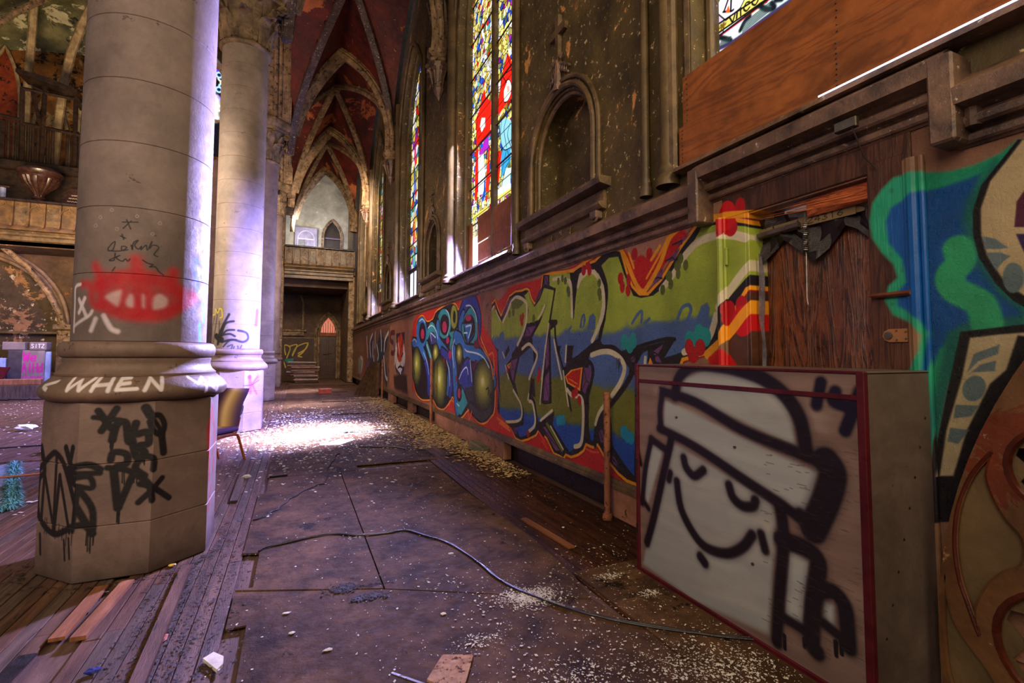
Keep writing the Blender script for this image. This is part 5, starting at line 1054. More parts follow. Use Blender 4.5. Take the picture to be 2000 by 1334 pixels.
# ------------------------------------------------------------------ niches with sills and crosses
for k, (a, b_, z0, zs) in enumerate(niches):
    where = ['nearest', 'second', 'third', 'farthest'][k]; mid = (a+b_)/2
    t = thing('niche_surround', ['large round-arched niche moulding with a shelf and cross, between the two boarded windows', 'round-arched niche moulding below the hanging corbel beside the tall window', 'narrow round-arched niche moulding between the two distant windows', 'small round-arched niche moulding nearest the far balcony'][k], 'niche', (W, mid, z0), 'arched niches along the aisle wall')
    for off, dx, r in ((.02, .05, .03), (-.06, -.03, .035), (-.14, -.02, .028)):
        MB().tube([(W+dx, y, z) for y, z in parch(a+off, b_-off, zs, (b_-a)/2-off, 12, z0)], r, 8).build('arch_moulding', m_mould, t)
    MB().slab([(W+.02, z0-.08), (W-.13, z0-.055), (W-.145, z0-.02), (W-.145, z0+.005), (W-.11, z0+.015), (W+.30, z0+.02), (W+.30, z0-.08)], [], a-.32, b_+.32, lambda u, v, d_: (u, d_, v)).build('shelf', m_mould, t)
    MB().slab([(W, z0-.28), (W-.05, z0-.27), (W-.075, z0-.25), (W-.09, z0-.235), (W-.09, z0-.215), (W-.04, z0-.20), (W-.03, z0-.09), (W+.01, z0-.08)], [], a-.24, b_+.24, lambda u, v, d_: (u, d_, v)).build('apron', m_mould, t)
    for y in (a-.12, b_+.12):
        bb = MB().box((W-.085, y-.06, z0-.36), (W, y+.06, z0-.28), .01); bb.tube([(W-.06, y+.045*math.cos(q), z0-.34+.045*math.sin(q)) for q in [i*.5 for i in range(13)]], .014, 6); bb.build('bracket', m_mould_dark, t)
    for y in (mid-.22, mid+.22):
        bb = MB()
        for q in range(3): bb.tube([(W-.012, y+.05*math.cos(q*2.1)*f, z0-.335+.035*math.sin(q*2.1+3*f)*f) for f in [i/6 for i in range(1, 7)]], .010, 5)
        bb.build('carved_leaf', m_mould, t)
    zt = zs+(b_-a)/2+.16; s = 1.0 if k == 0 else .8
    c = tag(MB().slab([(mid+p*s, zt+q*s) for p, q in ((-.030, .2), (.030, .2), (.035, .55), (.17, .55), (.19, .575), (.19, .615), (.17, .64), (.035, .64), (.045, .78), (.03, .80), (-.03, .80), (-.045, .78), (-.035, .64), (-.17, .64), (-.19, .615), (-.19, .575), (-.17, .55), (-.035, .55))], [], -.055, -.005, YZ).build('cross', m_mould), ['plaster cross standing on leafy scrolls over the largest arched niche', 'small plaster cross over the second arched niche', 'small plaster cross over the third niche in the distance', 'tiny plaster cross over the niche nearest the balcony'][k], 'cross', 'plaster crosses over the niches')
    bb = MB()
    for sg in (-1, 1):
        for q in range(5):
            r0_ = .05+.03*q; bb.tube([(W-.03, mid+sg*(.02+.05*q+.035*math.cos(u)), zt+(.18-.032*q)*s+.04*math.sin(u)) for u in [i*.6 for i in range(9)]], .014, 5)
        bb.tube([(W-.035, mid+sg*.02, zt+.30*s), (W-.05, mid+sg*.09, zt+.24*s), (W-.04, mid+sg*.13, zt+.28*s)], .016, 5)
    bb.tube([(W-.03, mid, zt-.12), (W-.035, mid, zt+.25*s)], [.07*s, .03], 8)
    bb.build('leaf_scrolls', m_mould_dark, c)

# hanging corbels that carry the vault ribs
for k in (1, 2, 3):
    y = Rs[k]; cx = W-.03
    t = thing('corbel', ['', 'large carved corbel ending in a point, hanging above the second niche', 'carved pointed corbel hanging between the two distant windows', 'smallest carved corbel near the far balcony'][k], 'corbel', (W, y, 6.75), 'hanging corbels under the vault ribs')
    zz = 6.75
    MB().lathe([(.005, zz), (.07, zz+.13), (.11, zz+.20), (.12, zz+.25), (.085, zz+.28)], (cx-.12, y), 8, smooth=False).build('drop', m_mould_dark, t)
    MB().lathe([(.085, zz+.26), (.11, zz+.45), (.17, zz+.62), (.24, zz+.74)], (cx-.12, y), 16, scale=lambda a, z: 1+.10*math.cos(8*a)).build('bell', m_mould_dark, t)
    for q in range(5):
        a = PI/2+q*PI/4; bb = MB(); c0 = Vector((cx-.12+.2*math.cos(a), y+.2*math.sin(a), zz+.70)); bb.tube([c0+Vector((math.cos(a)*.07*math.cos(u), math.sin(a)*.07*math.cos(u), .07*math.sin(u)-.04)) for u in [i*.7 for i in range(9)]], .035, 6); bb.tube([c0+Vector((0, 0, -.05)), c0+Vector((-math.cos(a)*.07, -math.sin(a)*.07, -.38))], [.04, .015], 6); bb.build('leaf', m_mould_dark, t)
    MB().lathe([(.18, zz+.76), (.22, zz+.78), (.22, zz+.84), (.19, zz+.87), (.24, zz+.92), (.26, zz+.97), (.26, zz+1.03), (.2, zz+1.05)], (cx-.12, y), 8, phase=PI/8, smooth=False).build('cap', m_rib, t)
    for dy in (-.13, 0, .13):
        MB().tube([(cx-.12-(.06 if dy == 0 else 0), y+dy, zz+1.03), (cx-.13, y+dy*1.3, 8.3), (cx-.28, y+dy*2.2, 9.0)], .07, 8).build('springer_shaft', m_rib, t)

# ------------------------------------------------------------------ steel-framed display case with the sleepy hooded face
BX0, BX1, BY0, BY1, BZ = 2.22, 2.72, 1.315, 2.845, 1.425
CB14 = Canvas(BY0, BY1, 0, BZ, 330, lambda x, y: atX(x, y, BX0)[1:]); E_ = crop(1200, 650, .5128)
g = (162, 166, 164); bk2 = (24, 17, 26)
for pts, c in (([(235, 235), (265, 170), (350, 135), (480, 150), (600, 200), (660, 290), (690, 440), (500, 350), (240, 235)], g), ([(185, 255), (770, 535), (735, 715), (600, 650), (180, 365)], g), ([(215, 420), (590, 640), (610, 700), (585, 1150), (300, 1020), (105, 880), (150, 650)], (154, 156, 154)), ([(135, 410), (180, 450), (120, 660), (105, 600)], g), ([(655, 815), (738, 880), (735, 1150), (640, 1090)], g), ([(788, 1015), (832, 1045), (830, 1135), (792, 1100)], g)):
    CB14.poly(E_(pts), c, .02)
for k in range(70):                                        # broad uneven roller marks
    x = random.uniform(120, 640); y = random.uniform(200, 1050); CB14.stroke(E_([(x, y), (x+random.uniform(80, 200), y+random.uniform(20, 80))]), random.uniform(.02, .05), random.choice([(196, 188, 172), (150, 138, 128), (186, 176, 160)]), .03, a=.18)
for pts, w in (([(225, 240), (240, 170), (300, 125), (400, 128), (480, 145), (560, 175), (640, 235), (700, 330), (725, 460)], .075), ([(180, 225), (300, 265), (480, 370), (700, 462), (800, 500)], .06), ([(178, 225), (168, 300), (172, 365)], .05), ([(165, 365), (300, 435), (500, 570), (620, 650), (745, 745)], .055), ([(800, 490), (825, 540), (800, 640), (750, 750)], .13), ([(212, 400), (180, 540), (145, 700), (118, 800)], .06), ([(135, 405), (190, 445)], .05), ([(135, 405), (112, 520), (100, 650)], .045), ([(100, 635), (125, 672)], .04), ([(85, 455), (95, 500)], .04),
               ([(258, 478), (268, 515), (298, 546), (332, 525)], .05), ([(430, 582), (445, 628), (480, 660), (520, 662), (530, 640)], .05), ([(232, 568), (248, 670), (295, 765), (345, 820), (420, 842), (480, 820), (518, 772)], .052), ([(207, 535), (202, 560)], .045), ([(322, 855), (338, 878)], .055), ([(552, 768), (568, 830)], .045), ([(625, 665), (638, 780), (622, 1000), (612, 1180)], .065), ([(630, 790), (715, 820), (768, 870), (762, 960), (750, 1050), (745, 1180), (762, 1215)], .085), ([(765, 985), (825, 988), (868, 1040), (880, 1120), (885, 1200)], .075), ([(640, 1090), (740, 1150)], .05), ([(790, 1110), (840, 1150)], .05), ([(700, 690), (780, 740)], .05)):
    CB14.stroke(E_(pts), w*1.25, bk2, .03, a=.45); CB14.stroke(E_(pts), w, bk2, .012)
for pts in ([(780, 190), (763, 275)], [(835, 225), (828, 262), (905, 290)], [(930, 225), (905, 290), (872, 375)]): CB14.stroke(E_(pts), .062, (22, 16, 38), .012)
CB14.drips(E_([(620, 1150), (760, 1180), (880, 1180)]), bk2, 6, .08, .02)
for k in range(160):
    z = random.uniform(.1, 1.1); y = BY0+random.uniform(0, .5); CB14.stroke([(y, z), (y+random.uniform(.01, .05), z+random.uniform(-.003, .003))], .003, (70, 56, 48), .002, a=.7, raw=True, smooth=False)
IMG_14 = CB14.image('paint_case')
m_front = M('case_front_sprayed', (112, 90, 82), (140, 116, 104), 2, .42, .1, 40, stretch=(1, .5, 5), paint=IMG_14, grime=.15, peel2=((196, 180, 164), .74, 7))
m_maroon = M('maroon_steel_edge', (62, 12, 22), (92, 22, 32), 6, .35, .15, 30, grime=.25, peel2=((180, 150, 140), .76, 20))
m_side = M('grey_case_side', (88, 74, 66), (116, 100, 90), 1.6, .4, .15, 20, grime=.5, peel2=((50, 42, 38), .68, 8))
t = thing('display_case', 'tall steel-edged case sprayed with a sleepy hooded face and the number 14', 'case', (2.47, 2.08, 0))
fpo = pbox('front_panel', (BX0+.012, BY0+.02, .02), (BX0+.03, BY1-.02, BZ-.005), m_front, t, .0, CB14.uv())
pbox('side_panel', (BX0+.03, BY0, .005), (BX1, BY0+.02, BZ), m_side, t); pbox('side_panel', (BX0+.03, BY1-.02, .005), (BX1, BY1, BZ), m_side, t)
pbox('top_panel', (BX0+.01, BY0, BZ-.012), (BX1, BY1, BZ+.004), m_side, t); pbox('back_panel', (BX1-.015, BY0+.02, .01), (BX1, BY1-.02, BZ-.01), m_side, t)
for a, b_ in (((BX0, BY0-.004, .0), (BX0+.03, BY0+.030, BZ+.002)), ((BX0-.002, BY1-.024, .0), (BX0+.03, BY1+.006, BZ+.006)), ((BX0, BY0, 0), (BX0+.03, BY1, .028)), ((BX0+.004, BY0, 1.302), (BX0+.03, BY1, 1.326)), ((BX0+.004, BY0, BZ-.008), (BX0+.03, BY1, BZ+.005))): pbox('edge_strip', a, b_, m_maroon, t, .003)
for z in (.25, .7, 1.2): MB().box((BX0-.004, BY1-.02, z), (BX0+.008, BY1+.008, z+.07), .003).build('hinge', m_rail, t)
for y, z in ((2.60, 1.28), (2.0, .99), (1.9, .4), (2.45, 1.1)): MB().tube([(BX0+.004, y, z), (BX0+.013, y, z)], .008, 10).build('screw', m_steel, fpo)
for k in range(8): MB().tube([(BX0+.1+.05*k, BY0-.002, .3+.13*k), (BX0+.1+.05*k, BY0+.002, .3+.13*k)], .006, 8).build('screw', m_rail, t)

# ------------------------------------------------------------------ carved tracery head leaning on the wall beside it
m_trac = M('brown_painted_tracery', (80, 50, 28), (122, 86, 52), 2.2, .42, .25, 34, peel=((110, 50, 26), .56, 2.2), peel2=((158, 122, 80), .62, 7), grime=.45, gscale=3)
m_tracr = M('red_brown_bead', (54, 20, 10), (92, 38, 20), 5, .3, .2, 30, grime=.3)
m_tracp = M('dusty_tracery_panel', (84, 68, 42), (122, 98, 64), 2, .55, .25, 40, peel2=((44, 40, 34), .70, 9), grime=.35)
TXP = 2.60; T_ = crop(1780, 850, .363)
tp = lambda pts, sm=True: (smooth_pts([atX(x, y, TXP)[1:] for x, y in T_(pts)], 3, True) if sm else [atX(x, y, TXP)[1:] for x, y in T_(pts)])
AX = .22                                                   # its axis
leaf1 = tp([(437, 92), (380, 140), (320, 215), (270, 320), (238, 440), (230, 600), (252, 760), (290, 880), (366, 1085), (348, 980), (362, 900), (420, 805), (500, 742), (600, 700), (600, 560), (510, 450), (440, 330), (405, 210)])
leaf2 = tp([(180, 742), (162, 900), (168, 1100), (205, 1334), (330, 1500), (480, 1420), (400, 1250), (340, 1170), (240, 1020), (195, 880)])
def circ3(px, n=28):
    (x1, y1), (x2, y2), (x3, y3) = [atX(x, y, TXP)[1:] for x, y in px]
    d_ = 2*(x1*(y2-y3)+x2*(y3-y1)+x3*(y1-y2)); ux = ((x1*x1+y1*y1)*(y2-y3)+(x2*x2+y2*y2)*(y3-y1)+(x3*x3+y3*y3)*(y1-y2))/d_; uy = ((x1*x1+y1*y1)*(x3-x2)+(x2*x2+y2*y2)*(x1-x3)+(x3*x3+y3*y3)*(x2-x1))/d_
    r_ = min(math.hypot(x1-ux, y1-uy), .23); k_ = math.hypot(x2-ux, y2-uy); ux, uy = x2+(ux-x2)*r_/k_, y2+(uy-y2)*r_/k_
    return [(ux+r_*math.cos(2*PI*k/n), uy+r_*math.sin(2*PI*k/n)) for k in range(n)]
holes_t = [leaf1, leaf2, circ3([(1987, 857), (1965, 919), (2000, 973)]), circ3([(2000, 1146), (1943, 1242), (1983, 1334)])]
R_t = 2.46; cyc = -1.197
arc = [(cyc+R_t*math.cos(a), .27+R_t*math.sin(a)) for a in [-.09+(math.acos((AX-cyc)/R_t)+.09)*i/20 for i in range(21)]]
outl = arc+[(2*AX-y, z) for y, z in arc[::-1]][1:]
hm = [[(2*AX-y, z) for y, z in h_] for h_ in holes_t if min(p[0] for p in h_) > AX+.015]
okh = [h_ for h_ in holes_t if min(p[0] for p in h_) > AX+.015]
t = thing('window_tracery', 'brown carved gothic tracery head standing against the wall beyond the display case', 'tracery', (2.62, AX, 0))
TX = lambda u, v, d_: (TXP+d_, u, v)
MB().slab(outl, okh+hm, 0, .06, TX).build('tracery_frame', m_trac, t)
for h_ in okh[:2]+hm[:2]: MB().slab([(p[0], p[1]) for p in h_], [], .035, .05, TX).build('tracery_panel', m_tracp, t)
for i, h_ in enumerate(okh): MB().tube([(TXP+.012, y, z) for y, z in h_+h_[:1]], .011 if i < 2 else .016, 6).build('bead', m_tracr if i > 1 else m_trac, t)
for h_ in okh[:1]: MB().tube([(TXP+.004, y, z) for y, z in h_[:27]], .008, 6).build('bead', m_tracr, t)
m_shard = M('broken_dark_glass', (20, 16, 14), (40, 30, 24), 5, .15, .1, 20, grime=.2)
for h_ in okh[2:]:
    cc = (sum(p[0] for p in h_)/len(h_), sum(p[1] for p in h_)/len(h_)); q = [(cc[0]+(p[0]-cc[0])*(.93 if i % 3 else .70), cc[1]+(p[1]-cc[1])*(.93 if i % 3 else .70)) for i, p in enumerate(h_)]
    MB().slab([(cc[0]+(p[0]-cc[0])*1.03, cc[1]+(p[1]-cc[1])*1.03) for p in h_], [q[::-1]], .04, .05, TX).build('glass_shards', m_tracp, t)

# ------------------------------------------------------------------ pipes
m_rust = M('rusty_pipe', (120, 70, 44), (168, 106, 72), 6, .6, .5, 30, peel2=((60, 34, 22), .56, 14), grime=.3)
def pipe(x, y, h, r, label):
    t = thing('pipe', label, 'pipe', (x, y, 0), 'cut-off upright pipes by the wall')
    MB().tube([(x, y, 0), (x, y, h)], r, 16).build('riser', m_rust, t)
    MB().lathe([(r*.5, .0), (r*1.5, .0), (r*1.6, .02), (r*1.35, .05), (r, .055)], (x, y), 16).build('collar', m_rust, t)
    MB().lathe([(r*.75, h-.02), (r*1.06, h-.02), (r*1.08, h+.003), (r*.75, h+.004)], (x, y), 16).build('rim', m_rust, t)
pipe(2.635, 3.80, 1.15, .030, 'orange-brown rusty pipe in front of the green and blue lettering')
pipe(2.62, 10.1, 1.40, .030, 'thin dark pipe in front of the blue bubble lettering')
pipe(2.60, 16.3, 1.30, .028, 'pale thin pipe beside the leaning battens in the distance')

# ------------------------------------------------------------------ chair behind the first column
CHX, CHY = -.93, 7.72
t = thing('chair', 'wooden-legged chair with a striped purple and gold cushioned back, behind the thick column', 'chair', (CHX, CHY, 0))
m_cush = bpy.data.materials.new('striped_fabric'); m_cush.use_nodes = True
nt = m_cush.node_tree; bs = nt.nodes['Principled BSDF']; tc = nt.nodes.new('ShaderNodeTexCoord'); sx = nt.nodes.new('ShaderNodeSeparateXYZ'); rp = nt.nodes.new('ShaderNodeValToRGB')
uvn_ = nt.nodes.new('ShaderNodeUVMap'); uvn_.uv_map = 'paint'; nt.links.new(uvn_.outputs[0], sx.inputs[0]); nt.links.new(sx.outputs[0], rp.inputs[0]); rp.color_ramp.interpolation = 'B_SPLINE'
e = rp.color_ramp.elements; e[0].position = 0; e[0].color = rgb(60, 30, 110); e[1].position = 1; e[1].color = rgb(50, 24, 90)
for p_, c_ in ((.2, (110, 80, 90)), (.38, (196, 158, 96)), (.5, (226, 196, 140)), (.62, (150, 108, 84)), (.76, (60, 26, 60)), (.86, (36, 16, 60))): q_ = rp.color_ramp.elements.new(p_); q_.color = rgb(c_)
nt.links.new(rp.outputs[0], bs.inputs['Base Color']); bs.inputs['Roughness'].default_value = .85
m_oak = M('bent_orange_wood', (130, 62, 26), (172, 92, 44), 4, .35, .15, 30, grime=.2)
def rotp(p, a=.95):
    x, y = p[0]-CHX, p[1]-CHY; return (CHX+x*math.cos(a)-y*math.sin(a), CHY+x*math.sin(a)+y*math.cos(a), p[2])
def rbox(mb, vs): mb.v = mb.v[:-len(vs)]+[rotp(p) for p in mb.v[-len(vs):]]
def cuv(p, a=.95):
    x, y = p.x-CHX, p.y-CHY; return ((-x*math.sin(a)+y*math.cos(a)+.24)/.48, p.z)
n = 9; vs = []                                             # padded back, leaning away, seen from its front edge
for i in range(n):
    f = i/(n-1); x = .10+.20*f-.06*math.sin(PI*f); z = .50+.50*f
    for q, w_ in ((-.235, 0), (-.21, -.02), (0, -.03), (.21, -.02), (.235, 0), (.21, .025), (0, .03), (-.21, .025)):
        k_ = 1 if 0 < i < n-1 else .93
        vs.append(rotp((CHX+x+w_, CHY+q*k_, z)))
fs = [(i*8+k, i*8+(k+1) % 8, (i+1)*8+(k+1) % 8, (i+1)*8+k) for i in range(n-1) for k in range(8)]+[tuple(range(8))[::-1], tuple((n-1)*8+k for k in range(8))]
MB().add(vs, fs, True).build('backrest', m_cush, t, uv=cuv, smooth_angle=1.0)
mb = MB().box((CHX-.36, CHY-.23, .42), (CHX+.13, CHY+.23, .50), .03); mb.v = [rotp(p) for p in mb.v]; mb.build('seat', m_cush, t, uv=cuv)
for s in (-1, 1):
    y = CHY+s*.21
    MB().tube([rotp(p) for p in ((CHX-.30, y, .40), (CHX+.05, y, .40), (CHX+.10, y, .385), (CHX+.13, y, .34), (CHX+.26, y, .015))], .018, 8).build('leg', m_oak, t)
    MB().tube([rotp(p) for p in ((CHX-.20, y, .39), (CHX-.28, y, .385), (CHX-.31, y, .35), (CHX-.40, y, .015))], .018, 8).build('leg', m_oak, t)
    MB().tube([rotp(p) for p in ((CHX+.02, y, .41), (CHX+.10, y, .47), (CHX+.14, y, .62))], .014, 8).build('back_bracket', m_oak, t)

# ------------------------------------------------------------------ rug with green fringe, mop pole
m_rug = M('faded_green_rug', (90, 110, 118), (150, 156, 150), 6, .9, .5, 40, peel2=((46, 44, 26), .60, 3), grime=.3)
m_fringe = M('green_fringe', (40, 104, 92), (104, 164, 148), 8, .9, .4, 30, grime=.2)
t = thing('rug', 'faded rug with a shaggy green fringe lying on the boards', 'rug', (-3.0, 7.3, 0))
q = [(-3.75, 8.25), (-3.42, 8.82), (-2.86, 7.35), (-2.45, 6.30), (-2.62, 6.12), (-3.2, 6.9)]
MB().slab(q, [], .004, .016, lambda u, v, d_: (u, v, d_)).build('woven_field', m_rug, t)
fb = MB()
def fringe(a, b_, n, L):
    for k in range(n):
        f = random.random(); x = a[0]+(b_[0]-a[0])*f; y = a[1]+(b_[1]-a[1])*f; an = random.uniform(0, 2*PI); l = L*random.uniform(.4, 1); h = random.uniform(.02, .05)
        dx, dy = math.cos(an)*l, math.sin(an)*l; px, py = -math.sin(an)*.006, math.cos(an)*.006
        fb.add([(x-px, y-py, .012), (x+px, y+py, .012), (x+dx*.6+px, y+dy*.6+py, h), (x+dx*.6-px, y+dy*.6-py, h), (x+dx, y+dy, .010)], [(0, 1, 2, 3), (3, 2, 4)])
fringe((-3.42, 8.82), (-2.86, 7.35), 420, .12); fringe((-2.86, 7.35), (-2.45, 6.30), 700, .12); fringe((-2.45, 6.30), (-2.62, 6.12), 160, .12); fringe((-2.62, 6.12), (-3.2, 6.9), 320, .08)
tag(fb.build('fringe', m_fringe, t), kind='stuff')
tag(MB().tube([(-3.45, 7.55, .06), (-2.62, 7.72, .05), (-1.9, 7.9, .03)], .013, 8).build('mop_handle', m_oak), 'long wooden mop handle lying across the fringed rug', 'handle')
tag(MB().slab([(-2.98, 6.85), (-2.9, 7.35), (-2.83, 7.3), (-2.86, 6.8)], [], .016, .028, lambda u, v, d_: (u, v, d_)).build('cloth_strip', M('dark_olive_cloth', (46, 48, 26), (84, 84, 50), 6, .9, .4)), 'dark olive strip of cloth lying on the rug', 'cloth')

# ------------------------------------------------------------------ cables and small things on the floor
m_cable = M('black_cable', (14, 12, 14), (34, 30, 32), 9, .35, .2, 20, grime=.2)
def ground_path(px, z=.014): return [(atZ(x, y)[0], atZ(x, y)[1], z) for x, y in px]
main = [(505, 1081), (520, 1073), (560, 1063), (620, 1050), (655, 1046), (690, 1049), (720, 1048), (760, 1043), (790, 1039), (830, 1050), (880, 1066), (930, 1100), (965, 1130), (1000, 1150), (1060, 1176), (1130, 1199), (1180, 1211), (1300, 1232), (1400, 1248), (1480, 1256), (1555, 1264)]
pth = [(p[0], p[1], .016) for p in smooth_pts([(a, b_) for a, b_, _ in ground_path(main)], 5)]
pth2 = [(p[0]+.012*math.sin(i*.35), p[1]+.014*math.cos(i*.27), p[2]) for i, p in enumerate(pth)]
t = thing('cable', 'long black cable snaking across the floor sheets towards the display case', 'cable', pth[0][:2]+(0,))
MB().tube(pth, .0065, 6).build('cord', m_cable, t); MB().tube(pth2, .0055, 6).build('cord', m_cable, t)
MB().tube([(pth[70][0], pth[70][1]-.01, .024), (pth[73][0], pth[73][1]-.012, .024)], .006, 6).build('silver_tape', m_foil, t)
thin = [(494, 1019), (515, 1013), (530, 1003), (545, 995), (560, 982), (575, 972), (600, 958), (620, 950), (637, 943), (640, 920), (646, 908), (650, 903), (658, 890), (665, 887)]
tag(MB().tube([(p[0]+.012*math.sin(i*1.3), p[1], .014) for i, p in enumerate(smooth_pts([(a, b_) for a, b_, _ in ground_path(thin)], 4))], .008, 5).build('cable', m_cable), 'thin kinked black cable ending near the bright patch of floor', 'cable')
tag(MB().tube([(-8, 9.9, .012), (-3.0, 10.35, .012), (-1.9, 10.4, .012)], .012, 6).build('cable', m_cable), 'straight black cable crossing the nave floor behind the thick column', 'cable')

def plank_on_floor(a, b_, w, h, m, label, z=.0, name='loose_plank', zb=None):
    a = Vector((a[0], a[1], 0)); b_ = Vector((b_[0], b_[1], 0)); d_ = (b_-a); n_ = Vector((-d_.y, d_.x, 0)).normalized()*w/2; zb = z if zb is None else zb
    vs = [a-n_+Vector((0, 0, z)), a+n_+Vector((0, 0, z)), b_+n_+Vector((0, 0, zb)), b_-n_+Vector((0, 0, zb))]; vs += [v+Vector((0, 0, h)) for v in vs]
    o = MB().add(vs, [(0, 1, 2, 3), (4, 7, 6, 5), (0, 4, 5, 1), (1, 5, 6, 2), (2, 6, 7, 3), (3, 7, 4, 0)]).build(name, m); return tag(o, label, 'plank', 'loose planks on the floor')
m_orangewood = M('raw_orange_plank', (128, 78, 46), (172, 112, 72), 3, .5, .3, 30, stretch=(6, .6, 1), grime=.45)
plank_on_floor((-1.10, 3.36), (-1.09, 3.98), .07, .018, m_orangewood, 'short orange broken plank at the foot of the thick column, left one of the pair')
plank_on_floor((-1.0, 3.32), (-.96, 4.0), .07, .022, m_orangewood, 'short orange broken plank at the foot of the thick column, right one of the pair')
plank_on_floor((-.60, 2.4), (-.655, 4.1), .065, .03, m_plank2, 'long lifted floor board running from the thick column towards the camera')
plank_on_floor((-.53, 5.70), (-.62, 9.9), .07, .02, m_plank3, 'long grey strip board lying beside the chair towards the bright patch')
plank_on_floor((1.93, 4.1), (1.99, 3.35), .06, .014, m_orangewood, 'reddish loose board on the dark boards near the wall')
plank_on_floor((-1.22, 2.3), (-1.17, 3.25), .07, .012, m_black, 'blackened loose board in the gap left by a missing floor board')  # black strip laid in to stand for the shade inside the gap
plank_on_floor((2.05, 7.0), (2.36, 7.16), .05, .02, m_rail, 'short black stick beside the grey block by the wall')
plank_on_floor((.45, 2.40), (.78, 2.02), .012, .008, m_foil, 'thin pale stick on the floor sheet nearest the camera')

def lump(name, c, size, m, label, cat, seed=0, flat=.5, group=None, n=2):
    r = random.Random(seed); bm = bmesh.new(); bmesh.ops.create_icosphere(bm, subdivisions=n, radius=1)
    for v in bm.verts:
        k = 1+r.uniform(-.28, .28); v.co = Vector((v.co.x*size[0]*k, v.co.y*size[1]*k, v.co.z*size[2]*k))
    mz = min(v.co.z for v in bm.verts); mb = MB(); bm.verts.index_update()
    mb.add([(c[0]+v.co.x, c[1]+v.co.y, c[2]+v.co.z-mz) for v in bm.verts], [[v.index for v in f.verts] for f in bm.faces]); bm.free()
    return tag(mb.build(name, m), label, cat, group)
m_white = M('white_plaster_bits', (196, 186, 170), (236, 228, 210), 12, .8, .3, 30, grime=.2)
m_greyb = M('grey_block', (84, 80, 66), (118, 112, 94), 6, .6, .4, 30, grime=.35)
tag(MB().obox((2.60, 7.12, .075), (.16, .34, .11), rz=.35, rx=.25, bev=.02).build('stone_block', m_greyb), 'grey-green block lying against the wall base', 'block')
tag(MB().obox((1.03, 19.24, .11), (.42, .22, .2), rz=.3, bev=.02).build('brick', M('orange_brick', (170, 74, 46), (206, 100, 66), 6, .7, .4)), 'orange brick on the floor beyond the second column', 'brick')
t = tag(MB().slab([(.585, 2.27), (.70, 2.42), (.84, 2.36), (.74, 2.18), (.66, 2.16)], [], .007, .019, lambda u, v, d_: (u, v, d_)).build('chipboard_piece', M('chipboard', (150, 98, 62), (206, 160, 110), 22, .8, .4, 60, peel2=((70, 40, 26), .56, 30), grime=.3)), 'broken corner of orange chipboard on the floor', 'board')
tag(MB().slab([(-.375, 2.86), (-.335, 2.90), (-.285, 2.84), (-.28, 2.775), (-.30, 2.735)], [], .0, .016, lambda u, v, d_: (u, v, d_)).build('tile_piece', m_white), 'half-round piece of white tile on the boards', 'tile')
lump('crumpled_wrapper', (-.83, 2.96, 0), (.03, .018, .012), M('blue_wrapper', (30, 40, 110), (60, 70, 160), 10, .3, .3), 'crumpled blue wrapper on the boards', 'wrapper', 3)
lump('bottle_cap', (-.76, 4.2, 0), (.022, .022, .006), M('yellow_plastic', (200, 160, 40), (226, 190, 70), 10, .4, .1), 'small yellow cap at the foot of the thick column', 'cap', 4)
lump('wood_chip', (-.59, 3.16, .0), (.012, .035, .006), m_split, 'orange wood chip on the lifted board', 'wood chip', 5)
lump('crumpled_paper', (-.50, 5.62+1.1, .0), (.05, .03, .02), m_white, 'white crumpled paper beside the grey strip board', 'paper', 6)
lump('crumpled_paper', (-4.7, 12.4, 0), (.16, .10, .06), m_white, 'white crumpled paper on the nave floor behind the thick column', 'paper', 8)
lump('crumpled_paper', (-3.3, 9.5, 0), (.09, .16, .05), m_white, 'white crumpled paper on the nave floor just beyond the rug', 'paper', 9)
tag(MB().slab([(.40, 8.6), (.72, 9.0), (.98, 8.95), (.70, 8.5)], [], .009, .013, lambda u, v, d_: (u, v, d_)).build('paper_sheet', m_white), 'flat pale sheet at the edge of the bright patch', 'paper')
for k, (x, y) in enumerate([(1020, 1172), (1000, 1168), (560, 1201), (865, 1202), (640, 1273), (880, 1083), (570, 1240), (1530, 1180), (810, 915), (1100, 1032), (745, 935), (530, 941)]):
    p = atZ(x, y); lump('plaster_flake', (p[0], p[1], .006), (.016+.008*random.random(), .014, .004), m_white, 'pale flake of fallen plaster on the floor', 'flake', 20+k, group='pale plaster flakes on the floor', n=1)
tag(MB().obox((-.15, 6.62, .02), (.20, .035, .02), rz=.15, bev=.004).build('stick', m_rail), 'short dark stick near the long grey strip board', 'stick')
tag(MB().tube([(.95, 8.2, .012), (1.5, 7.9, .02), (1.62, 7.7, .014)], .012, 6).build('stick', m_rail), 'dark bent stick lying at the shadow edge', 'stick')

# paint chips and grit: nobody could count them
def chips(name, pts, smin, smax, m, label, z0=.0):
    n = len(pts); r = np.random.default_rng(n); vs = []; fs = []
    for i, (x, y, z) in enumerate(pts):
        s = smin+(smax-smin)*r.random()**3; a = r.random()*PI; c_, s_ = math.cos(a), math.sin(a); w_ = s*r.uniform(.35, .9); o = len(vs); tl = r.uniform(-.25, .25)*s
        for u, v in ((-s, -w_), (s*.8, -w_*.7), (s, w_), (-s*.6, w_*.9)): vs.append((x+u*c_-v*s_, y+u*s_+v*c_, z+abs(tl)+u/s*tl+.0015))
        vs.append((x, y, z+s*.3+abs(tl))); fs += [(o, o+1, o+4), (o+1, o+2, o+4), (o+2, o+3, o+4), (o+3, o, o+4)]
    mb = MB(); mb.add(vs, fs); o = mb.build(name, m); tag(o, label, 'debris', kind='stuff'); return o
r = np.random.default_rng(5)
def inside_col(x, y): return any((x-CX)**2+(y-L_)**2 < .56**2 for L_ in Ls[:4]) or (BX0-.02 < x and y < BY1+.02)
pts = []
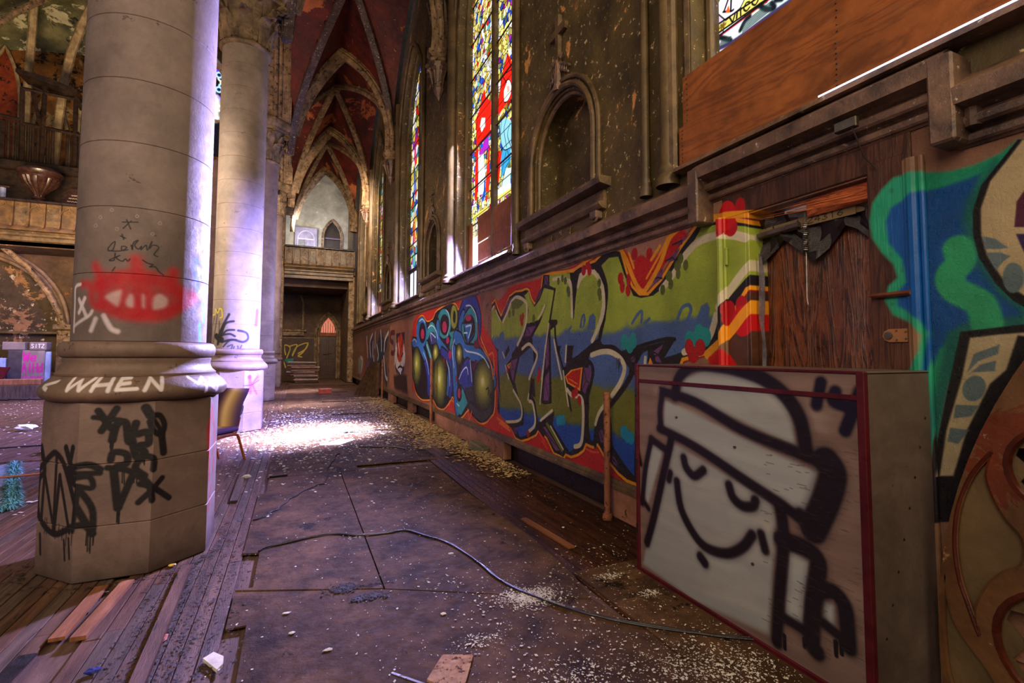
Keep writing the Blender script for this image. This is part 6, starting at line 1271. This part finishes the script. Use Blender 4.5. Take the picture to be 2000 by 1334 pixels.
for _ in range(22000):
    y = 1.2+18*r.random()**2.2; x = r.uniform(-.35, 2.68)
    d_ = 1.0 if x > .8 and y < 3.3 else .22
    if y > 4.5: d_ = .12+.6*max(0, (x-.5)/2.2)
    if x < .3: d_ *= .5
    if r.random() < d_ and not inside_col(x, y): pts.append((x, y, .007))
for _ in range(1500):
    a = atZ(1035, 1168); x, y = a[0]+r.normal()*.09, a[1]+r.normal()*.06; x, y = x+.35*(a[1]-y), y; pts.append((x, y, .008))
for c, n_, s_ in (((1190, 1128), 160, .05), ((1270, 1163), 140, .05), ((1330, 1300), 500, .16), ((1440, 1310), 500, .14), ((935, 1255), 160, .07), ((1130, 1320), 240, .12), ((700, 1050), 60, .05)):
    a = atZ(*c)
    for _ in range(n_):
        x, y = a[0]+r.normal()*s_, a[1]+r.normal()*s_*.6
        if not inside_col(x, y): pts.append((x, y, .008))
chips('paint_chips', pts, .0022, .0095, m_white, 'white and cream paint chips scattered over the whole aisle floor')
pts = []
for _ in range(15000):                                     # rubble along the wall
    y = 5.4+12*r.random()**1.2; x = 2.66-abs(r.normal())*(.42 if y > 7.6 else .2)
    if y < 7 and r.random() > (y-5.2)/2.2: continue
    if x > .9: pts.append((x, y, .01+max(0, .05*(x-2.0))*r.random()))
m_tan = M('tan_plaster_rubble', (150, 118, 74), (214, 184, 134), 14, .85, .3, 30, grime=.25)
chips('plaster_rubble', pts, .006, .032, m_tan, 'tan plaster rubble heaped along the foot of the painted wall')
pts = []
for _ in range(2600):
    y = 2.6+5*r.random(); x = 1.75+.9*r.random(); 
    if not inside_col(x, y): pts.append((x, y, .004))
for _ in range(1500): pts.append((2.66-abs(r.normal())*.12, 3.2+3.4*r.random(), .01+.03*r.random()))
for k in range(1500):
    x = -.62+r.normal()*.10; y = 2.3+2.2*r.random(); pts.append((x, y, .004))
for _ in range(1500): x = -.40+.12*r.normal(); pts.append((x, 2.6+3.8*r.random(), .004))
for _ in range(500):
    a = atZ(670, 1152); pts.append((a[0]+r.normal()*.04, a[1]+r.normal()*.03, .008)); a = atZ(720, 1168); pts.append((a[0]+r.normal()*.05, a[1]+r.normal()*.02, .008))
for _ in range(800): a = r.random()*2*PI; q_ = .58+abs(r.normal())*.05; pts.append((CX+q_*math.cos(a), CY1+q_*math.sin(a), .002))
chips('dark_grit', [p for p in pts if not inside_col(p[0], p[1])], .003, .014, M('dark_grit', (24, 18, 14), (64, 48, 36), 14, .8, .3, 30), 'dark grit and leaf litter gathered in the seams of the floor')
pts = []
for _ in range(5200):
    x = .35+r.normal()*.9; y = 10.2+r.normal()*1.8
    if -1.6 < x < 1.8 and not inside_col(x, y): pts.append((x, y, .008))
for _ in range(2500):
    x = r.uniform(-9, -1.9); y = r.uniform(6, 20); pts.append((x, y, .0))
chips('plaster_dust', pts, .006, .03, m_white, 'white plaster fragments on the bright part of the floor and in the nave')

# ------------------------------------------------------------------ battens leaning on the wall, boards stacked at the end
m_batten = M('dark_batten', (56, 38, 24), (104, 74, 46), 5, .5, .3, 30, grime=.35)
for i in range(7):
    a = Vector((1.98+.085*i, 18.4-.27*i, .0)); b_ = Vector((2.66, 19.0-.27*i+.2, 1.18)); u = (b_-a); sd = u.cross(Vector((0, 1, .3))).normalized()*.045; f_ = Vector((0, .03, 0))
    vs = [a-sd-f_, a+sd-f_, a+sd+f_, a-sd+f_, b_-sd-f_, b_+sd-f_, b_+sd+f_, b_-sd+f_]
    mb = MB().add(vs, [(0, 3, 2, 1), (4, 5, 6, 7), (0, 1, 5, 4), (1, 2, 6, 5), (2, 3, 7, 6), (3, 0, 4, 7)])
    tag(mb.build('batten', m_batten), 'dark wooden batten leaning on the wall, '+['farthest from', 'sixth from', 'fifth from', 'fourth from', 'third from', 'second from', 'nearest to'][i]+' the pale thin pipe', 'batten', 'battens leaning on the wall')
tag(MB().box((1.55, 16.0, 0), (2.66, 16.08, .05), .01).build('floor_rail', m_batten), 'low wooden rail on the floor in front of the leaning battens', 'rail')
m_stack = [M('stack_board_pink', (120, 76, 60), (164, 112, 92), 5, .5, .3, 30, grime=.35), M('stack_board_dark', (52, 34, 28), (92, 62, 50), 5, .5, .3, 30, grime=.35), M('stack_board_pale', (150, 128, 112), (186, 164, 146), 5, .5, .3, 30, grime=.3)]
ORD = ['bottom', 'second', 'third', 'fourth', 'fifth', 'sixth', 'seventh', 'eighth', 'ninth', 'tenth', 'eleventh', 'twelfth', 'thirteenth', 'fourteenth', 'top']
BOARDL = [['pinkish', 'dark brown', 'pale'][i % 3]+' board, '+(ORD[i]+' board' if i in (0, 14) else ORD[i]+' from the bottom')+' of the stack before the far doorway' for i in range(15)]
z = .0
for i in range(15):
    h_ = random.uniform(.045, .075); up = i > 7
    MB_ = MB().obox((.48+(random.uniform(-.12, .12) if not up else random.uniform(-.25, .05)), 27.6, z+h_/2), (1.15 if not up else 1.35, random.uniform(.5, .7), h_), rz=random.uniform(-.08, .08), ry=(.0 if not up else random.uniform(-.01, .03)), bev=.008)
    tag(MB_.build('board', m_stack[i % 3]), BOARDL[i], 'board', 'boards stacked before the far doorway'); z += h_+.006+(.012 if up else 0)
# tag in yellow outline on the end wall and the door leaf with its lit fanlight
m_doorfar = M('far_door_leaf', (46, 26, 18), (74, 42, 28), 3, .35, .3, 20)
t = thing('door_2', None, None, (1.74, FY+.2, 0), kind='structure')
MB().box((1.24, FY+.14, .0), (2.24, FY+.2, 2.5), .01).build('leaf', m_doorfar, t)
for x in (1.36, 1.80):
    for z0, z1 in ((.2, 1.0), (1.15, 2.3)): MB().box((x, FY+.12, z0), (x+.34, FY+.14, z1), .01).build('door_panel', m_doorfar, t)
MB().slab(parch(1.26, 2.22, 2.72, .95, 8, 2.72), [], .12, .14, lambda u, v, d_: (u, FY+d_, v)).build('fanlight', M('pink_fanlight', (206, 120, 100), (240, 180, 150), emit=((220, 120, 100), .8)), t)
for k in range(7): MB().box((1.33+.13*k, FY+.08, 2.72), (1.36+.13*k, FY+.11, 3.4-.12*abs(k-3)), .004).build('fanlight_bar', m_rail, t)
MB().box((1.24, FY+.05, 2.5), (2.24, FY+.14, 2.72), .02).build('transom', M('orange_transom', (120, 60, 36), (160, 90, 56), 3), t)
MB().tube([(1.50, FY+.06, 1.42), (2.0, FY+.06, 1.50)], .018, 6).build('push_bar', m_steel, t)
YW = Canvas(-.6, 1.2, .2, 2.3, 80, lambda x, y: (lambda q_: (q_[0], q_[2]))(atY(x, y, FY)))
N2_ = crop(380, 560, .2249)
for pts in ([(790, 590), (780, 510), (830, 530), (800, 620)], [(820, 520), (890, 505), (850, 600)], [(850, 590), (890, 520), (985, 490), (940, 570), (900, 600), (930, 610)], [(985, 490), (965, 540), (900, 580)], [(770, 640), (790, 700)]): YW.stroke(N2_(pts), .06, (206, 180, 60), .02); 
YW.poly(N2_([(780, 630), (860, 620), (850, 690), (800, 660)]), (40, 130, 120), .02)
IMG_Y = YW.image('paint_end_wall')
MB().slab([(-.6, .2), (1.1, .2), (1.1, 2.3), (-.6, 2.3)], [], -.02, 0, lambda u, v, d_: (u, FY+d_, v)).build('sprayed_panel', M('end_wall_sprayed', (52, 34, 26), (84, 56, 42), 2, .6, .3, 20, paint=IMG_Y), we, uv=YW.uv(lambda p: p.x, lambda p: p.z))

# ------------------------------------------------------------------ balconies: aisle end and nave side
def balcony(x0, x1, y, zt, step, label, zoff=0):
    t = thing('balcony', label, 'balcony', ((x0+x1)/2, y, zt-1.7), 'carved oak balcony fronts')
    MB().box((x0, y-.16, zt-.09), (x1, y+.16, zt), .03).build('rail', m_rail, t)
    MB().box((x0, y-.02, zt-.95), (x1, y+.06, zt-.09)).build('backing', m_gallery, t)
    MB().slab([(y-.14, zt-1.02), (y-.02, zt-.90), (y+.08, zt-.90), (y+.08, zt-1.1), (y-.16, zt-1.1)], [], x0, x1, lambda u, v, d_: (d_, u, v)).build('ledge', m_gallery, t)
    MB().slab([(y-.12, zt-1.12), (y-.05, zt-1.2), (y-.05, zt-1.26), (y+.02, zt-1.3), (y+.02, zt-1.42), (y+.1, zt-1.46), (y+.1, zt-1.6), (y+.5, zt-1.6), (y+.5, zt-1.12)], [], x0, x1, lambda u, v, d_: (d_, u, v)).build('cornice', m_mould, t)
    n = int((x1-x0)/step)
    for k in range(n+1):
        x = x0+.02+k*step
        MB().slab([(y-.02, zt-.10), (y-.10, zt-.10), (y-.12, zt-.74), (y-.19, zt-.97), (y-.02, zt-.97)], [], x-.03, x+.03, lambda u, v, d_: (d_, u, v)).build('fin', m_gallery, t)
        if k < n:
            w_ = step-.05; a = x+.025; mid = a+w_/2
            if k % 2 == 0:
                bb = MB(); bb.tube([(a, y-.05, zt-.42), (a+.02, y-.05, zt-.30), (mid-.03, y-.05, zt-.22), (mid, y-.05, zt-.12)], .022, 5); bb.tube([(a+w_, y-.03, zt-.42), (a+w_-.02, y-.03, zt-.30), (mid+.03, y-.03, zt-.22), (mid, y-.05, zt-.12)], .022, 5)
                bb.tube([(mid+.05*math.cos(q_), y-.03, zt-.34+.04*math.sin(q_)) for q_ in [i*PI/5 for i in range(-5, 6)]], .011, 5); bb.build('ogee_tracery', m_gallery, t)
            else: MB().box((a+.03, y-.035, zt-.82), (a+w_-.03, y-.02, zt-.20), .01).build('sunk_panel', m_mould, t)
    return t
balcony(-.60, 2.64, 26.35, 6.84, .36, 'carved balcony front crossing the end of the aisle')
balcony(-13.0, -2.2, 22.4, 6.84, .43, 'long carved balcony front in the nave, left of the thick column')
# doors on the loft behind the aisle balcony
m_bluedoor = M('grey_door_leaf', (104, 96, 112), (140, 130, 146), 3, .6, .15, 20)
t = thing('loft_cupboard', 'pale square door case with a round-headed door behind the aisle balcony', 'door case', (.38, 30.8, 5.8))
MB().box((-.22, 30.72, 5.8), (1.0, 30.9, 8.86), .02).build('case', m_bluedoor, t)
MB().tube([(x, 30.70, z) for x, z in parch(-.05, .85, 8.15, .5, 10, 5.8)], .035, 6).build('arch_moulding', M('pale_trim', (150, 140, 170), (186, 176, 200), 4), t)
MB().box((-.02, 30.69, 5.8), (.34, 30.73, 8.1), .01).build('leaf', m_rail, t); MB().box((.42, 30.69, 5.8), (.82, 30.73, 8.1), .01).build('leaf', m_bluedoor, t); MB().box((-.05, 30.67, 8.1), (.85, 30.72, 8.18)).build('transom', M('pale_trim', (150, 140, 170), (186, 176, 200)), t)
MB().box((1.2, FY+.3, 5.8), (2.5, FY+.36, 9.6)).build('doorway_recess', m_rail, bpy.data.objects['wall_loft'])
MB().box((1.36, FY+.1, 8.36), (2.34, FY+.2, 8.44)).build('transom', M('purple_trim', (90, 74, 80), (120, 100, 110)), bpy.data.objects['wall_loft'])

# ------------------------------------------------------------------ nave: end wall, blind arch, vault ribs, organ case, pulpit bowl
wn = MB().slab([(-16, -.03), (-12.6, -.03)]+parch(-12.6, -8.15, 2.5, 2.75, 14)[0:0]+[(-1.65, -.03), (-1.65, 5.9), (-16, 5.9)], [parch(-12.5, -8.2, 2.45, 2.75, 14, .45)], 0, .5, lambda u, v, d_: (u, 24.2+d_, v)).build('wall_nave', m_farwall); tag(wn, kind='structure')
MB().box((-13, 24.5, 0), (-7.6, 24.6, 5.6)).build('arch_back', m_blindarch, wn)
for off, dx, r_ in ((0, 0, .10), (-.16, -.08, .07), (.14, .12, .08)):
    MB().tube([(x, 24.15+dx, z) for x, z in parch(-12.5+off, -8.2-off, 2.45, 2.75-off, 14, 2.2)], r_, 8).build('arch_moulding', M('pale_arch_stone', (112, 88, 74), (156, 128, 110), 4, .6, .4, 24, grime=.4), wn)
MB().tube([(-9.75, 23.3, 5.3), (-9.0, 23.3, 4.6), (-8.45, 23.5, 3.7), (-8.15, 23.7, 2.9), (-8.05, 23.8, 2.5)], .10, 8).build('bracket_rib', m_rib, wn)
MB().box((-8.25, 23.75, .4), (-7.7, 24.2, 2.35), .03).box((-8.35, 23.65, 2.35), (-7.6, 24.2, 2.55), .03).build('pier', m_rib, wn)
MB().box((-13, 24.0, 2.2), (-8.2, 24.2, 2.28)).build('string_course', m_mould, wn)
tag(MB().box((-16, 20.9, 0), (-4, 24.2, .42)).build('floor_stage', m_plank3), kind='structure')
tag(MB().box((-16, 22.5, 5.2), (-1.7, 29, 5.85)).build('floor_gallery', m_farwall), kind='structure')
wa = MB().box((-20, 28.6, 5.8), (-1.6, 29, 17)).build('wall_apse', m_nave); tag(wa, kind='structure')
for (a, b_, zs_, H_v, m_) in ((-11.6, -10.5, 12.5, 2.6, m_nave_red), (-10.15, -8.9, 10.6, 3.1, m_nave), (-8.6, -7.5, 12.2, 2.6, m_black)):
    MB().slab(parch(a*1.1, b_*1.1, zs_, H_v, 10, 8.0), [], -.35, -.05, lambda u, v, d_: (u, 28.6+d_*.3, v)).build('vault_panel', m_, wa)
    MB().tube([(x*1.0, 28.4, z) for x, z in parch(a*1.1, b_*1.1, zs_, H_v, 10, 8.0)], .07, 6).build('panel_moulding', m_nave_rib, wa)
cn = thing('ceiling_apse', None, None, (-9.5, 26, 16), kind='structure')
def prib(px, Y, r_, m_, par, Y2=None):
    P_ = [atY(x, y, Y+((Y2 or Y)-Y)*i/(len(px)-1)) for i, (x, y) in enumerate(px)]
    P_ = [(a[0], a[1], a[2]) for a in P_]; MB().tube(P_, r_, 8).build('rib', m_, par)
prib([(70, -30), (66, 8), (63, 60), (58, 120), (52, 200), (46, 330)], 25.5, .14, m_nave_rib, cn, 27)
prib([(205, -20), (178, 15), (160, 50), (140, 100), (125, 160), (112, 250), (104, 330)], 25.5, .16, m_nave_rib, cn, 27)
prib([(-60, 90), (0, 45), (30, 25), (66, 8), (110, -12), (170, -30)], 25.3, .12, m_rib, cn, 26)
MB().lathe([(.02, 15.60), (.16, 15.62), (.22, 15.75), (.2, 15.95), (.1, 16.0)], atY(72, 11, 25.2)[:2], 14).build('boss', m_rib, cn)
vs = []; n = 12                                            # greenish vault cell above
for j in range(n+1):
    for i in range(n+1):
        x = -14+12*i/n; y = 25.8+2.8*j/n; vs.append((x, y, 13.2+3.6*math.cos((i/n-.5)*1.9)*(1-.35*(j/n)**2)))
MB().add(vs, [(j*(n+1)+i, j*(n+1)+i+1, (j+1)*(n+1)+i+1, (j+1)*(n+1)+i) for j in range(n) for i in range(n)], True).build('vault_web', M('green_gold_vault', (70, 74, 50), (140, 134, 90), 1, .7, .4, 14, peel=((206, 200, 160), .56, 1.2), peel2=((30, 24, 18), .60, 2), grime=.4), cn)
m_org = M('dark_organ_oak', (26, 18, 14), (58, 42, 32), 4, .4, .2, 20, grime=.3)
t = thing('organ_frame', 'dark timber organ case frame with slats standing on the nave balcony', 'organ case', (-9.6, 25, 5.85))
def post(px0, px1, y_, r_, Y=24.9, nm='post'):
    a = atY(px0, y_[0], Y); b_ = atY(px1, y_[1], Y); MB().tube([(a[0], Y, a[2]), (b_[0], Y, b_[2])], r_, 4, smooth=False).build(nm, m_org, t)
for a, b_, y_ in ((44, 40, (170, 345)), (88, 78, (168, 350)), (149, 143, (190, 350)), (5, 0, (235, 345))): post(a, b_, y_, .085)
for p0, p1 in (((40, 172), (155, 195)), ((-10, 222), (45, 235)), ((40, 240), (158, 264)), ((64, 168), (88, 180)), ((64, 180), (80, 250)), ((150, 190), (160, 215))): post(p0[0], p1[0], (p0[1], p1[1]), .07, nm='beam')
MB().slab([(-10.2, 12.35), (-8.3, 11.9), (-8.3, 12.05), (-9.2, 12.35), (-10.2, 12.5)], [], 24.6, 25.6, lambda u, v, d_: (u, d_, v)).build('canopy_board', m_org, t)
for k in range(17):
    x = -2+k*9.6; top = 232+k*1.6
    if 108 < x < 124: continue
    a = atY(x, top, 25.1); b_ = atY(x-3, 345, 25.1); MB().tube([(a[0], 25.1, a[2]), (b_[0], 25.1, b_[2])], .055, 6).build('organ_pipe', m_org, t)
MB().box((-13, 24.7, 5.85), (-7.4, 25.4, 8.8), .03).box((-13, 24.45, 8.5), (-7.4, 25.5, 8.85), .04).build('plinth_case', m_org, t)
t = thing('pulpit_bowl', 'dark fluted wooden bowl on a stem standing behind the nave balcony rail', 'pulpit', (-8.9, 23.5, 5.85))
m_bowl = M('mahogany_bowl', (34, 20, 17), (68, 42, 34), 4, .3, .15, 20, grime=.3, spec=.5)
pc = (-8.88, 23.5)
MB().lathe([(.12, 8.42), (.38, 8.36), (.62, 8.22), (.66, 8.16), (.64, 8.10), (.58, 8.02), (.60, 7.98), (.56, 7.92)], pc, 32).build('rim', m_bowl, t)
MB().lathe([(.56, 7.92), (.46, 7.70), (.28, 7.50), (.15, 7.34), (.12, 7.26)], pc, 64, scale=lambda a, z: 1+.05*math.cos(20*a)).build('fluted_bowl', m_bowl, t)
MB().lathe([(.12, 7.26), (.19, 7.24), (.19, 7.18), (.14, 7.14), (.14, 5.95), (.24, 5.85)], pc, 24).build('stem', m_bowl, t)
t = thing('lectern', 'pale reading stand with a slanted top on the nave balcony', 'lectern', (-10.1, 23.4, 5.85))
MB().tube([(-9.85, 23.4, 5.85), (-9.85, 23.4, 7.45)], .09, 8).build('post', M('pale_blue_paint', (110, 120, 150), (150, 160, 190), 4), t); MB().obox((-9.85, 23.35, 7.52), (.55, .4, .05), rx=.4).build('desk', m_org, t)
TB = Canvas(-8.35, -7.35, 6.9, 7.85, 100)
for k in range(4):                                         # faded, no longer legible lines of lettering
    w_ = (.22, .30, .34, .20)[k]; TB.stroke([(-7.85-w_+2*w_*i/24, 7.55-.12*k+.018*math.sin(i*2.3)) for i in range(25)], .022, (190, 180, 170), .004, raw=True, smooth=False)
tag(MB().slab([(x, z) for x, z in parch(-8.35, -7.35, 7.45, .35, 8, 6.9)], [], 23.9, 24.0, lambda u, v, d_: (u, d_, v)).build('lettered_board', M('mahogany_board_lettered', (34, 18, 16), (62, 32, 28), 4, .4, .15, 20, paint=TB.image('faded_lettering')), uv=TB.uv(lambda p: p.x, lambda p: p.z)), 'dark red arched board with small faded lettering on the nave balcony', 'board')

# lockers and boxes on the stage
def locker(px, Y, m_, label, name='locker', cat='locker', z0=None, deep=.5, txt=None):
    (xa, ya), (xb, yb) = px; a = atY(xa, ya, Y); b_ = atY(xb, yb, Y); zlo = b_[2] if z0 is None else z0
    t = thing(name, label, cat, ((a[0]+b_[0])/2, Y, zlo))
    MB().box((a[0], Y, zlo), (b_[0], Y+deep, a[2]), .015).build('body', m_, t)
    if txt: txt(a, b_, zlo, t)
    else: MB().box((a[0]+.03, Y-.02, zlo+.04), (b_[0]-.03, Y, a[2]-.04), .01).build('door', m_, t)
    return t
m_lk = M('dark_grey_locker', (56, 50, 56), (84, 76, 84), 2, .45, .1); m_lkg = M('light_grey_panel', (120, 106, 106), (146, 132, 130), 2, .5, .1); m_lkb = M('pale_blue_panel', (130, 150, 190), (166, 184, 220), 2, .5, .1)
def pinktext(a, b_, zlo, t):
    w_ = b_[0]-a[0]; h_ = a[2]-zlo; cv = Canvas(a[0], b_[0], zlo, a[2], 160)
    pk_ = (196, 44, 150); L = ['We', 'All Had', 'change']
    write(cv, 'We', a[0]+.06, zlo+h_*.68, .20, h_*.24, .06, pk_); write(cv, 'AlHd', a[0]+.04, zlo+h_*.35, w_*.24, h_*.26, .05, pk_); write(cv, 'change', a[0]+.05, zlo+h_*.10, w_*.16, h_*.20, .03, pk_)
    MB().box((a[0]+.02, Y_-.02, zlo+.03), (b_[0]-.02, Y_, a[2]-.06), .008).build('door', M('panel_pink_words', (120, 106, 106), (146, 132, 130), 2, .5, .1, paint=cv.image('pink_words')), t, uv=lambda p: ((p.x-cv.u0)/(cv.u1-cv.u0), (p.z-cv.v0)/(cv.v1-cv.v0)))
Y_ = 22
locker(((15, 684), (42, 748)), 22, m_lk, 'dark grey locker left of the panel with pink words', z0=.42)
locker(((42.5, 684), (84, 748)), 22, m_lkg, 'grey cabinet with pink sprayed words on its door', 'cabinet', 'cabinet', z0=.42, txt=pinktext)
locker(((85.5, 687), (96, 748)), 22.1, m_lkb, 'narrow pale blue panel standing right of the pink-worded cabinet', 'panel', 'panel', z0=.42, deep=.1)
t1 = thing('crate', 'grey crate lying on top of the dark grey locker', 'crate', (-8.7, 22, 1.58)); MB().box((-9.04, 22, 1.58), (-8.46, 22.4, 1.85), .015).build('body', m_lkg, t1)
t1 = thing('crate', 'grey crate with white scribble on top of the pink-worded cabinet', 'crate', (-8.1, 22, 1.58)); MB().box((-8.33, 22, 1.58), (-7.89, 22.4, 1.85), .015).build('body', m_lkg, t1)
cw = Canvas(-8.33, -7.89, 1.58, 1.85, 200); write(cw, 'SITZ', -8.28, 1.65, .09, .13, .018, (230, 230, 250))
MB().box((-8.32, 21.985, 1.59), (-7.90, 22.0, 1.84)).build('front', M('crate_scribbled', (112, 100, 98), (136, 124, 120), 2, paint=cw.image('crate_scribble')), t1, uv=lambda p: ((p.x+8.33)/.44, (p.z-1.58)/.27))
tag(MB().box((-9.6, 22, .42), (-8.93, 22.6, 1.3), .02).build('crate', m_lkb), 'pale lilac box at the left end of the stage', 'crate')
tag(MB().slab([(-9.6, 1.05), (-8.62, 1.0), (-8.78, .58), (-9.0, .45), (-9.6, .45)], [], 21.5, 21.6, lambda u, v, d_: (u, d_, v)).build('table_top', m_maroon), 'maroon board tipped on its edge in front of the dark locker', 'board')
tag(MB().box((-8.95, 21.2, .42), (-7.7, 21.4, .62), .02).build('bench_board', m_orangewood), 'long brown board lying on the stage below the pink-worded cabinet', 'board')
for k in range(5):
    a = (-7.6-.35*k, 20.2-.3*k); tag(MB().tube([(a[0]-1.3, a[1]+.2*k, .05+.03*k), (a[0]+.9, a[1]+.1, .03+.02*k)], .035, 6).build('scrap_pole', m_rail), 'thin dark scrap pole before the stage, '+['nearest to', 'second from', 'third from', 'fourth from', 'farthest from'][k]+' the thick column', 'pole', 'scrap poles before the stage')
t = thing('sign_stand', 'white-edged board stand cut by the picture edge, by the nave floor', 'stand', (-8.0, 16, 0))
MB().box((-7.50, 16.0, 0), (-7.36, 16.06, 1.28), .01).build('panel', m_orangewood, t); MB().tube([(-7.36, 15.98, 0), (-7.36, 15.98, 1.28)], .02, 6).build('edge', m_white, t)

# rose window seen in the slit between the two columns
RW = Canvas(-5.6, -2.2, 8.6, 13.0, 70)
RW.poly([(-5.6, 8.6), (-2.2, 8.6), (-2.2, 13), (-5.6, 13)], (10, 8, 16), raw=True)
cols = [(90, 110, 255), (180, 240, 255), (250, 240, 210), (255, 200, 255), (120, 60, 255), (90, 220, 230)]
for k in range(90):
    a = random.random()*2*PI; q_ = 2.0*math.sqrt(random.random()); RW.oval(-3.9+q_*math.cos(a)*.8, 10.8+q_*math.sin(a), .13, .13, random.choice(cols), 0, .02); RW.oval(-3.9+q_*math.cos(a)*.8, 10.8+q_*math.sin(a), .06, .06, (30, 20, 80), 0, .02)
RW.oval(-3.05, 10.6, .3, .5, (255, 250, 230), 0, .1); RW.oval(-3.05, 10.15, .3, .2, (255, 250, 240), 0, .1)
wro = thing('window_6', None, None, (-3.9, 20.5, 8.6), kind='structure')
MB().slab(parch(-5.4, -2.4, 10.8, 2.0, 12, 8.7), [], 0, .03, lambda u, v, d_: (u, 20.5+d_, v)).build('stained_glass', glass_mat('rose_glass', RW.image('glass_rose'), 1.6), wro, uv=RW.uv(lambda p: p.x, lambda p: p.z))
MB().tube([(x, 20.4, z) for x, z in parch(-5.4, -2.4, 10.8, 2.0, 12, 8.7)], .12, 8).build('frame', m_rib, wro)
for p in ([(-3.9, 8.7), (-3.9, 12.8)], [(-5.3, 10.0), (-2.5, 10.0)]): MB().tube([(p[0][0], 20.42, p[0][1]), (p[1][0], 20.42, p[1][1])], .05, 6).build('mullion', m_rib, wro)
tag(MB().box((-6, 20.55, -.02), (-1.7, 20.9, 8.6), .0).box((-6, 20.55, 12.9), (-1.7, 20.9, 14.0)).box((-6, 20.55, 8.6), (-5.45, 20.9, 12.9)).build('wall_transept', m_farwall), kind='structure')
